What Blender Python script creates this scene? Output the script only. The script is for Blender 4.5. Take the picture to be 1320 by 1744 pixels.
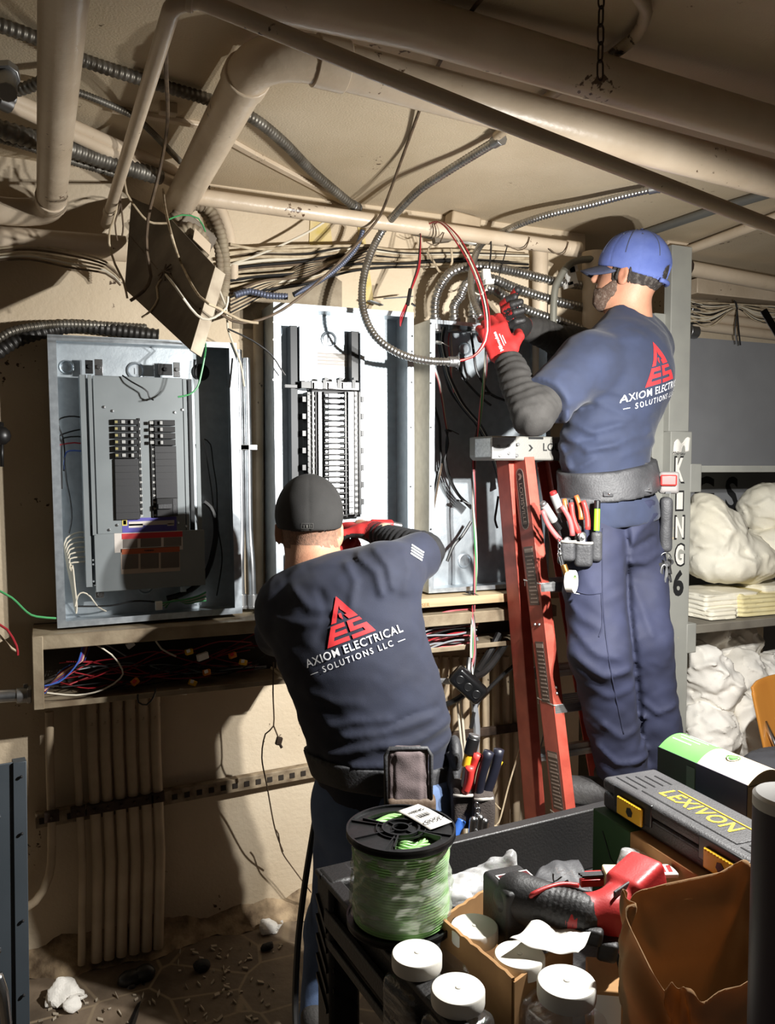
import bpy, bmesh, math, random
import numpy as np
from mathutils import Vector, Matrix
from mathutils.bvhtree import BVHTree
for _o in list(bpy.data.objects): bpy.data.objects.remove(_o)
SC = bpy.context.scene
COL = SC.collection
rnd = random.Random(7)
# ------------------------------------------------------------------ camera
FPX, YAW, PITCH, EYE = 1400.0, math.radians(22.8), math.radians(3.15), 1.46
cam = bpy.data.cameras.new('camera'); camo = bpy.data.objects.new('camera', cam); COL.objects.link(camo)
cam.sensor_fit = 'VERTICAL'; cam.sensor_height = 36.0; cam.lens = FPX / 1744 * 36.0
cam.clip_start = 0.02
camo.location = (0, 0, EYE); camo.rotation_euler = (math.pi/2 - PITCH, 0, -YAW)
SC.camera = camo
# ------------------------------------------------------------------ light
SC.view_settings.view_transform = 'Standard'; SC.view_settings.look = 'None'
SC.view_settings.gamma = 1.0; SC.view_settings.use_curve_mapping = False
SC.view_settings.exposure = 0.0
wd = bpy.data.worlds.new('world'); SC.world = wd; wd.use_nodes = True
wd.node_tree.nodes['Background'].inputs[0].default_value = (1.0, 0.88, 0.76, 1)
wd.node_tree.nodes['Background'].inputs[1].default_value = 0.042
# the LED work light stands at the cart's far corner, just out of the frame, aimed down at the panels
LIGHT_POS = Vector((1.26, 1.07, 1.70)); LIGHT_DIR = Vector((-.10, .76, -.64)).normalized()
for _k in (-1, 1):
    _l = bpy.data.lights.new('work_light', 'AREA'); _l.shape = 'DISK'; _l.size = .03; _l.energy = 35; _l.color = (1.0, 0.985, 0.95)
    _lo = bpy.data.objects.new('work_light', _l); COL.objects.link(_lo)
    _lo.location = LIGHT_POS + Vector((.04*_k, .012*_k, .02*_k)); _lo.rotation_euler = LIGHT_DIR.to_track_quat('-Z', 'Y').to_euler()
# ------------------------------------------------------------------ pixel -> point in the room
CAM_F = Vector((math.sin(YAW)*math.cos(PITCH), math.cos(YAW)*math.cos(PITCH), -math.sin(PITCH)))
CAM_R = Vector((math.cos(YAW), -math.sin(YAW), 0)); CAM_U = CAM_R.cross(CAM_F)
EYEP = Vector((0, 0, EYE))
def P(u, v, y=None, z=None, x=None, d=None):
    r = CAM_F + CAM_R*((u-660)/FPX) + CAM_U*((872-v)/FPX)
    t = d if d is not None else y/r.y if y is not None else x/r.x if x is not None else (z-EYE)/r.z
    return EYEP + r*t
# ------------------------------------------------------------------ materials
def srgb(c):
    return tuple((x/255/12.92 if x/255 <= .04045 else ((x/255+.055)/1.055)**2.4) for x in c)
def mat(name, rgb, rough=.6, metal=0.0, mix=None, scale=8, amt=(.35, .65), bump=0, bscale=60, spec=.5, alpha=1, trans=0, emit=None, sheen=0, stretch=None, coat=0, ior=None):
    m = bpy.data.materials.new(name); m.use_nodes = True
    nt = m.node_tree; b = nt.nodes['Principled BSDF']
    c = srgb(rgb) + (1,)
    b.inputs['Base Color'].default_value = c
    b.inputs['Roughness'].default_value = rough; b.inputs['Metallic'].default_value = metal
    b.inputs['Specular IOR Level'].default_value = spec
    if alpha < 1: b.inputs['Alpha'].default_value = alpha
    if trans: b.inputs['Transmission Weight'].default_value = trans
    if ior: b.inputs['IOR'].default_value = ior
    if sheen: b.inputs['Sheen Weight'].default_value = sheen; b.inputs['Sheen Roughness'].default_value = .5
    if coat: b.inputs['Coat Weight'].default_value = coat
    if emit: b.inputs['Emission Color'].default_value = srgb(emit[0])+(1,); b.inputs['Emission Strength'].default_value = emit[1]
    co = None
    if mix or bump:
        tc = nt.nodes.new('ShaderNodeTexCoord'); mp = nt.nodes.new('ShaderNodeMapping')
        nt.links.new(tc.outputs['Object'], mp.inputs[0])
        if stretch: mp.inputs['Scale'].default_value = stretch
        co = mp.outputs[0]
    if mix:
        n = nt.nodes.new('ShaderNodeTexNoise'); n.inputs['Scale'].default_value = scale; n.inputs['Detail'].default_value = 6
        nt.links.new(co, n.inputs['Vector'])
        rp = nt.nodes.new('ShaderNodeValToRGB')
        rp.color_ramp.elements[0].position = amt[0]; rp.color_ramp.elements[0].color = c
        rp.color_ramp.elements[1].position = amt[1]; rp.color_ramp.elements[1].color = srgb(mix) + (1,)
        nt.links.new(n.outputs[0], rp.inputs[0]); nt.links.new(rp.outputs[0], b.inputs['Base Color'])
    if bump:
        n2 = nt.nodes.new('ShaderNodeTexNoise'); n2.inputs['Scale'].default_value = bscale; n2.inputs['Detail'].default_value = 5
        nt.links.new(co, n2.inputs['Vector'])
        bp = nt.nodes.new('ShaderNodeBump'); bp.inputs['Strength'].default_value = bump; bp.inputs['Distance'].default_value = .01
        nt.links.new(n2.outputs[0], bp.inputs['Height']); nt.links.new(bp.outputs[0], b.inputs['Normal'])
    return m
def spots(m, rgb, scale, lo, hi):
    """rust or chip spots of their own shape mixed over the base colour"""
    nt = m.node_tree; b = nt.nodes['Principled BSDF']
    src = b.inputs['Base Color'].links[0].from_socket if b.inputs['Base Color'].links else None
    tc = nt.nodes.new('ShaderNodeTexCoord')
    n = nt.nodes.new('ShaderNodeTexNoise'); n.inputs['Scale'].default_value = scale; n.inputs['Detail'].default_value = 3
    n2 = nt.nodes.new('ShaderNodeTexNoise'); n2.inputs['Scale'].default_value = scale/14; n2.inputs['Detail'].default_value = 2
    nt.links.new(tc.outputs['Object'], n.inputs['Vector']); nt.links.new(tc.outputs['Object'], n2.inputs['Vector'])
    mu = nt.nodes.new('ShaderNodeMath'); mu.operation = 'MULTIPLY'
    nt.links.new(n.outputs[0], mu.inputs[0]); nt.links.new(n2.outputs[0], mu.inputs[1])
    rp = nt.nodes.new('ShaderNodeMapRange'); rp.inputs[1].default_value = lo; rp.inputs[2].default_value = hi
    nt.links.new(mu.outputs[0], rp.inputs[0])
    mx = nt.nodes.new('ShaderNodeMix'); mx.data_type = 'RGBA'
    nt.links.new(rp.outputs[0], mx.inputs[0])
    if src: nt.links.new(src, mx.inputs[6])
    else: mx.inputs[6].default_value = b.inputs['Base Color'].default_value
    mx.inputs[7].default_value = srgb(rgb) + (1,)
    nt.links.new(mx.outputs[2], b.inputs['Base Color'])
    return m
M = {}
M['wall'] = spots(mat('wall_paint', (204, 188, 163), .75, mix=(192, 174, 147), scale=3, bump=.18, bscale=90), (70, 52, 36), 60, .43, .46)
M['ceil'] = spots(mat('ceiling_paint', (202, 186, 160), .7, mix=(184, 167, 139), scale=2.2, bump=.22, bscale=190), (88, 66, 46), 45, .42, .46)
M['pipe'] = spots(mat('pipe_paint', (206, 189, 166), .36, mix=(190, 172, 148), scale=6, bump=.15, bscale=40), (84, 62, 44), 70, .40, .44)
M['conduit'] = spots(mat('conduit_paint', (188, 170, 144), .5, mix=(160, 142, 117), scale=7, bump=.15, bscale=40), (60, 46, 34), 45, .36, .39)
M['floor'] = mat('floor_stone', (120, 104, 86), .7, mix=(80, 68, 55), scale=5, bump=.4, bscale=25)
M['galv'] = mat('galvanised_steel', (192, 200, 205), .42, .75, mix=(178, 186, 192), scale=40, bump=.03, bscale=160)
M['galv2'] = mat('galvanised_edge', (206, 214, 220), .36, .8, mix=(184, 192, 199), scale=60)
M['chrome'] = mat('bright_metal', (215, 216, 218), .22, 1.0)
M['flex'] = mat('flex_steel', (190, 190, 188), .3, .95, mix=(150, 148, 144), scale=20)
M['flexdark'] = mat('old_flex_steel', (128, 124, 116), .45, .7, mix=(88, 82, 72), scale=18)
M['deadfront'] = mat('grey_enamel', (132, 138, 140), .42, .1, mix=(124, 130, 132), scale=9)
M['black'] = mat('black_plastic', (22, 22, 23), .4)
M['blackm'] = mat('matt_black', (26, 26, 27), .75, mix=(18, 18, 19), scale=20)
M['darkgrey'] = mat('dark_grey_plastic', (58, 58, 60), .55, bump=.1, bscale=200)
M['white'] = mat('white_plastic', (232, 230, 224), .45)
M['paper'] = mat('white_paper', (226, 222, 214), .8, bump=.1, bscale=30)
M['red'] = mat('red_plastic', (196, 40, 40), .4)
M['redwire'] = mat('red_wire', (150, 34, 42), .4)
M['pinkwire'] = mat('pale_red_wire', (200, 98, 104), .45)
M['greenwire'] = mat('green_wire', (70, 150, 92), .4)
M['bluewire'] = mat('blue_wire', (66, 96, 176), .4)
M['whitewire'] = mat('white_wire', (206, 198, 180), .5)
M['greywire'] = mat('grey_wire', (132, 134, 138), .5)
M['blackwire'] = mat('black_wire', (24, 23, 23), .4)
M['oldcable'] = mat('painted_cable', (196, 180, 152), .65, mix=(150, 132, 106), scale=30)
M['oldcable2'] = mat('brown_cable', (104, 86, 66), .65, mix=(70, 56, 42), scale=30)
M['yellow'] = mat('yellow_plastic', (226, 178, 40), .4)
M['orange'] = mat('orange_plastic', (214, 128, 34), .4)
M['steel'] = mat('dull_steel', (150, 150, 150), .4, .9)
M['copper'] = mat('copper', (190, 110, 70), .35, .9)
M['card'] = mat('cardboard', (168, 128, 82), .85, mix=(150, 112, 70), scale=18)
M['plate'] = mat('old_grey_plate', (122, 112, 98), .6, .2, mix=(92, 82, 70), scale=8, bump=.15, bscale=30)
M['rust'] = mat('rusty_iron', (74, 58, 46), .8, .3, mix=(48, 36, 28), scale=30)
# ------------------------------------------------------------------ mesh builder
class MB:
    def __init__(s, tf=None):
        s.v = []; s.f = []; s.tf = tf or Matrix()
    def _add(s, vs, fs):
        o = len(s.v); tf = s.tf
        s.v += [tuple(tf @ Vector(p)) for p in vs]; s.f += [tuple(i+o for i in q) for q in fs]; return s
    def box(s, x0, x1, y0, y1, z0, z1):
        return s._add([(x0,y0,z0),(x1,y0,z0),(x1,y1,z0),(x0,y1,z0),(x0,y0,z1),(x1,y0,z1),(x1,y1,z1),(x0,y1,z1)],
                      [(0,3,2,1),(4,5,6,7),(0,1,5,4),(1,2,6,5),(2,3,7,6),(3,0,4,7)])
    def obox(s, c, ax, h):
        c = Vector(c); a = [Vector(k).normalized()*q for k, q in zip(ax, h)]
        if a[0].cross(a[1]).dot(a[2]) < 0: a[2] = -a[2]
        vs = [c + a[0]*i + a[1]*j + a[2]*k for k in (-1,1) for j, i in ((-1,-1),(-1,1),(1,1),(1,-1))]
        return s._add(vs, [(0,3,2,1),(4,5,6,7),(0,1,5,4),(1,2,6,5),(2,3,7,6),(3,0,4,7)])
    def bar(s, a, b, w, t, side):
        """rectangular bar from a to b, width w along 'side', thickness t across"""
        a, b = Vector(a), Vector(b); z = (b-a); L = z.length; z.normalize()
        x = Vector(side); x = (x - z*x.dot(z)).normalized(); y = z.cross(x)
        return s.obox((a+b)/2, (x, y, z), (w/2, t/2, L/2))
    def tube(s, pts, r, seg=10, cap=True):
        pts = [Vector(p) for p in pts]; n = len(pts)
        rs = list(r) if hasattr(r, '__len__') else [r]*n
        T = []
        for i in range(n):
            t = (pts[min(i+1, n-1)] - pts[max(i-1, 0)])
            T.append(t.normalized() if t.length > 1e-9 else Vector((0,0,1)))
        nrm = T[0].orthogonal().normalized(); vs = []; fs = []
        for i in range(n):
            nrm = (nrm - T[i]*nrm.dot(T[i]))
            nrm = nrm.normalized() if nrm.length > 1e-6 else T[i].orthogonal().normalized()
            bn = T[i].cross(nrm)
            for k in range(seg):
                a = 2*math.pi*k/seg
                vs.append(pts[i] + (nrm*math.cos(a) + bn*math.sin(a))*rs[i])
        for i in range(n-1):
            for k in range(seg):
                k2 = (k+1) % seg
                fs.append((i*seg+k, i*seg+k2, (i+1)*seg+k2, (i+1)*seg+k))
        if cap:
            fs.append(tuple(range(seg-1, -1, -1))); fs.append(tuple((n-1)*seg + k for k in range(seg)))
        return s._add(vs, fs)
    def cyl(s, a, b, r, seg=20, r2=None):
        return s.tube([a, b], [r, r if r2 is None else r2], seg)
    def flex(s, pts, r, pitch, seg=10, depth=.16):
        pts = resample(pts, pitch/5)
        rs = [r*(1 - depth/2 + depth*.5*math.sin(2*math.pi*i/5+.6)) for i in range(len(pts))]
        return s.tube(pts, rs, seg)
    def lathe(s, prof, c=(0,0,0), ax=None, seg=28, cap=True):
        c = Vector(c); z = Vector(ax or (0,0,1)).normalized(); x = z.orthogonal().normalized(); y = z.cross(x)
        vs = []; fs = []
        for (r, h) in prof:
            for k in range(seg):
                a = 2*math.pi*k/seg; vs.append(c + z*h + (x*math.cos(a)+y*math.sin(a))*r)
        for i in range(len(prof)-1):
            for k in range(seg):
                k2 = (k+1) % seg
                fs.append((i*seg+k, i*seg+k2, (i+1)*seg+k2, (i+1)*seg+k))
        if cap:
            if prof[0][0] > 1e-5: fs.append(tuple(range(seg-1, -1, -1)))
            n = len(prof)-1
            if prof[n][0] > 1e-5: fs.append(tuple(n*seg+k for k in range(seg)))
        return s._add(vs, fs)
    def prism(s, poly, o, ux, uy, dep):
        """polygon (x, y) in the frame o + x*ux + y*uy, extruded by the vector dep"""
        o, ux, uy, dep = Vector(o), Vector(ux), Vector(uy), Vector(dep); n = len(poly)
        if ux.cross(uy).dot(dep) > 0: poly = poly[::-1]
        a = [o + ux*x + uy*y for x, y in poly]
        fs = [tuple(range(n)), tuple(range(2*n-1, n-1, -1))]
        fs += [(i+n, (i+1) % n + n, (i+1) % n, i) for i in range(n)]
        return s._add(a + [p+dep for p in a], fs)
    def grid(s, fn, nu, nv, thick=None):
        vs = [fn(i/(nu-1), j/(nv-1)) for j in range(nv) for i in range(nu)]
        fs = [(j*nu+i, j*nu+i+1, (j+1)*nu+i+1, (j+1)*nu+i) for j in range(nv-1) for i in range(nu-1)]
        return s._add(vs, fs)
    def ball(s, c, r, seg=14, sc=(1,1,1)):
        c = Vector(c); n = seg//2
        vs = []; fs = []
        for i in range(n+1):
            t = math.pi*i/n
            for k in range(seg):
                a = 2*math.pi*k/seg
                vs.append(c + Vector((r*sc[0]*math.sin(t)*math.cos(a), r*sc[1]*math.sin(t)*math.sin(a), r*sc[2]*math.cos(t))))
        for i in range(n):
            for k in range(seg):
                k2 = (k+1) % seg
                fs.append((i*seg+k2, i*seg+k, (i+1)*seg+k, (i+1)*seg+k2))
        return s._add(vs, fs)
def spline(pts, step=None, n=8):
    pts = [Vector(p) for p in pts]
    if len(pts) < 3: return pts
    out = []
    for i in range(len(pts)-1):
        p0, p1, p2, p3 = pts[max(i-1,0)], pts[i], pts[i+1], pts[min(i+2, len(pts)-1)]
        k = max(2, int((p2-p1).length/step)) if step else n
        for j in range(k):
            t = j/k
            out.append(.5*((2*p1) + (p2-p0)*t + (2*p0-5*p1+4*p2-p3)*t*t + (3*p1-p0-3*p2+p3)*t**3))
    out.append(pts[-1]); return out
def resample(pts, step):
    pts = [Vector(p) for p in pts]; out = [pts[0]]; need = step
    for a, b in zip(pts, pts[1:]):
        L = (b-a).length; t = 0
        while L - t >= need:
            t += need; out.append(a + (b-a)*(t/L)); need = step
        need -= L - t
    return out
# ------------------------------------------------------------------ objects
WORLD = {}
def tag(o, label=None, cat=None, group=None, kind=None):
    if label: o['label'] = label
    if cat: o['category'] = cat
    if group: o['group'] = group
    if kind: o['kind'] = kind
    return o
def root(name, label, cat, loc, group=None):
    o = bpy.data.objects.new(name, None); COL.objects.link(o); o.empty_display_size = .05
    o.location = loc; WORLD[o] = Vector(loc)
    return tag(o, label, cat, group)
def add(name, mb, m, parent=None, label=None, cat=None, group=None, kind=None, bevel=0, smooth=35, sub=0, mats=None, solid=0, segs=2):
    v, f = (mb.v, mb.f) if isinstance(mb, MB) else mb[:2]
    v = np.asarray(v, float)
    if parent is not None: w = np.array(WORLD[parent])
    else: w = np.array([(v[:,0].min()+v[:,0].max())/2, (v[:,1].min()+v[:,1].max())/2, v[:,2].min()])
    me = bpy.data.meshes.new(name); me.from_pydata([tuple(p) for p in (v-w)], [], [tuple(int(i) for i in q) for q in f]); me.update()
    if isinstance(m, str): m = M[m]
    me.materials.append(m)
    for k in (mats or ()): me.materials.append(M[k] if isinstance(k, str) else k)
    if smooth:
        me.polygons.foreach_set('use_smooth', [True]*len(me.polygons))
        if smooth < 180: me.set_sharp_from_angle(angle=math.radians(smooth))
    o = bpy.data.objects.new(name, me); COL.objects.link(o)
    if parent is not None: o.parent = parent; WORLD[o] = WORLD[parent]
    else: o.location = w; WORLD[o] = Vector(w)
    if solid: md = o.modifiers.new('solid', 'SOLIDIFY'); md.thickness = solid; md.offset = 0
    if bevel: md = o.modifiers.new('bevel', 'BEVEL'); md.width = bevel; md.segments = segs; md.limit_method = 'ANGLE'; md.angle_limit = math.radians(40)
    if sub: md = o.modifiers.new('sub', 'SUBSURF'); md.levels = sub; md.render_levels = sub
    return tag(o, label, cat, group, kind)
def paint(o, fn):
    """material slot per face from its centre (world coordinates)"""
    w = WORLD[o]
    for p in o.data.polygons: p.material_index = fn(p.center + w, p.normal)
def wire(name, pts, r, m, label, cat='wire', group=None, parent=None, step=.012, seg=7):
    return add(name, MB().tube(spline(pts, step), r, seg), m, parent, label if parent is None else None, cat if parent is None else None, group)
# ------------------------------------------------------------------ implicit surfaces (one continuous skin)
def smin(a, b, k):
    h = np.clip(.5 + .5*(b-a)/k, 0, 1); return b + (a-b)*h - k*h*(1-h)
def smax(a, b, k): return -smin(-a, -b, k)
def cap(p, a, b, ra, rb=None):
    rb = ra if rb is None else rb
    a = np.array(a); ab = np.array(b)-a; t = np.clip(((p-a)@ab)/max(ab@ab, 1e-9), 0, 1)
    return np.linalg.norm(p - (a + t[:,None]*ab), axis=1) - (ra + (rb-ra)*t)
def ecap(p, a, b, wa, wb, side, flat):
    """tapered limb with an elliptical section: half width w along 'side', w*flat across"""
    a = np.array(a); b = np.array(b); ab = b-a; L2 = max(ab@ab, 1e-9); t = np.clip(((p-a)@ab)/L2, 0, 1)
    d = p - (a + t[:,None]*ab); s = np.array(side, float); z = ab/np.sqrt(L2); s = s - z*(s@z); s /= np.linalg.norm(s)
    q = np.cross(z, s); w = wa + (wb-wa)*t
    e = np.sqrt((d@s)**2 + ((d@q)/flat)**2 + (d@z)**2)
    return (e - w)*min(1, flat)
def ell(p, c, r, ax=None):
    d = p - np.array(c)
    if ax is not None: d = d @ np.array([list(k) for k in ax]).T
    r = np.array(r); k0 = np.linalg.norm(d/r, axis=1); k1 = np.linalg.norm(d/(r*r), axis=1)
    return k0*(k0-1)/np.maximum(k1, 1e-9)
def rbox(p, c, h, r, ax=None):
    d = p - np.array(c)
    if ax is not None: d = d @ np.array([list(k) for k in ax]).T
    q = np.abs(d) - (np.array(h)-r)
    return np.linalg.norm(np.maximum(q, 0), axis=1) + np.minimum(q.max(axis=1), 0) - r
def union(k, *ds):
    r = ds[0]
    for d in ds[1:]: r = smin(r, d, k)
    return r
def skin(fn, lo, hi, h):
    """surface nets over fn(points) -> (verts, quads)"""
    lo = np.array(lo, float); hi = np.array(hi, float)
    n = np.maximum(np.ceil((hi-lo)/h).astype(int)+1, 3)
    B = 5; nb = np.ceil(n/B).astype(int); n = nb*B
    gb = np.stack(np.meshgrid(*[lo[i]+h*(B*np.arange(nb[i])+(B-1)/2) for i in range(3)], indexing='ij'), -1).reshape(-1, 3)
    cv = np.concatenate([fn(gb[i:i+200000]) for i in range(0, len(gb), 200000)])
    val = np.repeat(np.repeat(np.repeat(cv.reshape(nb), B, 0), B, 1), B, 2)
    act = np.argwhere(np.abs(cv.reshape(nb)) < h*B*1.45 + .012)
    off = np.stack(np.meshgrid(*[np.arange(B)]*3, indexing='ij'), -1).reshape(-1, 3)
    ii = (act[:, None, :]*B + off[None]).reshape(-1, 3)
    fv = np.concatenate([fn(lo + h*ii[i:i+400000]) for i in range(0, len(ii), 400000)])
    val[ii[:,0], ii[:,1], ii[:,2]] = fv; ins = val < 0
    c = n-1
    corner = [(i,j,k) for i in (0,1) for j in (0,1) for k in (0,1)]
    def sl(A, o): return A[o[0]:o[0]+c[0], o[1]:o[1]+c[1], o[2]:o[2]+c[2]]
    cnt = sum(sl(ins, o).astype(int) for o in corner)
    act = (cnt > 0) & (cnt < 8); idx = -np.ones(c, int); idx[act] = np.arange(act.sum())
    pos = np.zeros((act.sum(), 3)); w = np.zeros(act.sum())
    for a in corner:
        for ax in range(3):
            if a[ax]: continue
            b = list(a); b[ax] = 1
            va, vb = sl(val, a)[act], sl(val, b)[act]; x = (va < 0) != (vb < 0)
            t = np.where(x, va/np.where(x, va-vb, 1), 0)
            q = np.tile(np.array(a, float), (len(t), 1)); q[:, ax] += t
            pos += q*x[:, None]; w += x
    cell = np.argwhere(act); v = lo + h*(cell + pos/np.maximum(w, 1)[:, None])
    fs = []
    for ax in range(3):
        u1, u2 = [(1,2),(2,0),(0,1)][ax]
        a = [slice(0, None)]*3
        s0 = [slice(None)]*3; s1 = [slice(None)]*3
        s0[ax] = slice(0, n[ax]-1); s1[ax] = slice(1, n[ax])
        A, B = ins[tuple(s0)], ins[tuple(s1)]
        ch = np.argwhere(A != B)
        ok = (ch[:,u1] > 0) & (ch[:,u2] > 0) & (ch[:,u1] < n[u1]-1) & (ch[:,u2] < n[u2]-1)
        ch = ch[ok]
        if not len(ch): continue
        fl = A[tuple(ch.T)]
        def at(d1, d2):
            q = ch.copy(); q[:,u1] -= d1; q[:,u2] -= d2; return idx[tuple(q.T)]
        q = np.stack([at(1,1), at(0,1), at(0,0), at(1,0)], 1)
        q[~fl] = q[~fl][:, ::-1]; fs.append(q)
    f = np.concatenate(fs); f = f[(f >= 0).all(1)]
    return v, f
def bounds(pts, m): 
    a = np.array([tuple(p) for p in pts]); return a.min(0)-m, a.max(0)+m
# ------------------------------------------------------------------ lettering
def glyphs(txt, size, bold=0, space=1.0):
    cu = bpy.data.curves.new('lettering', 'FONT'); cu.body = txt; cu.size = size; cu.align_x = 'CENTER'; cu.align_y = 'CENTER'
    cu.offset = bold; cu.resolution_u = 3; cu.space_character = space
    o = bpy.data.objects.new('lettering', cu); COL.objects.link(o)
    me = o.to_mesh(); v = [tuple(p.co) for p in me.vertices]; f = [tuple(p.vertices) for p in me.polygons]
    o.to_mesh_clear(); bpy.data.objects.remove(o); bpy.data.curves.remove(cu)
    return v, f
def letter(mb, txt, size, o, ux, uy, dep, bold=0, sx=1, space=1.0):
    """flat lettering lying on a plane, lifted by the vector dep"""
    v, f = glyphs(txt, size, bold, space); o, ux, uy, dep = Vector(o), Vector(ux).normalized(), Vector(uy).normalized(), Vector(dep)
    mb._add([o + ux*p[0]*sx + uy*p[1] + dep for p in v], f); return mb
def drape(v2, f2, o, ux, uy, ray, bvh, lift=.0015, cut=.012):
    """lay flat artwork (x, y) on a curved surface along 'ray'"""
    bm = bmesh.new(); vs = [bm.verts.new((p[0], p[1], 0)) for p in v2]
    for q in f2:
        try: bm.faces.new([vs[i] for i in q])
        except ValueError: pass
    bmesh.ops.triangulate(bm, faces=bm.faces[:])
    for _ in range(4):
        es = [e for e in bm.edges if e.calc_length() > cut]
        if not es: break
        bmesh.ops.subdivide_edges(bm, edges=es, cuts=1)
        bmesh.ops.triangulate(bm, faces=[q for q in bm.faces if len(q.verts) > 3])
    bm.verts.ensure_lookup_table(); ray = Vector(ray).normalized(); o, ux, uy = Vector(o), Vector(ux), Vector(uy)
    out = []; good = []
    for q in bm.verts:
        s = o + ux*q.co.x + uy*q.co.y
        h = bvh.ray_cast(s, ray)
        if h[0] is None: out.append(s); good.append(False)
        else:
            nn = h[1] if h[1].dot(ray) < 0 else -h[1]
            out.append(h[0] + nn*lift); good.append(True)
    fs = [tuple(k.index for k in q.verts) for q in bm.faces if all(good[k.index] for k in q.verts)]
    bm.free(); return out, fs
# ================================================================== the room
WY = 2.55          # back wall
CZ = 2.315         # ceiling
XR = 1.86          # the wall steps back behind the shelving from here
add('wall_back', MB().box(-1.6, XR, WY, WY+.12, -.02, CZ), 'wall', kind='structure')
add('wall_alcove', MB().box(XR, 4.4, 2.98, 3.1, -.02, CZ).box(XR-.1, XR, WY+.12, 2.98, -.02, CZ), 'wall', kind='structure')
add('ceiling', MB().box(-1.6, 4.4, -1.0, 3.1, CZ, CZ+.1), 'ceil', kind='structure')
# floor of irregular flagstones
def _floor():
    m = M['floor']; nt = m.node_tree; b = nt.nodes['Principled BSDF']
    tc = nt.nodes.new('ShaderNodeTexCoord')
    v = nt.nodes.new('ShaderNodeTexVoronoi'); v.feature = 'DISTANCE_TO_EDGE'; v.inputs['Scale'].default_value = 5.5
    nt.links.new(tc.outputs['Object'], v.inputs['Vector'])
    rp = nt.nodes.new('ShaderNodeMapRange'); rp.inputs[1].default_value = .012; rp.inputs[2].default_value = .03
    nt.links.new(v.outputs['Distance'], rp.inputs[0])
    src = b.inputs['Base Color'].links[0].from_socket
    mx = nt.nodes.new('ShaderNodeMix'); mx.data_type = 'RGBA'; nt.links.new(rp.outputs[0], mx.inputs[0])
    mx.inputs[6].default_value = srgb((132, 116, 94))+(1,); nt.links.new(src, mx.inputs[7]); nt.links.new(mx.outputs[2], b.inputs['Base Color'])
_floor()
add('floor', MB().box(-1.6, 4.4, -1.0, 3.1, -.1, 0), 'floor', kind='structure')
# rough rubble footing along the wall
def _foot(u, w):
    x = -1.6 + u*3.4; n = math.sin(x*9)*.02 + math.sin(x*23+1)*.012 + math.sin(x*51)*.006
    y = WY + .02 - (1-w)**1.3*(.10+n); z = w*(.085+n*.8) + .004*math.sin(x*70+w*9)
    return (x, y, max(z, -.01))
add('baseboard_back', MB().grid(_foot, 160, 10), mat('rubble_footing', (168, 146, 116), .9, mix=(96, 78, 58), scale=18, bump=.8, bscale=40), kind='structure')
# grey patch of bare plaster and the stained brick band under the ceiling
MST = mat('plaster_patch', (150, 138, 118), .85, mix=(128, 114, 94), scale=14, bump=.3)
def patch(name, pts, m, label, cat='wall patch', y=WY, t=.003):
    pp = [P(u, v, y=y) for u, v in pts]
    return add(name, MB().prism([(p.x, p.z) for p in pp], (0, y, 0), (1,0,0), (0,0,1), (0,-t,0)), m, label=label, cat=cat, smooth=0)
patch('plaster_patch', [(396,470),(400,442),(416,432),(432,440),(446,434),(470,446),(520,452),(556,462),(582,480),(582,560),(396,560)], MST, 'bare grey plaster patch on the wall above the open middle panel box')
MYS = mat('yellow_stain', (190, 168, 92), .8, mix=(204, 184, 140), scale=22)
patch('water_stain', [(528,372),(560,368),(566,420),(545,430),(526,415)], MYS, 'yellow water stain on the wall under the horizontal beige pipe', 'stain', t=.004)
patch('water_stain', [(608,380),(618,382),(636,515),(622,520)], MYS, 'narrow yellow drip stain behind the hanging steel flex loop', 'stain', t=.004)
# ================================================================== pipes and conduits overhead
def pipe(name, pts, r, label, m='pipe', group=None, seg=20, cat='pipe', rings=(), caps=True, smooth=True):
    rt = root(name, label, cat, pts[0], group) if rings else None
    o = add('tube' if rings else name, MB().tube(pts, r, seg), m, rt, None if rings else label, None if rings else cat, None if rings else group)
    for (a, b, rr) in rings:
        add('coupling', MB().cyl(a, b, rr, seg), m, rt, bevel=.002)
    return rt or o
def arc(a, c, b, n=8):
    a, c, b = Vector(a), Vector(c), Vector(b)
    return [a*(1-t)**2 + c*2*t*(1-t) + b*t*t for t in [i/n for i in range(n+1)]]
# 1 thick pipe coming towards us, then turning to the left along the wall
zA = 2.150
xa = P(87, 365, y=2.43).x
a0 = Vector((xa+.012, .35, zA)); a1 = Vector((xa, 2.36, zA))
pipe('ceiling_pipe', [a0, a1] + arc((xa, 2.36, zA), (xa, 2.45, zA-.005), (xa-.10, 2.45, zA-.01)) + [(-1.4, 2.45, zA-.02)], .036,
     'thick beige pipe running straight overhead to the wall, left of the slimmer one',
     rings=[(a1 - Vector((0,.05,0)), a1, .040)])
pipe('wall_pipe', [P(-60, 404, y=2.49), P(214, 424, y=2.49)], .036, 'thick beige pipe low on the wall left of the hanging metal plate')
# 2 slim conduit: from the wall to an elbow overhead, then across the room
b0 = P(180, 382, y=2.42); b1 = P(296, 2, d=1.21); b2 = P(340, 0, d=1.215)
pipe('slim_conduit', [b0, b1 - (b1-b0).normalized()*.03] + arc(b1 - (b1-b0).normalized()*.03, b1, b2) + [P(640, 122, d=1.30), P(900, 225, d=1.39), P(1330, 392, d=1.56), P(1330, 392, d=1.56)*3 - P(900, 225, d=1.39)*2], .0135,
     'slim beige conduit with an elbow, crossing below the thick pipes',
     rings=[(P(318, -2, d=1.212), P(331, 2, d=1.214), .017), (b0 + (b1-b0)*.09, b0 + (b1-b0)*.12, .016)])
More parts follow.
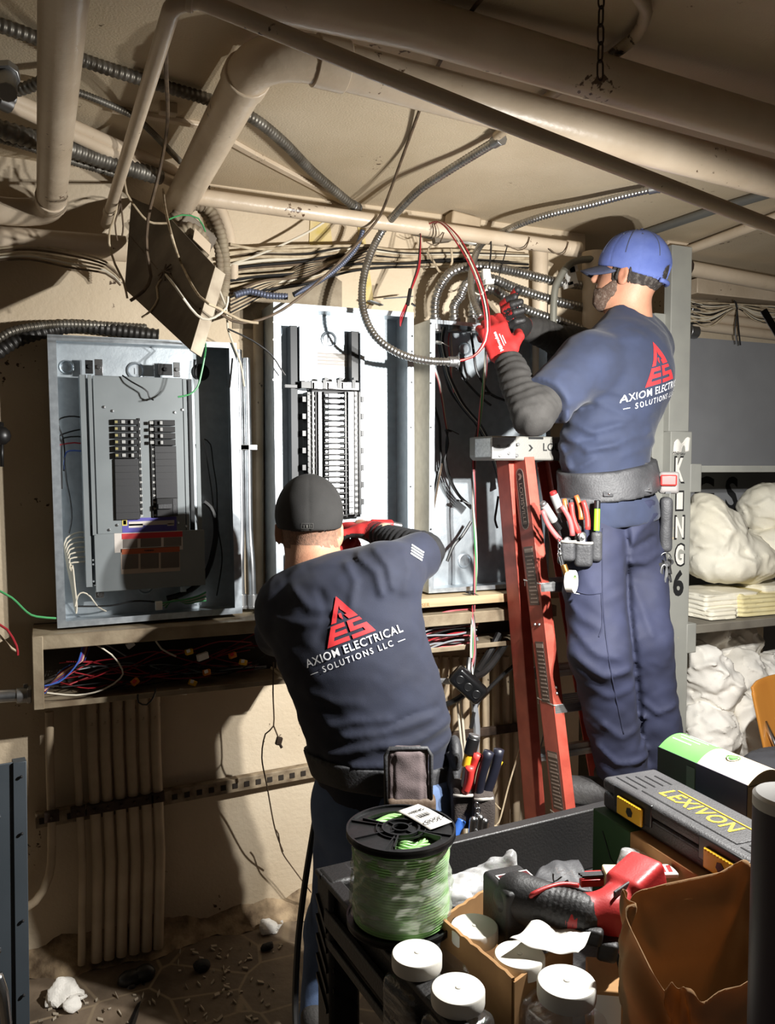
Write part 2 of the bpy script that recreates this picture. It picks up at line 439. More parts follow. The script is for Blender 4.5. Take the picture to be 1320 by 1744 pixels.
# 3 big pipe with the elbow and coupling
c0 = P(298, 362, y=2.54); c1 = P(432, 88, d=1.60)
c0 = Vector((c0.x, 2.53, c0.z)); e = Vector((c1.x, 1.56, 2.245)); e0 = e + Vector((0, .12, 0)); e1 = e + Vector((.12, 0, 0)); c3 = P(1345, 312, y=1.57); c3 = c3 + (c3-e1).normalized()*2.2
pipe('ceiling_pipe', [c0, e0] + arc(e0, e, e1, 10) + [c3], .0435, 'big beige pipe with a bend and coupling, dark rust marks on its bend',
     rings=[(e0 + Vector((0,.03,0)), e0 - Vector((0,.015,0)), .048), (e1 - Vector((.015,0,0)), e1 + (c3-e1).normalized()*.05, .0485)])
# 4 the uppermost big pipe
pipe('ceiling_pipe', [P(300, -48, y=1.40), P(700, 38, y=1.40), P(1345, 228, y=1.40), P(1345, 228, y=1.40)*2.4 - P(700, 38, y=1.40)*1.4], .0445, 'uppermost big beige pipe, crossing the ceiling behind the hanging chain', 'pipe')
# conduits fixed to the ceiling
zc = CZ-.02
pipe('ceiling_conduit', spline([P(1072, -30, z=zc), P(1092, 0, z=zc), P(1100, 22, z=zc), P(1082, 62, z=zc), P(1036, 98, z=zc), P(945, 158, z=zc), P(846, 232, z=zc)], .03), .012,
     'narrow painted conduit curving over the ceiling behind the chain', 'conduit', seg=12)
pipe('ceiling_conduit', [P(1325, 325, z=zc), P(1215, 358, z=zc), P(1085, 402, z=zc)], .014, 'dark grey metal conduit on the ceiling behind the blue cap', mat('grey_conduit', (112, 112, 108), .5, .5), seg=12)
pipe('ceiling_conduit', [P(1335, 366, z=zc-.01), P(1145, 436, z=zc-.01)], .018, 'beige ceiling conduit ending at the top of the grey post', seg=14)
for k, (aa, bb, lb) in enumerate([((20, 168), (308, 296), 'upper of two parallel beige conduits beneath the ceiling flex'), ((16, 178), (300, 312), 'lower of two parallel beige conduits beneath the ceiling flex')]):
    q0, q1 = P(*aa, y=2.05), P(*bb, y=2.40)
    pipe('parallel_conduit', [q0, q1], .0155, lb, seg=14, group='pair of beige conduits at the ceiling')
    add('conduit_connector', MB().cyl(q0, q0 - (q1-q0).normalized()*.035, .02, 12), 'steel', label=('zinc connector on the upper' if k == 0 else 'zinc connector on the lower')+' parallel beige conduit', cat='connector', bevel=.002)
rw = [P(190, 186, z=CZ-.006), P(345, 214, z=CZ-.006), P(430, 262, z=CZ-.006), P(600, 352, z=CZ-.006)]
rc = MB()
for a, b in zip(rw, rw[1:]): rc.bar(a, b, .022, .012, (1, .4, 0))
add('raceway', rc, M['pipe'], label='flat painted raceway strip stuck along the ceiling', cat='raceway', bevel=.002)
add('conduit_clip', MB().box(*[v for ab in zip(P(286,186,z=CZ-.012)-Vector((.02,.015,.012)), P(286,186,z=CZ-.012)+Vector((.02,.015,.012))) for v in ab]), 'conduit', label='small painted metal clip on the ceiling raceway', cat='clip', bevel=.002)
# horizontal pipe along the wall with an open end
w0, w1 = P(330, 334, y=2.40), P(984, 425, y=2.40)
pr = root('wall_pipe', 'long beige horizontal pipe high on the wall above the panels', 'pipe', w0)
add('tube', MB().tube([w0 - (w1-w0).normalized()*.03, w0.lerp(w1, .5), w1], .0235, 18), 'pipe', pr)
add('end_cap', MB().cyl(w1 - (w1-w0).normalized()*.05, w1 + (w1-w0).normalized()*.006, .0262, 18), 'pipe', pr, bevel=.003)
# pipe stub coming down behind the plate, vertical pipes behind the hands
pipe('bent_conduit', spline([P(340, 330, y=2.48), P(372, 352, y=2.48), P(388, 392, y=2.48), P(392, 418, y=2.48)], .02), .018, 'short beige bent conduit beside the hanging metal plate', seg=14)
pipe('stub_pipe', [P(398, 452, y=2.5), P(398, 477, y=2.5)], .014, 'short beige pipe stub under the cable bundle', seg=12)
pipe('vertical_pipe', [P(920, 425, y=2.50), P(920, 640, y=2.50)], .028, 'upright beige pipe in front of the coiled steel flexes', seg=16)
pipe('vertical_pipe', [P(1012, 430, y=2.46), P(1012, 640, y=2.46)], .042, 'thick upright beige pipe behind the man in the blue cap', seg=18)
pipe('grey_conduit', spline([P(1010, 441, y=2.44), P(975, 447, y=2.44), P(952, 476, y=2.44), P(943, 520, y=2.44), P(942, 700, y=2.44)], .02), .0125, 'grey conduit bending over and down between two upright pipes', mat('grey_paint', (120, 118, 108), .5, .2), seg=12)
# ------------------------------------------------------------------ corrugated flexes
def flex(pts, r, label, m='flex', group=None, ends=(), pitch=None, depth=.17):
    """ends: indices (0 or -1) that carry a connector"""
    sp = spline(pts, .02); rt = root('flexible_conduit', label, 'flexible conduit', sp[0], group) if ends else None
    o = add('jacket' if ends else 'flexible_conduit', MB().flex(sp, r, pitch or r*.85, 12, depth), m, rt, None if ends else label, None if ends else 'flexible conduit', None if ends else group, smooth=180)
    for e in ends:
        q = sp[0] if e == 0 else sp[-1]; t = (sp[0]-sp[2] if e == 0 else sp[-1]-sp[-3]).normalized()
        mb = MB().cyl(q - t*.012, q + t*.016, r*1.22, 14).cyl(q + t*.014, q + t*.02, r*1.45, 8).obox(q + t*.004 + Vector((0,-r*1.25,0)), (t, (0,1,0), (0,0,1)), (.009, .004, .004))
        add('connector', mb, 'steel', rt, bevel=.001)
    return rt or o
zf = CZ-.018
flex([P(-10, 40, z=zf), P(70, 68, z=zf), P(140, 102, z=zf), P(250, 138, z=zf), P(356, 170, z=zf), P(425, 198, z=zf), P(480, 240, z=zf), P(535, 295, z=zf), P(603, 352, z=zf-.02)], .0145, 'old grey flexible conduit running the length of the ceiling', 'flexdark', ends=(-1,))
flex([P(60, 140, z=zf), P(132, 157, z=zf), P(212, 190, z=zf), P(245, 212, z=zf), P(308, 276, z=zf)], .0085, 'thin old flexible conduit below the long one on the ceiling', 'flexdark')
flex([P(-20, 158, z=zf-.03), P(30, 154, z=zf-.03), P(66, 141, z=zf-.02), P(110, 120, z=zf)], .0135, 'short dark flexible conduit coming in at the zinc connectors', 'flexdark')
flex([P(-20, 214, y=2.1), P(40, 232, y=2.12), P(120, 254, y=2.2), P(190, 277, y=2.26), P(274, 302, y=2.33)], .023, 'fat dark flexible conduit under the parallel beige conduits', 'flexdark', pitch=.017)
flex([P(-20, 232, y=2.2), P(40, 248, y=2.22), P(120, 274, y=2.28), P(200, 298, y=2.34)], .010, 'thin flexible conduit tucked under the fat dark one', 'flexdark')
add('ceiling_connector', MB().cyl(P(12, 128, z=CZ-.04), P(12, 158, z=CZ-.10), .02, 12).cyl(P(12, 122, z=CZ-.03), P(12, 132, z=CZ-.05), .026, 8), 'steel', label='zinc elbow connector above the short dark flexible conduit', cat='connector', bevel=.002)
flex([P(846, 240, z=zc-.005), P(800, 268, y=1.98), P(752, 298, y=2.08), P(712, 325, y=2.18), P(676, 362, y=2.33), P(652, 392, y=2.44), P(632, 430, y=2.42), P(618, 480, y=2.38), P(619, 530, y=2.34), P(640, 574, y=2.30), P(680, 602, y=2.27), P(726, 614, y=2.25), P(770, 616, y=2.24)], .0125,
     'long bright steel flexible conduit looping from the ceiling in front of the middle panel', ends=(0, -1))
flex([P(1112, 322, z=zc-.01), P(1060, 334, y=2.06), P(1000, 350, y=2.14), P(940, 364, y=2.22), P(890, 380, y=2.31), P(850, 398, y=2.44), P(822, 414, y=2.45), P(808, 440, y=2.40), P(802, 480, y=2.32), P(806, 512, y=2.24), P(818, 540, y=2.2)], .0115,
     'bright steel flexible conduit held in the gloved hands of the man', ends=(0,))
for k, (uu, rr, hh) in enumerate([(741, 0, 0), (774, 1, 20), (806, 2, 42)]):
    flex([P(uu, 546, y=2.44), P(uu-1, 520, y=2.44), P(uu+6+4*k, 492-6*k+20*k, y=2.43), P(768+24*k, 464+22*k, y=2.42), P(800+16*k, 454+18*k, y=2.42), P(838+6*k, 455+22*k, y=2.43), P(884, 464+29*k, y=2.46), P(960, 482+34*k, y=2.48), P(1060, 492+46*k, y=2.50)], .0165,
         ['outermost', 'middle', 'innermost'][k] + ' of the bright steel flexes curving out of the box by the ladder', group='steel flexes curving out of the box')
flex([P(812, 500, y=2.46), P(840, 496, y=2.46), P(870, 508, y=2.47), P(900, 530, y=2.49)], .012, 'thin bright steel flex just above the red gloves')
# fat black flexes going behind the left panel box
flex([P(-20, 612, y=2.5), P(20, 584, y=2.5), P(70, 566, y=2.5), P(140, 556, y=2.52), P(270, 572, y=2.52)], .021, 'fat black flexible conduit on the wall above the left box', mat('black_flex', (52, 50, 48), .45, .5), pitch=.016)
flex([P(-20, 590, y=2.45), P(15, 566, y=2.45), P(60, 556, y=2.47), P(120, 552, y=2.5), P(250, 558, y=2.53)], .012, 'thin black flexible conduit resting on the fat black one', 'flexdark')
# hanging chain over the thick pipe
q = P(1024, -12, y=1.27); z0 = q.z; cz_ = P(1024, 135, y=1.27).z; n = 4.8; L = (z0-cz_)/n
ch = root('hanging_chain', 'rusty link chain hanging in front of the uppermost big pipe', 'chain', (q.x, q.y, cz_))
for k in range(9):
    c = Vector((q.x, q.y, cz_ + L*(k+.5))); s = (1,0,0) if k % 2 == 0 else (0,1,0)
    pts = []
    for j in range(21):
        a = 2*math.pi*j/20; w = .0062*math.cos(a); h = .0115*math.sin(a) + (.0065 if math.sin(a) > 0 else -.0065)
        pts.append(c + Vector(s)*w + Vector((0,0,1))*h)
    add('link', MB().tube(pts, .0018, 8, False), 'rust', ch)
# wall conduits below the panels
zt = .82
for k, u in enumerate([131, 157, 179, 201, 223, 245, 265]):
    a = P(u-1, 1205, y=2.49); b = P(u+9 - k*.9, 1690 - 11*k, y=2.48)
    add('wall_conduit', MB().tube([a + Vector((0,0,.05)), (a.x, 2.49, .62), (a.x+.008, 2.485, .3), (b.x, 2.47, .02)], .0155 if k else .011, 14), 'conduit',
        label=['slimmest', 'second', 'third', 'fourth', 'fifth', 'sixth', 'rightmost'][k] + ' of the painted conduits running down the wall to the floor', cat='conduit', group='painted conduits under the left trough')
pipe('wall_conduit', spline([P(84, 1212, y=2.5), P(85, 1300, y=2.5), P(88, 1420, y=2.5), P(84, 1490, y=2.5), P(60, 1535, y=2.5), P(20, 1560, y=2.5)], .03), .012, 'lone painted conduit bending away near the grey cover plate', 'conduit', seg=12)
st = root('strut_channel', 'slotted strut channel fixed across the painted wall conduits', 'strut', P(60, 1397, y=2.52))
s0, s1 = P(60, 1397, y=2.515), P(560, 1306, y=2.53)
add('channel', MB().bar(s0, s1, .042, .03, (0,0,1)), mat('strut_paint', (150, 134, 110), .7, mix=(104, 88, 68), scale=30), st, bevel=.002)
SLOTM = mat('slot_dark', (40, 32, 24), .9)
for k in range(24):
    c = s0.lerp(s1, (k+.5)/24) - Vector((0, .0155, 0)); add('slot', MB().bar(c - (s1-s0).normalized()*.008, c + (s1-s0).normalized()*.008, .016, .004, (0,0,1)), SLOTM, st)
for u in (88, 133, 160, 183, 206, 228, 250, 268):
    c = P(u, 1395 - (u-60)*.182, y=2.475)
    add('pipe_clamp', MB().obox(c, ((1,0,0),(0,1,0),(0,0,1)), (.02,.012,.014)).cyl(c - Vector((0,.01,0)), c - Vector((0,.02,0)), .005, 8), 'rust', st, bevel=.003)
# ================================================================== electrical boxes
class Frame:
    """a box hung on the wall: local x across, y into the wall, z up; px() reads photo pixels at a local depth"""
    def __init__(s, o, ux, uz):
        ux = Vector(ux).normalized(); uz = Vector(uz); uz = (uz - ux*uz.dot(ux)).normalized(); uy = uz.cross(ux)
        s.m = Matrix(((ux.x, uy.x, uz.x, o[0]), (ux.y, uy.y, uz.y, o[1]), (ux.z, uy.z, uz.z, o[2]), (0,0,0,1)))
        s.i = s.m.inverted(); s.o = o
    def px(s, u, v, dy=0):
        a = s.i @ EYEP; b = s.i @ P(u, v, d=1.0); t = (dy-a.y)/(b.y-a.y); return a + (b-a)*t
    def mb(s): return MB(s.m)
    def rect(s, mb, u0, v0, u1, v1, y0, y1):
        """block whose face at local depth y0 covers the pixels (u0,v0)-(u1,v1)"""
        a, b = s.px(u0, v0, y0), s.px(u1, v1, y0)
        return mb.box(min(a.x,b.x), max(a.x,b.x), y0, y1, min(a.z,b.z), max(a.z,b.z))
    def w(s, u, v, dy=0): return s.m @ s.px(u, v, dy)
def enclosure(rt, F, W, H, D, lip=.022, t=.003):
    mb = F.mb()
    mb.box(0, W, D-t, D, 0, H); add('back_plate', mb, 'galv', rt)
    mb = F.mb(); mb.box(0, t, 0, D-t, 0, H); add('side_wall', mb, 'galv', rt)
    mb = F.mb(); mb.box(W-t, W, 0, D-t, 0, H); add('side_wall', mb, 'galv', rt)
    mb = F.mb(); mb.box(t, W-t, 0, D-t, H-t, H); add('top_wall', mb, 'galv', rt)
    mb = F.mb(); mb.box(t, W-t, 0, D-t, 0, t); add('bottom_wall', mb, 'galv', rt)
    for (a, b, c, d) in ((0, lip, 0, H), (W-lip, W, 0, H), (lip, W-lip, H-lip*.7, H), (lip, W-lip, 0, lip*.8)):
        mb = F.mb(); mb.box(a, b, -t, 0, c, d); o = add('flange', mb, 'galv2', rt)
    return rt
def knockout(rt, F, u, v, dy, r, m='galv2'):
    c = F.px(u, v, dy); mb = F.mb()
    n = 24
    pr = [(r, 0), (r, .004), (r*.82, .005), (r*.72, .001), (r*.7, .0005), (0.0001, .0005)]
    vs = []
    mb.lathe(pr, (c.x, dy, c.z), (0,-1,0), n); mb.box(c.x-r*.12, c.x+r*.12, dy-.0035, dy-.001, c.z-r*.4, c.z+r*.3)
    add('knockout', mb, m, rt)
DARKM = mat('shaded_box_metal', (52, 54, 56), .5, .2)  # darker copy of the box metal, shade put into its colour
# ---------------------------------------------------------------- left box with its breakers
FL = Frame((.031, 2.41, 1.018), (1, 0, .012), (-.0185, 0, .797))
Lp = root('breaker_panel', 'open galvanised breaker box with grey cover plate, above the left trough', 'breaker panel', (.28, 2.41, 1.018))
enclosure(Lp, FL, .512, .797, .138)
Z1 = lambda x, y: (60 + x/3.3, 560 + y/3.3)
for (x, y) in ((178, 215), (565, 236), (930, 245), (620, 1445)): knockout(Lp, FL, *Z1(x, y), .134, .026 if x != 178 else .02, 'galv2' if x < 900 else DARKM)  # right-hand knockout takes the dark copy, shade painted in
mb = FL.mb(); FL.rect(mb, *Z1(322, 262), *Z1(848, 1150), .040, .044)
add('cover_plate', mb, 'deadfront', Lp, bevel=.0015)
mb = FL.mb(); FL.rect(mb, *Z1(330, 1154), *Z1(958, 1440), .034, .040); a = FL.px(*Z1(330,1440), .034); b = FL.px(*Z1(958,1440), .034); mb.box(a.x, b.x, .034, .11, a.z-.003, a.z)
add('lower_cover', mb, 'deadfront', Lp, bevel=.0015)
mb = FL.mb(); FL.rect(mb, *Z1(284, 258), *Z1(322, 1452), .038, .043); FL.rect(mb, *Z1(284, 258), *Z1(288, 1452), .038, .12); FL.rect(mb, *Z1(316, 258), *Z1(324, 1160), .030, .043)
for y in (320, 470, 542, 1040, 1108, 1300, 1324, 1420): c = FL.px(*Z1(300 + y*.02, y), .037); mb.cyl((c.x, .0375, c.z), (c.x, .039, c.z), .0028, 10)
add('mounting_rail', mb, 'deadfront', Lp)
mb = FL.mb(); FL.rect(mb, *Z1(895, 284), *Z1(945, 1425), .042, .047); FL.rect(mb, *Z1(848, 280), *Z1(852, 1150), .040, .10)
add('mounting_rail', mb, 'deadfront', Lp)
mb = FL.mb(); FL.rect(mb, *Z1(850, 282), *Z1(900, 1150), .085, .09); add('gap_shade_strip', mb, DARKM, Lp)  # dark strip standing in for the shade in the gap
mb = FL.mb(); FL.rect(mb, *Z1(286, 1105), *Z1(326, 1410), .046, .11); add('neutral_bar', mb, 'black', Lp, bevel=.002)
for (x0, y0, x1, y1, m_) in ((280, 175, 326, 252, 'black'), (332, 170, 381, 262, 'chrome'), (688, 195, 772, 262, 'black'), (776, 188, 815, 272, 'chrome'), (338, 1468, 388, 1512, 'chrome'), (815, 1432, 850, 1478, 'galv2')):
    mb = FL.mb(); FL.rect(mb, *Z1(x0, y0), *Z1(x1, y1), .06, .066); c = FL.px(*Z1((x0+x1)/2, (y0+y1)/2), .06)
    mb.cyl((c.x, .052, c.z), (c.x, .06, c.z), .006, 8); add('bracket', mb, m_, Lp, bevel=.001)
for (x, y) in ((385,440),(433,462),(782,470),(825,455),(460,1103),(415,1130),(805,1088),(850,1108)):
    c = FL.px(*Z1(x, y), .04); mb = FL.mb(); mb.lathe([(.0046,0),(.0046,.001),(.0038,.0028),(.0001,.0034)], (c.x, .04, c.z), (0,-1,0), 12); add('cover_screw', mb, 'chrome', Lp)
# breakers, blanks and number strips
def row_y(k, side): return 507 + 37.6*k if side == 0 else 512 + 37.0*k
DIG = mat('white_print', (220, 220, 216), .6)
BLANK = mat('blank_plastic', (44, 44, 46), .5, bump=.02, bscale=300)
TOG = mat('toggle_grey', (168, 168, 166), .4)
for side in (0, 1):
    for k in range(15):
        y0 = row_y(k, side); sk = (k*.9 if side == 0 else k*1.2)
        if side == 0: x0, x1, nx = 443+sk, 575+sk, 582+sk
        else: x0, x1, nx = 668+sk, 786+sk, 652+sk
        live = (side == 0 and k < 6) or (side == 1 and k < 4)
        if side == 1 and k in (12, 13, 14): continue
        if live:
            mb = FL.mb(); FL.rect(mb, *Z1(x0, y0), *Z1(x1, y0+32), .022, .04); br = add('breaker', mb, 'black', Lp, bevel=.001)
            xs = (x0+70, x0+92) if side == 0 else (x0+4, x0+32)
            mb = FL.mb(); FL.rect(mb, *Z1(xs[0]-30, y0+6), *Z1(xs[0]-8, y0+25), .019, .024); FL.rect(mb, *Z1(xs[1], y0+6), *Z1(xs[1]+16, y0+26), .012, .024)
            add('toggle', mb, TOG, br, bevel=.001)
            if side == 0:
                mb = FL.mb(); FL.rect(mb, *Z1(x0+4, y0+9), *Z1(x0+20, y0+23), .0215, .023); add('rating_tag', mb, mat('tag_tan', (150, 140, 90), .6) if 'tag_tan' not in bpy.data.materials else bpy.data.materials['tag_tan'], br)
        else:
            mb = FL.mb(); FL.rect(mb, *Z1(x0-2, y0-1), *Z1(x1+2, y0+36.2), .030, .04); add('blank_filler', mb, BLANK, Lp, bevel=.0008)
mb = FL.mb(); FL.rect(mb, *Z1(682, 952), *Z1(803, 1052), .020, .04); mbk = add('main_breaker', mb, 'black', Lp, bevel=.002)
mb = FL.mb(); FL.rect(mb, *Z1(690, 985), *Z1(770, 1012), .010, .022); add('toggle', mb, 'darkgrey', mbk, bevel=.002)
mb = FL.mb(); FL.rect(mb, *Z1(774, 955), *Z1(800, 1048), .0185, .021); add('side_tag', mb, 'darkgrey', mbk)
for side in (0, 1):
    mb = FL.mb()
    if side == 0: FL.rect(mb, *Z1(576, 502), *Z1(604, 1052), .034, .041)
    else: FL.rect(mb, *Z1(645, 518), *Z1(684, 1060), .034, .041)
    ns = add('number_strip', mb, 'black', Lp)
    lt = MB()
    for k in range(15):
        u, v = Z1((586 + k*.9) if side == 0 else (657 + k*1.2), row_y(k, side) + 18)
        letter(lt, str(2*k+1+side), .0075, FL.w(u, v, .0335), FL.m.to_3x3() @ Vector((1,0,0)), FL.m.to_3x3() @ Vector((0,0,1)), (0,0,0), .0002)
    add('printed_numbers', lt, DIG, ns, smooth=0)
# stickers
def sticker(rt, F, x0, y0, x1, y1, dy, base, bands, name='sticker', Z=Z1, label=None, lines=()):
    mb = F.mb(); F.rect(mb, *Z(x0, y0), *Z(x1, y1), dy-.0006, dy); s = add(name, mb, base, rt, label=label)
    for (a, b, c, d, m_) in bands:
        mb = F.mb(); F.rect(mb, *Z(a, b), *Z(c, d), dy-.0011, dy-.0005); add('printed_band', mb, m_, s)
    if lines:
        mb = F.mb()
        for (a, b, c) in lines: F.rect(mb, *Z(a, c), *Z(b, c+3.2), dy-.001, dy-.0005)
        add('printed_lines', mb, mat('print_grey', (120, 112, 106), .8) if 'print_grey' not in bpy.data.materials else bpy.data.materials['print_grey'], s, kind='stuff')
    return s
PUR = mat('purple_print', (84, 78, 156), .6); REDP = mat('red_print', (186, 44, 48), .6); ORP = mat('orange_print', (168, 84, 48), .6); YEP = mat('yellow_print', (206, 190, 96), .6); OFFW = mat('label_stock', (204, 196, 188), .7); BEI = mat('label_beige', (176, 160, 146), .7)
sticker(Lp, FL, 488, 1066, 796, 1142, .04, PUR, [(525, 1084, 782, 1098, OFFW), (525, 1098, 606, 1116, OFFW), (742, 1094, 780, 1106, OFFW), (488, 1072, 518, 1106, YEP), (494, 1078, 512, 1100, 'darkgrey'), (499, 1083, 507, 1095, YEP)], label='purple sticker with white bands and a small yellow square')
sticker(Lp, FL, 444, 1150, 830, 1240, .034, OFFW, [(486, 1152, 828, 1168, REDP)], label='warning sticker with a red header', lines=[(492, 575, y) for y in range(1178, 1232, 7)] + [(592, 708, y) for y in range(1178, 1226, 7)] + [(722, 822, y) for y in range(1174, 1220, 7)])
sticker(Lp, FL, 480, 1238, 815, 1360, .034, BEI, [(486, 1240, 812, 1252, ORP)], label='beige warning sticker with an orange header', lines=[(488, 580, y) for y in range(1260, 1350, 7)] + [(592, 695, y) for y in range(1258, 1345, 7)] + [(706, 810, y) for y in range(1254, 1340, 7)])
lt = MB(); R3 = FL.m.to_3x3()
letter(lt, 'WARNING', .0055, FL.w(*Z1(640, 1246), .0322), R3 @ Vector((1,0,0)), R3 @ Vector((0,0,1)), (0,0,0), .0003); add('header_lettering', lt, 'black', Lp, smooth=0)
# wires inside the left box
def wl(name, pts, dy, r, m_, label, group=None, Z=Z1, F=FL):
    return wire(name, [F.w(*Z(*p[:2]), (p[2] if len(p) > 2 else dy)) for p in pts], r, m_, label, group=group)
for k, (pts, m_) in enumerate([([(288,503),(220,492),(165,496),(130,515),(135,560),(155,610),(165,700),(160,800)], 'blackwire'), ([(290,560),(220,572),(160,590),(135,606),(150,640)], 'blackwire'), ([(292,612),(240,605),(165,612),(150,640),(148,760),(150,900)], 'blackwire'),
        ([(294,650),(220,640),(150,650),(130,655)], 'redwire'), ([(292,690),(220,684),(180,690),(165,720),(162,790)], 'bluewire'), ([(162,720),(175,850),(195,950),(205,1060),(190,1150)], 'blackwire')]):
    wl('branch_wire', pts, .10, .0022, m_, ['black wire bent in a square loop at the top of the left gutter', 'black wire curling down from the second loop in the left gutter', 'long black wire dropping down the left gutter of the breaker box', 'red wire crossing the left gutter of the breaker box', 'blue wire bent in the left gutter of the breaker box', 'black wire hanging straight to the white wires in the left gutter'][k])
for k in range(7):
    y = 1145 + k*26
    wl('neutral_wire', [(316,y+(k%2)*6),(250,y-2+k*2),(195,y+18),(165+k*6,y+60),(180+k*5,1330),(205+k*3,1450),(222+k*2,1560),(230,1600)], .085 - k*.004, .0024, 'whitewire', 'white wire curving from the black bar down the left gutter', group='white wires at the lower left of the breaker box')
wl('neutral_wire', [(225,1560),(240,1500),(270,1482),(310,1505),(350,1560),(400,1588)], .06, .0022, 'whitewire', 'white wire arching over the bottom left corner of the breaker box')
wl('feeder_wire', [(950,970),(985,1000),(1010,1060),(1015,1150),(1000,1250),(975,1340),(930,1420),(850,1480),(740,1515)], .075, .0085, 'blackwire', 'thick black feeder cable at the right of the breaker cover plate')
wl('branch_wire', [(950,620),(985,650),(1000,760),(1020,900),(1025,1100),(1050,1290),(1020,1500)], .11, .002, 'blackwire', 'thin black wire down the right gutter of the breaker box')
wl('branch_wire', [(948,640),(962,720),(990,900),(1000,1000)], .10, .002, 'blackwire', 'short black wire beside the right rail of the breaker box')
for k in range(5):
    wl('ground_wire', [(700+k*8,1545+k*6),(780,1530-k*4),(850,1520+k*6),(920,1500+k*8),(960,1480+k*12)], .05+.012*k, .0026, 'greenwire' if k in (0,2,4) else 'whitewire', ['bright green', 'white', 'second green', 'lower white', 'lowest green'][k] + ' wire bundled at the bottom of the breaker box')
wl('ground_wire', [(240,1560),(420,1556),(560,1530),(680,1535)], .06, .0024, 'blackwire', 'black wire lying along the bottom of the breaker box')
mb = FL.mb(); FL.rect(mb, *Z1(676, 1536), *Z1(716, 1580), .03, .045); tg = add('wire_tag', mb, 'white', label='small white square wire tag at the bottom of the breaker box', cat='tag', bevel=.001)
# loose wires on the cover plate
wire('loose_wire', [FL.w(*Z1(490,262), .03), FL.w(*Z1(545,300), .012), FL.w(*Z1(600,330), .006), FL.w(*Z1(632,356), .01), FL.w(*Z1(640,385), .012), FL.w(*Z1(664,400), .02)], .0022, 'blackwire', 'short dark wire lying bent over the grey cover plate')
# ---------------------------------------------------------------- middle box with the bare bus bars
FM = Frame((.648, 2.41, 1.03), (1, 0, .004), (.004, 0, 1))
Mp = root('open_panel', 'brightly lit open box with bare bus bars, behind the man in the black cap', 'electrical box', (.88, 2.41, 1.03))
enclosure(Mp, FM, .458, .918, .135)
Z5 = lambda x, y: (440 + x/4.36, 500 + y/4.36)
knockout(Mp, FM, *Z5(523, 342), .131, .026); knockout(Mp, FM, *Z5(140, 282), .131, .018)
sk = [(150, 650, 'printed')]
mb = FM.mb(); FM.rect(mb, *Z5(432, 440), *Z5(670, 545), .1312, .132); add('rating_label', mb, mat('pale_label', (206, 204, 198), .6), Mp)
mb = FM.mb()
for k in range(7): FM.rect(mb, *Z5(440 + (k%2)*60, 446+k*13), *Z5(660, 449+k*13), .1308, .1315)
add('printed_lines', mb, mat('label_print', (168, 158, 150), .8), Mp, kind='stuff')
for (x0, x1, y0, y1, dy, dep, m_) in ((236, 302, 236, 1560, .085, .131, DARKM), (304, 350, 240, 650, .075, .131, 'galv2'), (690, 752, 278, 650, .09, .131, 'black'), (756, 796, 290, 1640, .078, .131, 'galv2')):
    mb = FM.mb(); FM.rect(mb, *Z5(x0, y0), *Z5(x1, y1), dy, dep); add('mounting_rail', mb, m_, Mp, bevel=.001)
mb = FM.mb(); FM.rect(mb, *Z5(395, 645), *Z5(760, 1660), .105, .131); add('bus_base', mb, 'darkgrey', Mp, bevel=.002)
# top lug block
mb = FM.mb(); FM.rect(mb, *Z5(318, 650), *Z5(395, 705), .055, .1); FM.rect(mb, *Z5(196, 672), *Z5(330, 704), .075, .085); add('bus_bracket', mb, 'black', Mp, bevel=.001)
mb = FM.mb(); FM.rect(mb, *Z5(395, 645), *Z5(750, 720), .06, .105); add('lug_block', mb, 'steel', Mp, bevel=.002)
for k in range(3):
    x = 415 + k*108; mb = FM.mb(); FM.rect(mb, *Z5(x, 658), *Z5(x+62, 708), .05, .061); c = FM.px(*Z5(x+36, 682), .05); mb.cyl((c.x, .046, c.z), (c.x, .051, c.z), .006, 10)
    add('main_lug', mb, 'chrome', Mp, bevel=.001)
    mb = FM.mb(); FM.rect(mb, *Z5(x+66, 640), *Z5(x+92, 705), .052, .062); FM.rect(mb, *Z5(x+78, 622), *Z5(x+108, 645), .06, .09); add('lug_barrier', mb, 'black', Mp)
# insulator combs and plates running down
for (x0, x1, dy, m_) in ((362, 395, .058, 'black'), (400, 420, .066, 'white'), (424, 440, .07, 'black'), (444, 484, .062, 'steel'), (486, 496, .05, 'black'), (640, 662, .066, 'black'), (668, 714, .056, 'chrome'), (716, 742, .066, 'white'), (744, 768, .058, 'black')):
    mb = FM.mb(); FM.rect(mb, *Z5(x0, 728), *Z5(x1, 1640), dy, .105); add('bus_bar' if m_ in ('steel', 'chrome') else 'insulator_strip', mb, m_, Mp, bevel=.001)
for k in range(22):
    y = 738 + k*41.6
    mb = FM.mb(); FM.rect(mb, *Z5(524, y+6), *Z5(606, y+33), .052, .07); FM.rect(mb, *Z5(498, y+10), *Z5(526, y+28), .058, .07); FM.rect(mb, *Z5(606, y+9), *Z5(636, y+29), .06, .07)
    for xx in (545, 592): c = FM.px(*Z5(xx, y+19), .052); mb.cyl((c.x, .0505, c.z), (c.x, .0525, c.z), .0018, 8)
    add('bus_stab', mb, 'chrome', Mp, bevel=.001)
    mb = FM.mb(); FM.rect(mb, *Z5(488, y+35), *Z5(664, y+40), .056, .075); FM.rect(mb, *Z5(400, y+14), *Z5(420, y+30), .063, .068); FM.rect(mb, *Z5(717, y+12), *Z5(742, y+32), .063, .068); FM.rect(mb, *Z5(448, y+18), *Z5(480, y+24), .06, .064); FM.rect(mb, *Z5(676, y+16), *Z5(706, y+21), .054, .058); FM.rect(mb, *Z5(374, y+8), *Z5(392, y+14), .054, .06)
    add('stab_barrier', mb, 'black', Mp)
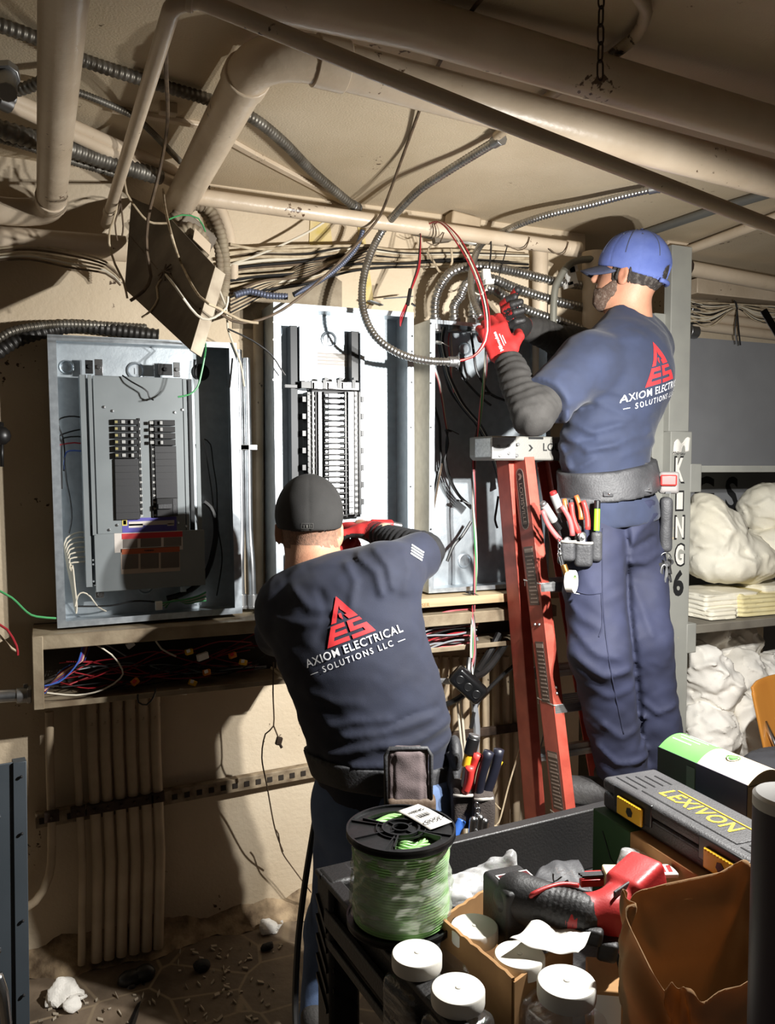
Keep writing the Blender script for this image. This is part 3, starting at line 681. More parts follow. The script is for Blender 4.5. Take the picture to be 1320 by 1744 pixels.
for k in range(7):
    y = 762 + k*127
    for x0, x1 in ((326, 356), (764, 786)):
        mb = FM.mb(); FM.rect(mb, *Z5(x0, y), *Z5(x1, y+44), .062, .10); add('insulator_clip', mb, 'black', Mp, bevel=.001)
for (x, y) in ((115,212),(115,342),(112,640),(910,330),(908,440),(908,688),(906,1052),(904,1528),(1142,316),(1140,430),(1138,660),(1132,995),(1130,1434)):
    edge = x > 1000 or x < 200
    c = FM.px(*Z5(x, y), -.003 if edge else .1315); dy = -.004 if edge else .130
    mb = FM.mb(); mb.cyl((c.x, dy, c.z), (c.x, dy+.002, c.z), .0035, 10); add('punched_hole', mb, 'black' if x > 1000 else 'white', Mp)
mb = MB(); mb.bar(P(650, 520, y=2.50), P(628, 512, y=2.48), .02, .004, (0,1,0)); mb.bar(P(655, 508, y=2.50), P(702, 505, y=2.44), .03, .004, (0,1,.2))
add('metal_offcut', mb, 'galv2', label='folded metal offcut lying on top of the middle box', cat='metal offcut', bevel=.001)
# ---------------------------------------------------------------- third box, partly behind the man on the ladder
FR = Frame((1.158, 2.41, 1.047), (1, 0, -.003), (-.004, 0, 1))
Rp = root('junction_box', 'tall galvanised wiring box behind the ladder, steel flexes entering its top', 'electrical box', (1.39, 2.41, 1.047))
enclosure(Rp, FR, .462, .886, .135, lip=.018)
Z6 = lambda x, y: (700 + x/3.23, 520 + y/3.23)
knockout(Rp, FR, *Z6(295, 240), .131, .024); knockout(Rp, FR, *Z6(295, 1405), .131, .026)
for y in (100, 262, 428, 672, 995, 1232):
    c = FR.px(*Z6(108, y), -.003); mb = FR.mb(); mb.cyl((c.x, -.0045, c.z), (c.x, -.002, c.z), .0032, 10); add('punched_hole', mb, 'black', Rp)
for k, (uu) in enumerate((741, 774, 806)):
    c = FR.w(uu, 548, .03); add('flex_connector', MB().cyl(c + Vector((0,0,-.028)), c + Vector((0,0,.012)), .02, 12).cyl(c + Vector((0,0,-.034)), c + Vector((0,0,-.026)), .024, 8), 'steel', Rp, bevel=.002)
def w6(name, pts, r, m_, label, group=None, dy=.09):
    return wire(name, [FR.w(*Z6(*p[:2]), p[2] if len(p) > 2 else dy) for p in pts], r, m_, label, group=group)
K = 'wires bundled inside the tall box by the ladder'
for k in range(6):
    o = k*5
    w6('bundled_wire', [(142+o*1.8,120),(150+o,200),(168+o,300),(185+o,380),(215+o*1.4,470),(262+o,540),(310+o,600),(360+o,660),(420+o,780),(470+o*.6,920),(485,1000)], .0038 if k != 2 else .003, ['blackwire','blackwire','greywire','blackwire','whitewire','blackwire'][k], 'wire of the diagonal bundle sweeping across the tall box', K, .10 - .008*k)
w6('bundled_wire', [(215,130),(205,200),(212,280),(220,380),(235,480)], .0025, 'pinkwire', 'pale red wire at the top of the tall box, left strand', None, .07)
w6('bundled_wire', [(222,130),(222,200),(228,290),(222,370)], .0025, 'whitewire', 'white wire at the top of the tall box beside the pale red one', None, .07)
for k, m_ in enumerate(['redwire', 'whitewire', 'greywire']):
    w6('bundled_wire', [(122+k*6,345),(150+k*4,420),(170+k*4,520),(185+k*3,620),(198+k*3,690)], .0025, m_, ['red', 'white', 'grey'][k] + ' wire hanging along the inner left wall of the tall box', None, .06)
for k in range(4):
    w6('bundled_wire', [(190+k*5,680),(205-k*4,760),(185+k*3,860),(205+k*4,950),(255+k*3,1040),(330,1120-k*6)], .003, 'blackwire', 'black strand looping below the cable tie in the tall box', 'black strands in the lower half of the tall box', .06+k*.01)
w6('bundled_wire', [(120,490),(130,560),(155,660),(160,780),(165,870),(140,960),(115,1180)], .0052, 'blackwire', 'thick black cable on the inner left wall of the tall box', None, .085)
w6('bundled_wire', [(170,870),(150,980),(125,1120),(112,1210)], .003, 'oldcable2', 'brown wire slanting to the inner left corner of the tall box', None, .06)
w6('bundled_wire', [(265,340),(290,400),(340,460),(400,520),(440,550)], .004, 'blackwire', 'black cable slanting behind the bundle in the tall box', None, .11)
w6('bundled_wire', [(330,150),(345,260),(360,360),(400,430),(440,490),(520,525)], .0045, 'blackwire', 'black cable curving from the gloves toward the grey sleeve', None, .05)
w6('bundled_wire', [(330,1190),(280,1270),(235,1320),(198,1408)], .0055, 'blackwire', 'cut black cable end pointing down at the foot of the tall box', None, .07)
w6('bundled_wire', [(480,1050),(470,1120),(462,1180),(475,1225)], .004, 'blackwire', 'taped black and white cable end beside the red ladder', None, .02)
# the vertical bundle hanging out in front of the box
V = 'red, white, black and green wires hanging in front of the tall box'
vb = [(416,235),(408,360),(398,460),(385,560),(372,660),(352,780),(345,880),(348,1000),(347,1120),(355,1280),(356,1420),(350,1540),(345,1640),(340,1700)]
for k, m_ in enumerate(['blackwire', 'pinkwire', 'greenwire', 'whitewire', 'blackwire', 'redwire']):
    pts = []
    for j, (x, y) in enumerate(vb):
        a = j*.9 + k*1.05; pts.append(FR.w(*Z6(x + 5*math.cos(a), y), -.05 + .004*math.sin(a)))
    pts += [P(806 + 3*math.cos(k), 1075, y=2.34), P(806 + 4*math.cos(k), 1115, y=2.30), P(800 + 5*math.cos(k*2), 1150, y=2.27)]
    wire('hanging_wire', pts, .0034, m_, ['first black', 'pale red', 'green', 'white', 'second black', 'deep red'][k] + ' wire in the hanging bundle before the tall box', group=V)
for (x, y) in ((205, 690), (420, 485), (265, 1075), (320, 1580), (150, 205)):
    c = FR.w(*Z6(x, y), -.05 if x > 300 else .055); add('cable_tie', MB().lathe([(.011,-.003),(.0125,-.003),(.0125,.003),(.011,.003)], c, (0.2,0,1), 12).bar(c + Vector((.01,-.006,0)), c + Vector((.034,-.012,-.012)), .004, .002, (0,1,0)), 'blackwire' if x != 150 else 'white',
        label={205: 'black cable tie round the strands at the inner left of the tall box', 420: 'black cable tie beside the grey sleeve', 265: 'black cable tie low on the looping strands', 320: 'black cable tie at the shelf board on the hanging bundle', 150: 'white cable tie near the top of the tall box'}[x], cat='cable tie')
# ---------------------------------------------------------------- EMT pipes between the boxes
for k, (ut, ub) in enumerate(((405, 411), (419, 430))):
    e = root('steel_conduit', ['left', 'right'][k] + ' one of two bright steel conduits between the breaker box and the middle box', 'conduit', P(ub, 1036, y=2.49), 'bright steel conduits between the boxes')
    pts = [P(ut, 596 + 14*k, y=2.50), P(ut+3, 760, y=2.50), P(ut+5, 900, y=2.50), P(ub-2, 960, y=2.49), P(ub, 1036, y=2.49)]
    add('tube', MB().tube(spline(pts, .03), .0125, 14), mat('emt_steel', (190, 192, 194), .3, .95, mix=(150,152,154), scale=14) if 'emt_steel' not in bpy.data.materials else bpy.data.materials['emt_steel'], e)
    for v0, v1 in ((1012, 1034),):
        add('connector', MB().cyl(P(ub-.5, v0, y=2.49), P(ub, v1, y=2.49), .0165, 14).cyl(P(ub, v1-3, y=2.49), P(ub, v1+2, y=2.49), .019, 8), 'steel', e, bevel=.001)
    c = P(ut+3, 762, y=2.50); add('strap', MB().box(c.x-.026, c.x+.026, 2.482, 2.486, c.z-.008, c.z+.008).cyl(c + Vector((0,0,-.008)), c + Vector((0,0,.008)), .0145, 14), 'steel', e, bevel=.001)
pipe('flat_duct', [P(440, 545, y=2.53), P(440, 1040, y=2.53)], .016, 'dull painted conduit in the shade left of the middle box', 'conduit')
# ---------------------------------------------------------------- troughs under the boxes
TM = mat('old_trough', (160, 146, 122), .6, .25, mix=(112, 96, 76), scale=9, bump=.2, bscale=30)
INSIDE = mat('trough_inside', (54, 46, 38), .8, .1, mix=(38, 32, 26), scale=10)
def trough(x0, x1, z0, z1, y0, label, name='wiring_trough'):
    t = root(name, label, 'wiring trough', ((x0+x1)/2, y0, z0))
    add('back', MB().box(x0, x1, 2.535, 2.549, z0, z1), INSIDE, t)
    add('top', MB().box(x0, x1, y0, 2.535, z1-.006, z1).box(x0, x1, y0-.006, y0, z1-.038, z1), TM, t, bevel=.002)
    add('bottom', MB().box(x0, x1, y0, 2.535, z0, z0+.006).box(x0, x1, y0-.006, y0, z0, z0+.016), TM, t, bevel=.002)
    add('end_frame', MB().box(x0-.003, x0+.024, y0-.008, y0-.002, z0, z1).box(x0-.003, x0+.003, y0-.002, 2.535, z0, z1), TM, t, bevel=.002)
    return t
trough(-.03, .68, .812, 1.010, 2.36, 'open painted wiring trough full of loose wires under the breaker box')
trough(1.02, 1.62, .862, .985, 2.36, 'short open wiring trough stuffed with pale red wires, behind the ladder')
add('shelf_board', MB().box(1.02, 1.68, 2.345, 2.545, 1.012, 1.040), mat('plywood', (186, 166, 130), .8, mix=(150, 128, 96), scale=6, stretch=(.4,1,6)), label='raw plywood board supporting the tall wiring box', cat='board', bevel=.001)
mbp = MB(); letter(mbp, 'USER', .018, P(722, 1031, y=2.3445), (1,0,0), (0,0,1), (0,-.0006,0)); add('stamped_mark', mbp, mat('stamp_tan', (150, 110, 62), .8), [o for o in COL.objects if o.name == 'shelf_board'][0], smooth=0)
# wires in the left trough
def wt(name, pts, y, r, m_, label, group=None): return wire(name, [P(p[0], p[1], y=(p[2] if len(p) > 2 else y)) for p in pts], r, m_, label, group=group, step=.02)
for k in range(9):
    wt('trough_wire', [(76, 1168+k*1.6),(100, 1162-k*2),(120, 1145-k*1.5),(134+k*1.2, 1125),(140+k*1.5, 1100),(142+k*3, 1085)], 2.40+.006*k, .0022, ['bluewire','bluewire','redwire','bluewire','orange','whitewire','redwire','blackwire','bluewire'][k], ['lowest blue', 'second blue', 'red', 'third blue', 'orange', 'white', 'second red', 'black', 'topmost blue'][k] + ' wire fanning up at the left end of the trough')
rw_ = random.Random(3)
for k in range(18):
    u0 = 80 + rw_.random()*60; v0 = 1140 + rw_.random()*40; n = 6; pts = []
    for j in range(n+1):
        f = j/n; pts.append((u0 + f*(360 - u0*.3), v0 - f*38 + 20*math.sin(k*1.7+f*5) + rw_.uniform(-8, 8), 2.39 + rw_.random()*.11))
    pts = [(u, min(v, 1190-(u-75)*.14), y) for u, v, y in pts]
    wt('trough_wire', pts, 2.4, .0018, ['redwire','blackwire','redwire','blackwire','redwire','blackwire','greywire'][k % 7], 'thin wire strewn along the bottom of the left trough', 'thin wires strewn along the left trough')
wt('trough_wire', [(150,1090),(190,1115),(208,1140),(205,1155),(175,1175),(130,1184),(80,1180)], 2.38, .0024, 'whitewire', 'white wire sweeping in a wide arc at the left of the trough')
wt('trough_wire', [(155,1088),(185,1100),(215,1118)], 2.42, .002, 'greywire', 'short grey wire at the top left of the trough')
wt('trough_wire', [(262,1085),(275,1105),(300,1118)], 2.40, .0026, 'whitewire', 'white wire dropping from the trough lid beside the red connectors')
wt('trough_wire', [(235,1182),(236,1196),(250,1200),(262,1186),(265,1172)], 2.345, .0026, 'blackwire', 'black wire loop hanging over the front lip of the trough')
for k, (u, v, m_, an) in enumerate([(230,1161,'orange',.6),(328,1163,'yellow',-.5),(352,1145,'orange',.1),(396,1116,'orange',.2),(414,1128,'yellow',-.3),(345,1118,'white',.2),(222,1098,'white',.5),(312,1178,'white',-.2),(322,1110,'yellow',.1)]):
    c = P(u, v, y=2.385 if v > 1100 else 2.42); h = .022 if k != 5 else .034
    d = Vector((math.cos(an), .3, math.sin(an))).normalized()
    w_ = root('wire_connector', ['orange wire connector tipped up, left in the trough', 'yellow wire connector on the trough lip', 'orange lever connector in the middle of the trough', 'orange connector by the shoulder of the man in the black cap', 'yellow connector at the right end of the trough', 'long white connector block in the trough', 'small white connector under the trough lid', 'white connector hanging over the trough lip', 'small yellow connector behind the long white block'][k], 'wire connector', c)
    add('shell', MB().bar(c - d*h/2, c + d*h/2, .016 if k != 5 else .02, .013, (0,0,1)), m_, w_, bevel=.002)
    add('lever', MB().bar(c - d*h*.4 + Vector((0,-.007,.004)), c + d*h*.1 + Vector((0,-.009,.006)), .010, .003, (0,0,1)), 'red' if k in (0, 3) else 'white', w_, bevel=.001)
# wires in the right trough
for k in range(34):
    v = 1042 + (k % 17)*3.6; u1 = 808 + rw_.uniform(-10, 8); bend = rw_.uniform(-10, 10)
    m_ = ['pinkwire','redwire','greywire','blackwire','pinkwire','whitewire','blackwire'][k % 7]
    y = 2.372 + rw_.random()*.09
    wt('trough_wire', [(712, v + 12 + rw_.uniform(-6,6)),(740, v+4+bend*.4),(775, v-2+bend),(u1, v-6+bend*.5)], y, .0032, m_, 'wire crammed into the short trough behind the ladder', 'wires crammed into the short trough')
# ---------------------------------------------------------------- the loose old plate and its flex coils at the ceiling
pl = [(224,336),(242,345),(262,352),(290,372),(368,456),(326,598),(212,492)]
yv = {0:2.20,1:2.22,2:2.23,3:2.26,4:1.98,5:1.92,6:2.34}
pts3 = [P(u, v, y=yv[i]) for i, (u, v) in enumerate(pl)]
# plane through three corners, then cast the outline onto it
nrm = (pts3[4]-pts3[6]).cross(pts3[5]-pts3[6]).normalized()
if nrm.y > 0: nrm = -nrm
def onplane(u, v):
    r = P(u, v, d=1.0) - EYEP; t = (pts3[6]-EYEP).dot(nrm)/r.dot(nrm); return EYEP + r*t
cor = [onplane(*p) for p in pl]
pt = root('cover_plate', 'dark old metal cover plate hanging askew from wires under the pipes', 'metal plate', cor[5])
n = len(cor); back = [c - nrm*.004 for c in cor]
mb = MB(); mb._add(cor + back, [tuple(range(n)), tuple(range(2*n-1, n-1, -1))] + [(i+n, (i+1) % n + n, (i+1) % n, i) for i in range(n)])
add('sheet', mb, 'plate', pt, smooth=0)
e1, e2 = onplane(368,456), onplane(326,598)
add('folded_edge', MB().bar(e1 - nrm*.012, e2 - nrm*.012, .032, .004, nrm), mat('plate_edge_lit', (176, 164, 144), .6, .1, mix=(130,116,98), scale=12), pt)  # light on the fold is put into this paler plate colour
c = onplane(284, 464); sx = MB()
for a in (0.35, 1.2, 2.2, 2.9): d = (cor[4]-cor[6]).normalized()*math.cos(a) + (cor[5]-cor[4]).normalized()*math.sin(a); sx.tube([c - d*.025 + nrm*.004, c + nrm*.009, c + d*.03 + nrm*.004], .0022, 6)
add('twisted_tie', sx, 'oldcable2', pt)
for a_, b_ in (((222,402),(268,458)), ((296,486),(340,527))): add('scored_line', MB().tube([onplane(*a_)+nrm*.001, onplane(*b_)+nrm*.001], .0012, 5), 'oldcable2', pt)
ob = MB(); ob.obox(P(322, 418, y=2.47), ((1,.1,-.7),(0,1,0),(.7,0,1)), (.055,.05,.06)); add('outlet_box', ob, 'plate', label='old painted metal outlet box half hidden by the hanging plate', cat='outlet box', bevel=.004)
ob = MB(); ob.obox(P(344, 412, y=2.36), ((1,.2,-.8),(.2,.3,.9),(0,1,0)), (.03,.018,.003)); add('metal_flap', ob, 'plate_edge_lit' if 'plate_edge_lit' in M else 'pipe', label='small light metal flap standing on the hanging plate', cat='metal flap')
for k, pts in enumerate([[(296,372,2.42),(318,352,2.42),(350,352,2.42),(370,380,2.42),(380,420,2.43),(384,470,2.44),(376,515,2.45),(352,545,2.46)], [(300,400,2.40),(322,388,2.39),(342,400,2.39),(350,422,2.4),(342,440,2.42)], [(330,345,2.45),(352,368,2.45),(366,402,2.44),(374,440,2.43),(372,490,2.43),(362,520,2.44)]]):
    flex([P(u, v, y=y) for u, v, y in pts], .017 if k != 2 else .013, ['dusty thick flex arching round the hanging metal plate', 'dusty flex curled up inside the old outlet box', 'thinner dusty flex inside the arch beside the hanging plate'][k], mat('dusty_flex', (150, 138, 116), .75, .1, mix=(112, 98, 80), scale=20) if 'dusty_flex' not in bpy.data.materials else bpy.data.materials['dusty_flex'], pitch=.013)
# ================================================================== cables and loose wires on the wall
def pw(name, pts, r, m_, label, group=None, y=None, step=.02): return wire(name, [onplane(*p[:2]) + nrm*.002 if len(p) > 2 and p[2] == 'plate' else P(p[0], p[1], y=(p[2] if len(p) > 2 else y)) for p in pts], r, m_, label, group=group, step=step)
rc_ = random.Random(11)
# the dense run of painted cables under the horizontal pipe
for k in range(30):
    f = k/29; v0 = 432 + f*66 + rc_.uniform(-5, 5); vm = 408 + f*42 + rc_.uniform(-4, 4); v1 = 425 + f*26 + rc_.uniform(-3, 3); y = 2.49 + rc_.random()*.045
    sag = rc_.uniform(-3, 6)
    pw('wall_cable', [(386, v0, y),(440, v0-6+sag, y),(520, (v0+vm)/2+sag+6, y),(600, vm+8, y),(690, v1+4, y),(780, v1+2+rc_.uniform(-3,3), y),(900, v1+8+rc_.uniform(-3,3), y)], rc_.choice([.0036,.0042,.005]), ['oldcable','oldcable','whitewire','oldcable2','oldcable','blackwire'][k % 6],
       'cable in the dense run along the wall under the horizontal pipe', 'cables running along the wall under the pipe')
for k in range(12):
    v0 = 500 + k*3.2; y = 2.47 + .004*k
    pw('wall_cable', [(392, v0, y),(450, v0-22-k, y),(520, 470-k*2, y),(600, 432+k*2, y),(640, 418+k*2, y)], .0036, ['oldcable2','oldcable','blackwire','oldcable'][k % 4], 'cable fanning down from the run toward the hanging plate', 'cables fanning down toward the hanging plate')
pw('wall_cable', [(388,452,2.5),(450,430,2.48),(520,398,2.46),(558,374,2.45)], .0035, 'whitewire', 'pale yellow cable rising from the run to the pipe across the stain')
pw('wall_cable', [(392,416,2.46),(440,424,2.46),(520,420,2.46),(640,418,2.46)], .0045, 'oldcable', 'pale cable straight along the top of the run')
# dark bundles crossing in front
flex([P(400, 503, y=2.44), P(425, 496, y=2.44), P(455, 503, y=2.43), P(490, 505, y=2.42)], .0105, 'short bluish flex sticking out of the cable run beside the middle box', mat('blue_grey_flex', (92, 98, 116), .5, .5))
flex([P(500, 502, y=2.42), P(545, 478, y=2.42), P(580, 452, y=2.43), P(608, 420, y=2.44), P(618, 392, y=2.44)], .0085, 'bluish armoured cable climbing from the middle box to the pipe', 'blue_grey_flex' if 'blue_grey_flex' in M else bpy.data.materials['blue_grey_flex'])
def seg(pts, r, m_, label): return wire('drop_cord', pts, r, m_, label, 'cord', step=.03)
seg([P(822, -4, z=CZ-.012), P(792, 34, z=CZ-.012), P(748, 108, z=CZ-.012), P(722, 168, z=CZ-.015), P(690, 255, y=2.05), P(655, 350, y=2.33), P(640, 378, y=2.36), P(600, 424, y=2.36), P(540, 482, y=2.37), P(480, 528, y=2.37), P(430, 548, y=2.37), P(395, 546, y=2.37), P(362, 522, y=2.36), P(345, 496, y=2.34)], .0042, 'oldcable2', 'long dark cord dropping from the ceiling past the pipe and down to the left')
seg([P(281, 52, d=1.33), P(283, 120, d=1.5), P(285, 210, d=1.9), P(272, 290, y=2.14), P(252, 372, y=2.13), P(250, 430, y=2.12), P(257, 470, y=2.12), P(245, 495, y=2.12), P(222, 512, y=2.12)], .0042, 'oldcable2', 'dark cord hanging from the slim conduit in front of the hanging plate')
for k, (pts, r, m_, lb) in enumerate([
    ([(278,322,2.45),(281,352,2.2),(292,400),(310,450,'plate'),(340,505),(372,525),(410,545),(440,550)], .0032, 'oldcable', 'pale wire hanging across the face of the plate to the right'),
    ([(283,468,'plate'),(300,490),(325,525),(345,543),(366,540),(385,524),(388,505)], .003, 'whitewire', 'white wire curling under the right edge of the hanging plate'),
    ([(276,476,'plate'),(268,490,'plate'),(270,510,'plate'),(258,530,'plate'),(243,541,'plate')], .0028, 'oldcable', 'short wire looping from the centre tie of the hanging plate'),
    ([(212,300),(216,330),(236,360),(249,374),(262,380),(286,380)], .003, 'oldcable', 'pale wire running to the top corner of the hanging plate'),
    ([(200,330),(198,360),(188,390),(186,415),(196,450),(210,478),(217,508)], .003, 'oldcable', 'wire dangling down the left edge of the hanging plate'),
    ([(206,320),(204,350),(196,380),(200,410)], .0022, 'oldcable2', 'thin brown wire dangling beside the slim conduit'),
    ([(200,325),(206,350),(210,385),(208,402)], .0024, 'oldcable2', 'frayed brown wire end under the fat dark flex'),
    ([(290,468,'plate'),(312,500,'plate'),(332,520,'plate'),(342,526,'plate')], .002, 'oldcable2', 'thin brown wire along the lower right of the plate'),
    ([(285,375),(310,366),(338,372),(350,395)], .0022, 'greenwire', 'thin green wire curving over the top of the hanging plate')]):
    pw('loose_wire', pts, r, m_, lb, y=1.90 if k not in (3, 4, 5, 6, 8) else 2.26)
pw('loose_wire', [(332,572,'plate'),(350,585),(348,610),(342,640),(336,660),(322,672),(303,676)], .0026, 'greenwire', 'green wire dropping from the plate edge into the breaker box', y=2.33)
pw('loose_wire', [(372,490),(380,510),(386,528),(388,560),(398,588),(410,620),(416,658)], .003, 'whitewire', 'white wire trailing down beside the steel conduits', y=2.40)
pw('loose_wire', [(388,560),(430,580),(462,604),(478,628),(486,639)], .0026, 'blackwire', 'thin black wire ending at the left edge of the middle box', y=2.38)
pw('loose_wire', [(396,610),(393,640),(391,660)], .003, 'blackwire', 'short black wire end hanging at the corner of the breaker box', y=2.39)
for k in range(5):
    pw('loose_wire', [(-10, 424+k*5, 2.46),(50, 420+k*5+rc_.uniform(-3,3), 2.46),(120, 428+k*7, 2.46),(180, 446+k*5, 2.46),(205, 470+k*4, 2.45)], .003, ['oldcable','oldcable2','oldcable','whitewire','oldcable2'][k], 'cable sagging along the wall under the left pipes', 'cables sagging under the left pipes')
# red wires over the pipe and the red wire hanging free
for k in range(3):
    pw('red_wire', [(716+k*6, 392, 2.42),(738+k*4, 378, 2.36),(756+k*3, 384, 2.30),(778+k*4, 414-k*2, 2.24),(800+k*4, 452, 2.2),(818+k*4, 500, 2.16),(826+k*4, 545, 2.14),(824+k*3, 580, 2.15),(806, 606+k, 2.2),(778, 614+k, 2.235)], .0023, ['redwire','whitewire','redwire'][k],
       ['outermost', 'middle', 'innermost'][k] + ' of the wires looping over the pipe into the hanging flex', 'red wires looping over the pipe')
for k in range(3):
    pw('red_wire', [(716,398,2.39),(714+k,430,2.37),(710+k*2,458,2.36),(700+k,490,2.35),(696-k,512,2.34),(688-k*3,540,2.33),(682,556,2.33)], .0022, ['blackwire','redwire','redwire'][k], 'twisted red and black wire hanging over the corner of the middle box', 'twisted wires hanging over the middle box')
add('electrical_tape', MB().cyl(P(699, 492, y=2.345), P(694, 520, y=2.335), .006, 10).obox(P(704, 519, y=2.33), ((1,.2,-.4),(0,1,0),(.4,0,1)), (.008,.003,.003)), 'blackwire', label='black tape wound on the twisted red wires', cat='tape', bevel=.001)
pw('black_wire', [(836,398,2.39),(836,430,2.38),(833,458,2.37)], .0028, 'blackwire', 'black cord tied round the pipe holding the white clip')
for k, (u0, u1) in enumerate(((730, 750), (868, 896), (940, 962))):
    a, b = P(u0, 398 if k == 0 else 412, y=2.37), P(u1, 384 if k == 0 else 402, y=2.37)
    pw('pipe_tie', [(u1+6, 396+k*8, 2.372),(u1, 412+k*9, 2.368),((u0+u1)/2, 418+k*8, 2.366),(u0-4, 412+k*6, 2.368)], .002, 'oldcable2', ['first', 'middle', 'last'][k] + ' thin wire tie wrapped round the horizontal pipe')
cl = root('cable_clip', 'small white plastic cable clip hanging from the black cord above the gloves', 'clip', P(828, 475, y=2.36))
add('clip_body', MB().obox(P(828, 468, y=2.36), ((1,0,.1),(0,1,0),(-.1,0,1)), (.014,.008,.018)), 'white', cl, bevel=.003)
add('clip_foot', MB().obox(P(832, 480, y=2.355), ((1,0,.1),(0,1,0),(-.1,0,1)), (.016,.010,.008)), 'white', cl, bevel=.002)
pw('loose_wire', [(830,486,2.36),(826,496,2.35),(818,502,2.34),(808,498,2.34)], .0022, 'whitewire', 'white wire hooked from the white cable clip')
mb = MB().obox(P(788, 382, y=2.5), ((1,0,-.12),(0,1,0),(.12,0,1)), (.055,.03,.028)); ab = add('conduit_box', mb, 'conduit', label='painted conduit box with two round knockouts above the pipe', cat='junction box', bevel=.006)
mb = MB()
add('terminal_strip', MB().obox(P(804, 412, y=2.46), ((1,0,-.12),(0,1,0),(.12,0,1)), (.034,.01,.008)), 'white', label='small white terminal strip on the wall under the pipe', cat='terminal strip', bevel=.001)
add('wall_bracket', MB().obox(P(752, 408, y=2.47), ((1,0,.2),(0,1,0),(-.2,0,1)), (.03,.012,.010)).obox(P(720, 401, y=2.44), ((1,0,-.1),(0,1,0),(.1,0,1)), (.036,.01,.004)), 'plate', label='bent metal bracket on the wall under the pipe', cat='bracket', bevel=.001)
pw('loose_wire', [(735,418,2.45),(728,430,2.45),(740,448,2.45),(748,462,2.45),(760,464,2.44),(770,446,2.44),(768,424,2.44)], .004, 'oldcable', 'stiff painted wire hook on the wall beside the twisted wires')
pw('loose_wire', [(866,412,2.43),(858,440,2.42),(850,470,2.41)], .002, 'blackwire', 'thin black wire hanging before the curved steel flexes')
# white junk and dark boxes between the upright pipes
for k, (u, v, w, h, m_) in enumerate(((972,470,.022,.030,'white'),(968,486,.020,.010,'paper'),(976,458,.018,.012,'paper'))):
    add('paper_tag', MB().obox(P(u, v, y=2.47), ((1,0,.3),(0,1,0),(-.3,0,1)), (w,.004,h)), m_, label=['largest white tag', 'lower white tag', 'upper white tag'][k]+' tucked between the upright pipes', cat='tag')
# lower cables on the wall and floor
pw('pull_string', [(466,1128,2.34),(465,1180,2.34),(466,1236,2.34),(452,1250,2.34),(446,1290,2.35),(455,1340,2.38),(468,1410,2.42),(482,1450,2.46)], .0022, 'oldcable2', 'thin cord looping down the lit wall under the trough')
pn = root('pendant_switch', 'small dark pull switch hanging on the thin cord under the trough', 'switch', P(475, 1272, y=2.34))
add('cord', MB().tube(spline([P(466,1236,y=2.34), P(470,1246,y=2.338), P(474,1256,y=2.34)], .004), .0022, 6), 'oldcable2', pn)
add('body', MB().obox(P(475, 1262, y=2.34), ((1,0,-.3),(0,1,0),(.3,0,1)), (.009,.007,.012)), 'rust', pn, bevel=.003)
add('lever', MB().cyl(P(476, 1266, y=2.335), P(480, 1274, y=2.33), .004, 8), 'rust', pn)
pw('loose_wire', [(462,1137,2.36),(480,1152,2.3),(500,1168,2.2),(512,1180,2.1)], .0035, 'oldcable', 'pale wire reaching from the trough behind the man in the black cap')
pw('loose_wire', [(468,1412,2.44),(474,1420,2.44),(480,1450,2.45),(500,1480,2.46),(530,1520,2.46)], .002, 'oldcable2', 'thin wire curling low on the lit wall')
pw('power_cord', [(548,1318,2.05),(536,1400,2.05),(520,1500,2.03),(508,1600,2.0),(503,1700,1.95),(505,1765,1.9)], .0085, 'blackwire', 'thick black cord hanging straight down beside the blue jeans')
pw('floor_cable', [(246,1655,2.38),(245,1680,2.34),(240,1705,2.28),(228,1735,2.2),(215,1770,2.1)], .010, 'blackwire', 'black cable lying on the floor below the wall conduits')
add('floor_plug', MB().ball(P(222, 1668, y=2.36), .028, 12, (1.3,.9,1)).ball(P(246, 1658, y=2.36), .026, 12, (1.2,.9,1)).ball(P(224, 1684, y=2.34), .016, 10), 'blackwire', label='black lump of cable and plug on the floor by the wall conduits', cat='plug', smooth=180)
# behind the ladder: dark cables with the black bushing
for k, (pts, r, m_) in enumerate([([(864,1090,2.38),(850,1112,2.36),(836,1132,2.33),(822,1146,2.31),(806,1154,2.28)], .0125, 'blackwire'), ([(850,1080,2.40),(838,1104,2.38),(824,1128,2.35),(812,1146,2.3)], .0125, 'blackwire'), ([(880,1130,2.42),(856,1150,2.38),(830,1176,2.34),(812,1200,2.30),(802,1240,2.3)], .007, 'blackwire'),
        ([(730,1158,2.34),(750,1160,2.33),(772,1160,2.28)], .010, 'greywire'), ([(760,1200,2.3),(780,1190,2.28),(796,1178,2.26)], .009, 'blackwire'), ([(800,1120,2.28),(798,1140,2.27),(802,1156,2.25)], .009, 'blackwire')]):
    pw('thick_cable', pts, r, m_, ['thick dusty cable, upper of two running into the black bushing', 'thick dusty cable, lower of two running into the black bushing', 'thin black cable curving below the black bushing', 'grey cable entering the black bushing from behind the man', 'black cable leaving the black bushing to the lower left', 'black cable coming straight down into the black bushing'][k])
bu = root('cable_bushing', 'glossy black cable bushing with round holes hanging beside the ladder', 'bushing', P(797, 1168, y=2.24))
bc = P(797, 1166, y=2.24); ba = Vector((.55, -.25, -.55)).normalized(); bb = Vector((-.35,-.85,-.1)); bb = (bb - ba*bb.dot(ba)).normalized()
add('body', MB().obox(bc, (ba, bb, ba.cross(bb)), (.060,.026,.032)), mat('gloss_black', (20, 20, 21), .18), bu, bevel=.014, segs=4)
for k in (-1, 0, 1):
    q = bc + ba*(.034*k) + bb*.026; add('hole', MB().lathe([(.010,0),(.012,.002),(.0135,.001)], q, bb, 14).cyl(q - bb*.004, q + bb*.0008, .0102, 14), 'black', bu)
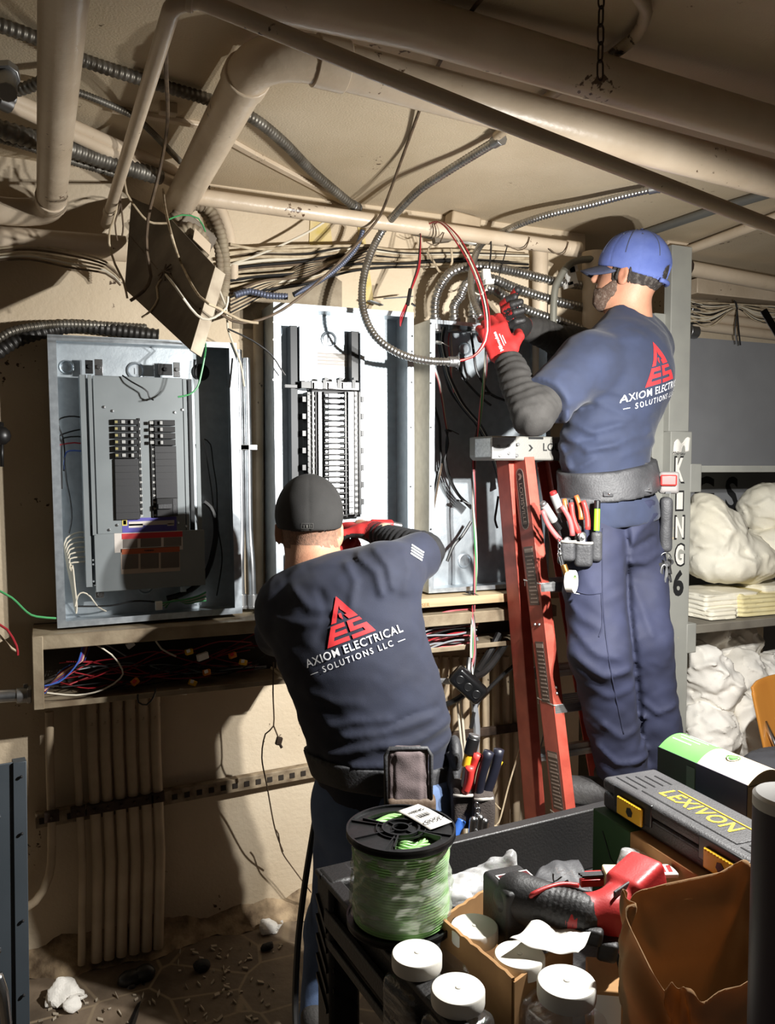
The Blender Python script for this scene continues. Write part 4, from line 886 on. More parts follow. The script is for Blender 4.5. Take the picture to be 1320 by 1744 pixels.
for k, (u0, u1, m_) in enumerate(((778, 792, 'whitewire'), (784, 796, 'whitewire'), (806, 803, 'greywire'))):
    pw('hanging_cable', [(u0,1190,2.3),(u0+6,1250,2.3),(u1,1330,2.3),(u1+2,1420,2.3)], .004 if k < 2 else .011, m_, ['pale wire hanging straight down under the black bushing', 'second pale wire hanging under the black bushing', 'pale conduit standing behind the tool pouch of the man'][k])
for k in range(9):
    u = 742 + k*17
    pipe('wall_conduit', [P(u, 1118, y=2.52), P(u+2, 1460, y=2.52)], .0135, ['first', 'second', 'third', 'fourth', 'fifth', 'sixth', 'seventh', 'eighth', 'last'][k] + ' shaded wall conduit behind the ladder, counted from the man in the black cap', 'conduit', seg=12, group='shaded conduits behind the ladder')
cb = MB()
add('strut_channel', MB().bar(P(735, 1258, y=2.50), P(900, 1236, y=2.50), .03, .016, (0,0,1)), 'rust', label='rusty strut across the shaded conduits behind the ladder', cat='strut', bevel=.003)
for k, pts in enumerate([[(838,1408,2.3),(850,1400,2.3),(866,1340,2.32),(884,1280,2.34),(896,1240,2.35)], [(806,1380,2.2),(830,1400,2.2),(850,1420,2.2),(880,1424,2.2)], [(826,1340,2.2),(836,1360,2.2),(852,1378,2.2)], [(836,1405,2.2),(860,1412,2.2),(890,1430,2.2)], [(904,1268,2.3),(912,1300,2.3),(928,1240,2.3),(935,1180,2.32)]]):
    pw('loose_wire', pts, .0028, 'oldcable' if k != 4 else 'greywire', ['pale wire hanging in a long curve left of the ladder', 'stiff pale wire poking out behind the tool pouch', 'short pale wire end beside the dark cutters', 'pale wire lying over the cart behind the ladder', 'thin grey wire between the ladder rails'][k])
# far left edge
pw('loose_wire', [(-10,1002,2.3),(20,1018,2.3),(45,1042,2.33),(62,1050,2.36),(95,1053,2.39)], .003, 'greenwire', 'green wire coming in from the left to the foot of the breaker box')
pw('loose_wire', [(-10,1060,2.3),(12,1072,2.3),(28,1100,2.3),(30,1116,2.3)], .0032, 'redwire', 'red wire hooking down at the far left of the wall')
pw('loose_wire', [(-10,1072,2.32),(8,1092,2.32),(20,1104,2.32),(30,1110,2.32)], .003, 'oldcable', 'tan wire beside the red hooked wire at the far left')
e = root('steel_conduit', 'bright steel conduit stub joining the trough from the left', 'conduit', P(20, 1186, y=2.40))
add('tube', MB().cyl(P(-40, 1189, y=2.40), P(34, 1184, y=2.40), .017, 16), 'emt_steel' if 'emt_steel' in M else bpy.data.materials['emt_steel'], e)
add('connector', MB().cyl(P(28, 1185, y=2.40), P(48, 1183, y=2.40), .021, 16).cyl(P(46, 1183, y=2.40), P(54, 1182.5, y=2.40), .025, 8).box(*[c for ab in zip(P(44,1168,y=2.40)-Vector((.006,.004,.006)), P(44,1168,y=2.40)+Vector((.006,.004,.006))) for c in ab]), 'steel', e, bevel=.002)
add('pull_switch', MB().ball(P(1, 742, y=2.42), .026, 12, (1,.8,1)).cyl(P(0, 720, y=2.43), P(1, 742, y=2.42), .009, 8).cyl(P(3, 750, y=2.42), P(3, 795, y=2.42), .005, 8), 'blackwire', label='black knob with a hanging cord at the far left edge of the wall', cat='knob', smooth=180)
# ================================================================== red fibreglass stepladder
FIB = mat('red_fibreglass', (184, 84, 68), .5, mix=(166, 70, 56), scale=20, bump=.06, bscale=300)
ALU = mat('aluminium', (206, 206, 204), .38, .8, mix=(180,180,180), scale=18, stretch=(1,8,8))
CAPM = mat('grey_ladder_cap', (132, 130, 124), .5, .2, bump=.08, bscale=200)
STK = mat('ladder_sticker', (92, 74, 66), .6); STKW = mat('sticker_print', (150, 132, 120), .6); STKK = mat('ladder_badge', (44, 42, 44), .45)
ft, fb = P(884, 782, y=2.22), P(955, 1392, y=2.04)      # left front rail: top and a low point
def ext(a, b, z): return a + (b-a)*((a.z-z)/(a.z-b.z))
fb0 = ext(ft, fb, .012)
bt, bb_ = P(857, 784, y=2.285), P(906, 1402, y=2.275); bb0 = ext(bt, bb_, .012)
W0, W1 = .20, .37
STEP_Z = P(1000, 1372, d=2.55).z      # the tread the man stands on
Ld = root('stepladder', 'red fibreglass stepladder with a grey top cap, holding up the man in the blue cap', 'ladder', (fb0.x, fb0.y, 0))
def rail(name, a, b, sgn):
    """channel rail: web facing sideways, two flanges"""
    mb = MB(); d = (b-a).normalized(); x = Vector((1,0,0)); x = (x - d*x.dot(d)).normalized(); y = d.cross(x)
    if y.y > 0: y = -y
    for (o1, h) in ((x*0, (.0035, .038)),):
        mb.obox((a+b)/2 - x*sgn*.0, (x, y, d), (.0035, .039, (b-a).length/2))
    for k in (-1, 1): mb.obox((a+b)/2 + x*sgn*.014 + y*(.036*k), (x, y, d), (.0175, .0028, (b-a).length/2))
    return add(name, mb, FIB, Ld, bevel=.0015), x, y, d
rl, rx, ry, rd = rail('front_rail', ft, fb0, 1)
rail('front_rail', ft + Vector((W0,0,0)), fb0 + Vector((W1,0,0)), -1)
rail('rear_rail', bt, bb0, 1); rail('rear_rail', bt + Vector((W0-.02,0,0)), bb0 + Vector((W1-.03,0,0)), -1)
for k, v in enumerate((1000, 1210, 1378, 1560)):
    z = P(960, v, d=2.42).z if k != 2 else STEP_Z - .004
    f = (ft.z-z)/(ft.z-fb0.z); a = ft.lerp(fb0, f); wv = W0 + (W1-W0)*f
    mb = MB().box(a.x-.004, a.x+wv+.004, a.y-.042, a.y+.05, z-.004, z).box(a.x, a.x+wv, a.y-.044, a.y-.040, z-.028, z).box(a.x, a.x+wv, a.y+.047, a.y+.05, z-.022, z)
    st_ = add('step', mb, ALU, Ld, bevel=.001)
    for j in range(7): pass
    add('tread', MB().box(a.x, a.x+wv, a.y-.036, a.y-.030, z, z+.0015).box(a.x, a.x+wv, a.y-.018, a.y-.012, z, z+.0015).box(a.x, a.x+wv, a.y, a.y+.006, z, z+.0015).box(a.x, a.x+wv, a.y+.018, a.y+.024, z, z+.0015).box(a.x, a.x+wv, a.y+.036, a.y+.042, z, z+.0015), ALU, st_)
for k, v in enumerate((1182, 1340, 1020)):
    z = P(920, v, d=2.45).z; f = (bt.z-z)/(bt.z-bb0.z); a = bt.lerp(bb0, f)
    add('rear_brace', MB().box(a.x, a.x+W0+(W1-W0)*f-.02, a.y-.012, a.y+.006, z-.022, z+.022), ALU, Ld, bevel=.002)
    add('brace_lip', MB().box(a.x, a.x+W0+(W1-W0)*f-.02, a.y-.016, a.y-.012, z-.006, z+.002), 'galv2', Ld)
# cap
CYF = 2.185
c0, c1_ = P(838, 742, y=CYF), P(838, 784, y=CYF)
zc1, zc0 = c0.z, c1_.z; xl = c0.x - .0
mb = MB().prism([(0, zc1-.0),(W0+.075, zc1),(W0+.075, zc0+.012),(W0+.06, zc0),(.012, zc0),(0, zc0+.010)], (xl, CYF, 0), (1,0,0), (0,0,1), (0,.145,0))
lc = add('top_cap', mb, CAPM, Ld, bevel=.006, segs=3)
add('corner_plate', MB().box(xl-.003, xl+.082, CYF-.006, CYF, zc0+.004, zc1-.004).box(xl-.004, xl, CYF, CYF+.10, zc0+.010, zc1-.006), ALU, lc, bevel=.002)
for u, v in ((849,760),(866,759),(882,757),(866,772),(851,776),(880,776)):
    q = P(u, v, y=CYF-.006); add('bolt', MB().cyl(q + Vector((0,.001,0)), q - Vector((0,.0045,0)), .005, 10), 'steel', lc, bevel=.001)
add('slot', MB().box(P(900,747,y=CYF).x, P(925,747,y=CYF).x, CYF-.0015, CYF+.001, P(900,748,y=CYF).z, P(900,744,y=CYF).z), 'black', lc)
lt = MB(); letter(lt, 'LOUISVILLE', .034, P(914, 762, y=CYF-.0012) + Vector((.108, 0, 0)), (1,0,0), (0,0,1), (0,0,0), .0004); add('raised_lettering', lt, 'blackm', lc, smooth=0)
q = P(905, 763, y=CYF-.0015); add('arrow_mark', MB().prism([(-.010,-.010),(-.004,-.010),(.006,0),(-.004,.010),(-.010,.010),(-.001,0)], q, (1,0,0), (0,0,1), (0,-.0006,0)), 'blackm', lc, smooth=0)
# badge and warning stickers on the web of the front rail (facing sideways)
def webpt(v, w): # a point on the web at photo row v, w across
    z = P(900, v, d=2.42).z; f = (ft.z-z)/(ft.z-fb0.z); return ft.lerp(fb0, f) - rx*.0040 + ry*w
def websticker(name, v0, v1, hw, m_, label=None, rnd=0):
    a, b = webpt(v0, 0), webpt(v1, 0); L = (a-b).length; up = (a-b).normalized()
    pol = [(-hw, 0), (hw, 0), (hw, L), (-hw, L)]
    if rnd: pol = [(hw*math.cos(t), hw+hw*math.sin(t)) for t in [math.pi + math.pi*i/10 for i in range(11)]] + [(hw*math.cos(t), L-hw+hw*math.sin(t)) for t in [math.pi*i/10 for i in range(11)]]
    return add(name, MB().prism(pol, b, ry, up, -rx*.0006), m_, rl, label=label, smooth=0), b, up, L
bd, b, up, L = websticker('badge', 798, 908, .021, STKW, None, 1)
bd2, b, up, L = websticker('badge_face', 800, 906, .018, STKK, None, 1)
lt = MB(); o = b + up*L*.42 - rx*.0012; letter(lt, 'LOUISVILLE', .026, o - rx*.0006, -up, ry if ry.dot(CAM_R) > 0 else -ry, (0,0,0), .0003); 
add('badge_lettering', lt, STKW, rl, smooth=0)
add('badge_arrow', MB().prism([(-.010,-.010),(.002,-.010),(.012,0),(.002,.010),(-.010,.010),(0,0)], b + up*L*.88 - rx*.0012, ry, -up, -rx*.0004), STKW, rl, smooth=0)
for (v0, v1, hw) in ((938, 1042, .026), (1106, 1212, .022), (1296, 1396, .027)):
    s_, b, up, L = websticker('warning_sticker', v0, v1, hw, STK)
    mb = MB(); n = 13
    for i in range(n): mb.obox(b + up*(L*(.05+.78*i/(n-1))) - rx*.0010, (ry, up, rx), (hw*(.8 - .25*((i*7) % 3)/2), L*.011, .0003))
    mb.obox(b + up*L*.93 - rx*.0010, (ry, up, rx), (hw*.85, L*.035, .0003)); add('printed_lines', mb, STKW, s_, kind='stuff')
for v, w in ((1076, -.012), (1076, .012)):
    add('rivet', MB().ball(webpt(v, w), .005, 8), 'steel', rl)
for v in (1205, 1216):
    z = P(960, v, d=2.3).z; f = (ft.z-z)/(ft.z-fb0.z); q = ft.lerp(fb0, f) + rx*.012 + ry*.039; add('rivet', MB().ball(q, .006, 8), 'chrome', rl)
# ================================================================== the two men
def nz(p, s, seed=0):
    """cheap smooth noise, -1..1"""
    x, y, z = p[:,0]*s+seed, p[:,1]*s+seed*1.7, p[:,2]*s+seed*.6
    return (np.sin(x + 1.7*np.sin(y*.9 + 2.1*np.sin(z*.7)))*.5 + np.sin(y*1.3 + 1.9*np.sin(z*1.1 + 1.3*np.sin(x*.8)))*.3 + np.sin(z*1.7 + 1.4*np.sin(x*1.3))*.2)
def folds(p, lines, ax):
    """ridges (+) and creases (-) running along lines, measured across the direction ax"""
    ax = np.array(ax)/np.linalg.norm(ax); q = p - (p@ax)[:,None]*ax; out = np.zeros(len(p))
    for pts, amp, w in lines:
        pts = [np.array(a) - (np.array(a)@ax)*ax for a in pts]; d = np.full(len(p), 9.)
        for a, b in zip(pts, pts[1:]): d = np.minimum(d, cap(q, a, b, 0))
        out += amp*np.exp(-(d/w)**2)
    return out
def plane(p, o, n):
    n = np.array(n, float); n /= np.linalg.norm(n); return (p - np.array(o))@n
HEAD_PARTS = {}
def head_sdf(p, c, f, s, u, ear=1):
    q = (p - np.array(c)) @ np.array([list(f), list(s), list(u)]).T
    d = ell(q, (-.012,0,.030), (.098,.076,.092))
    d = smin(d, ell(q, (.030,0,-.042), (.060,.058,.066)), .03)
    d = smin(d, ell(q, (.060,0,-.086), (.028,.032,.026)), .03)
    d = smin(d, cap(q, (.082,0,.018), (.106,0,-.020), .009, .0125), .014)
    d = smin(d, cap(q, (.074,-.03,.026), (.074,.03,.026), .014), .014)
    d = smin(d, cap(q, (.084,-.014,-.056), (.084,.014,-.056), .008), .010)
    d = smin(d, cap(q, (.080,-.012,-.066), (.080,.012,-.066), .008), .006)
    for k in (-1, 1):
        d = smax(d, -ell(q, (.092,k*.032,.006), (.014,.018,.012)), .01)
        e = ell(q, (-.006,k*.080,-.012), (.020,.010,.032), ((.96,-.28*k,0),(.28*k,.96,0),(0,0,1)))
        e = smax(e, -ell(q, (-.002,k*.090,-.010), (.011,.007,.019)), .004)
        d = smin(d, e, .006)
    return d
def frame(F):
    F = Vector(F).normalized(); R = F.cross(Vector((0,0,1))).normalized(); return F, R, R.cross(F)
SKIN1 = mat('skin_tan', (196, 146, 118), .55, mix=(176, 120, 96), scale=9, bump=.08, bscale=220)
SKIN2 = mat('skin_pale_tan', (190, 144, 116), .55, mix=(160, 112, 88), scale=10, bump=.08, bscale=220)
HAIR = mat('dark_grey_hair', (52, 46, 42), .8, mix=(104, 98, 92), scale=90, amt=(.5,.75), bump=.5, bscale=400)
BEARD = mat('grey_beard', (96, 76, 64), .85, mix=(142, 128, 116), scale=140, amt=(.5,.75), bump=.5, bscale=420)
BUZZ = mat('cropped_hair', (112, 86, 70), .8, mix=(140, 104, 84), scale=120, bump=.2, bscale=300)
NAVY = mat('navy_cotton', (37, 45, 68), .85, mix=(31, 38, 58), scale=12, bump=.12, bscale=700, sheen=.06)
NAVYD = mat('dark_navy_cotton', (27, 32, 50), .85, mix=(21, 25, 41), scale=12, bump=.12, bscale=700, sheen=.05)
NAVYP = mat('navy_work_trousers', (38, 42, 66), .8, mix=(30, 33, 53), scale=7, bump=.12, bscale=600)
DENIM = mat('blue_denim', (92, 112, 146), .85, mix=(68, 86, 120), scale=8, bump=.15, bscale=500)
GSLV = mat('charcoal_knit', (50, 48, 46), .9, mix=(40, 38, 36), scale=30, bump=.2, bscale=500)
BSLV = mat('black_knit', (24, 24, 26), .85, bump=.15, bscale=500)
GRED = mat('red_knit_glove', (190, 44, 42), .7, mix=(168, 34, 34), scale=20, bump=.2, bscale=500)
GCUF = mat('dark_red_cuff', (120, 28, 30), .85, bump=.3, bscale=300)
GBLK = mat('black_dipped_palm', (34, 33, 33), .55, bump=.2, bscale=200)
GRIM = mat('cuff_rim', (204, 168, 140), .8)
CAPB = mat('washed_blue_cotton', (100, 116, 176), .85, mix=(80, 96, 158), scale=10, bump=.15, bscale=500)
CAPN = mat('faded_navy_brim', (60, 66, 92), .85, mix=(78, 84, 104), scale=14, bump=.15, bscale=500)
CAPK = mat('charcoal_wool_cap', (44, 43, 42), .9, mix=(36, 35, 34), scale=14, bump=.12, bscale=600)
LEATH = mat('black_leather', (46, 46, 48), .6, mix=(64, 64, 66), scale=14, bump=.2, bscale=160)
BOOT = mat('dark_boot_leather', (52, 50, 50), .6, mix=(74, 72, 70), scale=12, bump=.2, bscale=120)
LOGOR = mat('red_print_ink', (196, 44, 48), .7)
LOGOW = mat('white_print_ink', (226, 226, 228), .7)

def hand_sdf(p, w, x, n, t, curl, spread=.0, thumb=.5, grow=.0015, scale=1.0):
    """palm and five fingers: w wrist, x towards the fingers, n out of the palm, t thumb side"""
    x, n, t = [np.array(Vector(k).normalized()) for k in (x, n, t)]; w = np.array(w); S = scale
    d = rbox(p, w + x*.050*S, (.050*S, .040*S, .015*S), .014, (x, t, n))
    d = smin(d, cap(p, w - x*.01, w + x*.02, .026*S), .02)
    L = [(.040,.026,.022), (.044,.030,.024), (.041,.027,.023), (.032,.021,.020)]
    for k in range(4):
        b = w + x*(.096 - .004*abs(k-1.2))*S + t*(.031 - .0205*k)*S
        a = 0.0; o = b; q = b
        c = curl[k] if hasattr(curl, '__len__') else curl
        for j in range(3):
            a += c*(.75 if j == 0 else 1.0)
            q = o + (x*math.cos(a) + n*math.sin(a) + t*(1.5-k)*spread)*L[k][j]*S
            d = smin(d, cap(p, o, q, (.0108-.0007*j)*S+grow, (.0101-.0008*j)*S+grow), .004 if j == 0 else .002); o = q
    b = w + x*.022*S + t*.030*S
    d1 = x*.62 + t*.70 + n*.30*thumb; d1 /= np.linalg.norm(d1); m = b + d1*.042*S
    d2 = x*(.95-.3*thumb) + t*.18 + n*.75*thumb; d2 /= np.linalg.norm(d2); e = m + d2*.034*S
    d3 = d2*.8 + n*.4*thumb; d3 /= np.linalg.norm(d3); g = e + d3*.024*S
    d = smin(d, cap(p, b, m, .017*S, .0125*S), .014); d = smin(d, cap(p, m, e, .0120*S+grow, .0112*S+grow), .003); d = smin(d, cap(p, e, g, .0112*S+grow, .0098*S+grow), .002)
    return d
def glove(par, w, x, n, t, curl, spread=0., thumb=.5, scale=1.05, cuff=.075, label=None):
    w, x, n, t = Vector(w), Vector(x).normalized(), Vector(n).normalized(), Vector(t).normalized()
    n = (n - x*n.dot(x)).normalized(); t = (t - x*t.dot(x) - n*t.dot(n)).normalized()
    f = lambda p: smin(hand_sdf(p, w, x, n, t, curl, spread, thumb, .0015, scale), cap(p, np.array(w - x*cuff), np.array(w), .034, .0295), .012)
    lo, hi = bounds([w - x*(cuff+.02), w + x*.12 + n*.08, w + x*.12 - n*.04, w + x*.1 + t*.08, w + x*.1 - t*.07, w+x*.22], .05)
    o = add('glove', skin(f, lo, hi, .0034), GRED, par, label, mats=[GBLK, GCUF, GRIM], smooth=180)
    def sel(c, m):
        q = c - w; a = q.dot(x)
        if a < -cuff + .006: return 3
        if a < -.006: return 2
        return 1 if (m.dot(n) > .15 or a > .155*scale or (a > .1 and m.dot(n) > -.25)) else 0
    paint(o, sel); return o
def ribbed(p, a, b, ra, rb, rib=.0025, pitch=.02, bulge=.004):
    a = np.array(a); b = np.array(b); L = np.linalg.norm(b-a); t = ((p-a)@(b-a))/L
    return cap(p, a, b, ra, rb) - rib*np.sin(t*2*np.pi/pitch + 2*nz(p, 30)) - bulge*nz(p, 24, 3)
def logo_art():
    """the shirt print: a triangle built from the letters A, E and S; unit base"""
    pol = []
    def b(*q): pol.append(q)
    b((0,1),(-.285,.45),(-.175,.45),(-.012,.79),(-.012,.70),(.09,.56),(.03,.56),(.09,.45),(.285,.45))
    b((-.075,.62),(-.022,.62),(-.022,.47),(-.075,.54))
    b((-.305,.41),(-.03,.41),(-.03,.32),(-.24,.32),(-.27,.255),(-.03,.255),(-.03,.165),(-.315,.165),(-.345,.095),(-.03,.095),(-.03,0),(-.52,0))
    b((.305,.41),(.03,.41),(.03,.335),(.34,.335)); b((.13,.335),(.03,.335),(.03,.245),(.13,.245)); b((.405,.245),(.03,.245),(.03,.165),(.44,.165)); b((.44,.165),(.30,.165),(.33,.09),(.478,.09)); b((.478,.09),(.03,.09),(.03,0),(.52,0))
    v = []; f = []
    for q in pol:
        o = len(v); v += list(q); f.append(tuple(range(o, o+len(q))))
    return v, f
def back_print(shirt, geo, o, ux, uy, ray, w):
    """w = width of the long line of lettering"""
    bv = BVHTree.FromPolygons([tuple(k) for k in geo[0]], [tuple(int(i) for i in q) for q in geo[1]])
    v, f = logo_art(); h = w*.52
    add('printed_logo', drape([(p[0]*h*.92, p[1]*h*.86 + w*.115) for p in v], f, o, ux, uy, ray, bv, .0025, .010), LOGOR, shirt, label='red triangular logo print', smooth=180)
    for txt, size, yy, wid, bold, sp in (('AXIOM ELECTRICAL', .112*w, .045*w, w, .00025, 1.10), ('\u2014 SOLUTIONS LLC \u2014', .085*w, -.060*w, w*.98, .0001, 1.4)):
        v, f = glyphs(txt, size, bold, sp); xs = [p[0] for p in v]; k = wid/(max(xs)-min(xs)); c = (max(xs)+min(xs))/2
        add('printed_lettering', drape([((p[0]-c)*k, p[1]+yy) for p in v], f, o, ux, uy, ray, bv, .0025, .010), LOGOW, shirt, label='white printed lettering', smooth=180)

# ------------------------------------------------------------------ man in the black cap, seen from behind
J = {k: P(u, v, d=d) for k, (u, v, d) in dict(
    head=(527, 898, 2.13), neck=(535, 972, 2.09), chest=(592, 1075, 2.02), belly=(638, 1215, 2.02), pelvis=(658, 1340, 2.03),
    shL=(492, 1040, 2.08), elL=(470, 1085, 2.30), wrL=(560, 985, 2.42), shR=(655, 982, 2.03), elR=(722, 940, 2.21), wrR=(640, 907, 2.38),
    hipL=(607, 1375, 2.04), knL=(575, 1575, 2.22), anL=(552, 1745, 2.10), hipR=(706, 1370, 2.00), knR=(742, 1570, 2.14), anR=(742, 1760, 1.98)).items()}
F1, R1, U1 = frame((.36, .93, 0))
H1F, H1R, H1U = frame((.30, .95, -.10))
LN = Vector(J['neck'] - J['pelvis']).normalized()
SIDE1 = (R1 + Vector((0,0,.28))).normalized()
def torso1(p, g=0.):
    d = ecap(p, J['pelvis'], J['belly'], .160+g, .158+g, SIDE1, .72)
    d = smin(d, ecap(p, J['belly'], J['chest'], .158+g, .168+g, SIDE1, .66), .05)
    d = smin(d, ecap(p, J['chest'], J['neck'], .150+g, .075+g, SIDE1, .62), .07)
    d = smin(d, cap(p, J['shL'], J['shR'], .068+g, .070+g), .06)
    return d
def body1(p):
    d = head_sdf(p, J['head'], H1F, H1R, H1U)
    d = smin(d, cap(p, J['head'] - H1U*.05 - H1F*.02, J['neck'] - LN*.02, .058, .066), .03)
    d = smin(d, torso1(p, -.014), .04)
    for s in 'LR':
        d = smin(d, cap(p, J['sh'+s], J['el'+s], .050, .042), .03)
        d = smin(d, cap(p, J['el'+s], J['wr'+s], .041, .028), .015)
        d = smin(d, cap(p, J['hip'+s], J['kn'+s], .082, .058), .05)
        d = smin(d, cap(p, J['kn'+s], J['an'+s], .056, .038), .02)
        d = smin(d, cap(p, J['an'+s], J['an'+s] + F1*.14 + Vector((0,0,-.05)), .038, .030), .02)
        w = J['wr'+s]; d = smin(d, cap(p, w, w + (w - J['el'+s]).normalized()*.08, .026, .022), .01)
    return d
def fl(*uv, d=1.93): return [P(u, v, d=d) for u, v in uv]
FOLD1 = [(fl((560,1285),(640,1262),(700,1262),(765,1240)), .007, .012), (fl((585,1250),(650,1240),(735,1222)), .006, .010), (fl((600,1300),(690,1296),(768,1272)), .006, .010),
         (fl((560,1235),(600,1222),(660,1218)), .004, .010), (fl((612,952),(640,975),(650,1010)), .007, .010), (fl((640,940),(662,965),(668,1000)), .006, .009), (fl((590,965),(605,990),(598,1030)), .005, .010),
         (fl((500,1010),(530,1035),(575,1038)), .005, .012), (fl((470,1060),(520,1062),(560,1055)), .004, .010), (fl((690,945),(700,975),(690,1010)), .004, .010), (fl((530,1180),(570,1190),(610,1188)), .003, .012),
         (fl((745,1210),(700,1215),(640,1240)), -.004, .008), (fl((545,1300),(600,1318),(690,1312)), -.005, .010), (fl((545,1010),(560,1050),(545,1085)), -.004, .012)]
def shirt1(p):
    g = .004
    d = torso1(p, g)
    sl = J['elR'] + (J['shR']-J['elR'])*.10
    a = smax(cap(p, J['shR'], J['elR'], .068, .066), plane(p, sl, J['elR']-J['shR']), .006); d = smin(d, a, .05)
    a = smax(cap(p, J['shL'], J['elL'], .070, .062), plane(p, J['elL'] + (J['shL']-J['elL'])*.1, J['elL']-J['shL']), .006); d = smin(d, a, .05)
    d = d - folds(p, FOLD1, F1) - .0025*nz(p, 22, 1) - .0012*nz(p, 70, 6)
    d = smax(d, cap(p, J['neck'] + LN*.075, J['head'], .062)*-1, .004)      # neckline
    d = smax(d, plane(p, J['neck'] + LN*.022, LN + F1*.1), .01)
    d = smax(d, plane(p, P(650, 1372, d=2.0), (0,0,-1) + 0*np.array(F1)), .006)
    return d
m1 = body1
lo, hi = bounds(list(J.values()), .20); lo[2] = 0.0
bodyL = add('person', skin(m1, lo, hi, .010), SKIN2, label='man in a black cap and navy printed shirt, working at the middle box, back turned', cat='person', mats=[BUZZ], smooth=180)
def _buzz(c, n):
    q = c - J['head']; f = q.dot(H1F); u = q.dot(H1U); s = abs(q.dot(H1R))
    return 1 if (f < .01 and u > -.050 + .3*max(0, f+.03) and s < .074) else 0
paint(bodyL, _buzz)
g1 = skin(shirt1, *bounds([J[k] for k in ('neck','pelvis','shL','shR','elR','elL')], .2), .0065)
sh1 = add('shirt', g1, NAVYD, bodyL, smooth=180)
c0_ = P(606, 1108, d=1.80); tx = (P(694, 1075, d=1.80) - P(518, 1142, d=1.80)).normalized(); vr = (c0_ - EYEP).normalized(); ty = vr.cross(tx)*-1
ty = tx.cross(vr)*1.0
if ty.z < 0: ty = -ty
back_print(sh1, g1, c0_, tx, ty, vr, .238)
bv1 = BVHTree.FromPolygons([tuple(k) for k in g1[0]], [tuple(int(i) for i in q) for q in g1[1]])
flag = MB()
o_ = P(708, 940, d=1.95); r_ = (o_-EYEP).normalized(); fx = (P(722, 948, d=1.95)-P(694, 930, d=1.95)).normalized(); fy = fx.cross(r_); fy = fy if fy.z > 0 else -fy
fv, ff = [], []
for k in range(4): b = len(fv); fv += [(-.018+.003*k, .010-.0062*k), (.018+.002*k, .010-.0062*k), (.018+.002*k, .0066-.0062*k), (-.018+.003*k, .0066-.0062*k)]; ff.append((b,b+3,b+2,b+1))
add('sleeve_print', drape(fv, ff, o_, fx, fy, r_, bv1, .002, .006), LOGOW, sh1, label='small white striped print on the sleeve', smooth=180)
# black sleeves, gloves
for s in 'RL':
    f = lambda p: smin(ribbed(p, J['sh'+s] + (J['el'+s]-J['sh'+s])*.55, J['el'+s], .052, .050), ribbed(p, J['el'+s], J['wr'+s], .050, .034), .02)
    add('undersleeve', skin(f, *bounds([J['sh'+s], J['el'+s], J['wr'+s]], .07), .006), BSLV, bodyL, smooth=180)
wr = J['wrR']; hx = (P(596, 896, d=2.47) - wr).normalized()
gR = glove(bodyL, wr + hx*.015, hx, (-.25, .75, -.45), (0, -.25, 1), (.75,.8,.85,.9), thumb=.9, cuff=.055)
wr = J['wrL']; glove(bodyL, wr, (P(590, 930, d=2.46) - wr), (.3, .9, -.2), (.5, 0, .8), .7, thumb=.8)
# jeans
def jeans1(p):
    d = ecap(p, J['pelvis'] + Vector((0,0,.05)), J['pelvis'] - Vector((0,0,.05)), .162, .165, R1, .70)
    for s in 'LR':
        l = union(.03, cap(p, J['hip'+s], J['kn'+s], .098, .080), cap(p, J['kn'+s], J['an'+s] + Vector((0,0,-.04)), .080, .072)); d = smin(d, l, .05)
    d = d - .004*nz(p, 16, 2) - .003*nz(p, 34, 5)
    d = smax(d, plane(p, J['anL'] + Vector((0,0,-.06)), (0,0,-1)), .006)
    return smax(d, plane(p, P(650, 1320, d=2.0), (0,0,1)), .01)
add('jeans', skin(jeans1, *bounds([J[k] for k in ('pelvis','hipL','hipR','knL','knR','anL','anR')], .16), .009), DENIM, bodyL, smooth=180)
for s in 'LR':
    a = J['an'+s]; z = Vector((a.x, a.y, .05))
    f = lambda p: smax(union(.03, cap(p, a, z, .052, .055), cap(p, z, z + F1*.17 + Vector((0,0,-.005)), .052, .045)), -(p[:,2]-.004), .004)
    add('boot', skin(f, *bounds([a, z, z + F1*.17], .08), .009), BOOT, bodyL, smooth=180)
# cap
def capdome(p, c, f, s, u, r, cut, grow=0.):
    q = (p - np.array(c)) @ np.array([list(f), list(s), list(u)]).T
    d = ell(q, (-.010,0,.034), (r[0]+grow, r[1]+grow, r[2]+grow)); 
    ang = np.arctan2(q[:,1], q[:,0])
    d = d + .0012*np.exp(-((np.mod(ang+math.pi/6, math.pi/3)-math.pi/6)/.03)**2)
    return d, q
def cap1(p):
    d, q = capdome(p, J['head'], H1F, H1R, H1U, (.112, .088, .104), 0)
    d = smax(d, -(q[:,2] - (-.004 + .12*(q[:,0]+.02))), .004)
    return smax(d, -ell(q, (-.010,0,.020), (.100,.077,.096)), .002) - .0008*nz(p, 40)
capg = skin(cap1, *bounds([J['head'] + H1U*.05], .17), .0045)
c1 = add('cap', capg, CAPK, bodyL, label='black fitted cap', smooth=180)
def brim(c, f, s, u, dz, L, W, droop, x0=.075):
    def fn(a, b):
        y = (a-.5)*2*W*(1 - .18*b*b); e = math.sqrt(max(0, 1 - (y/W)**2*.95))
        return c + f*(x0*e*1.0 + b*L*e*.9 + .012*b) + s*y + u*(dz - .018*(y/W)**2*1.6 - droop*b)
    return MB().grid(fn, 20, 10)
add('brim', brim(J['head'], H1F, H1R, H1U, .012, .07, .084, .012), CAPK, c1, solid=.004, smooth=180)
bvc = BVHTree.FromPolygons([tuple(k) for k in capg[0]], [tuple(int(i) for i in q) for q in capg[1]])
ev, ef = [], []
def er(a, b, c, d): k = len(ev); ev.extend([(a,b),(c,b),(c,d),(a,d)]); ef.append((k,k+1,k+2,k+3))
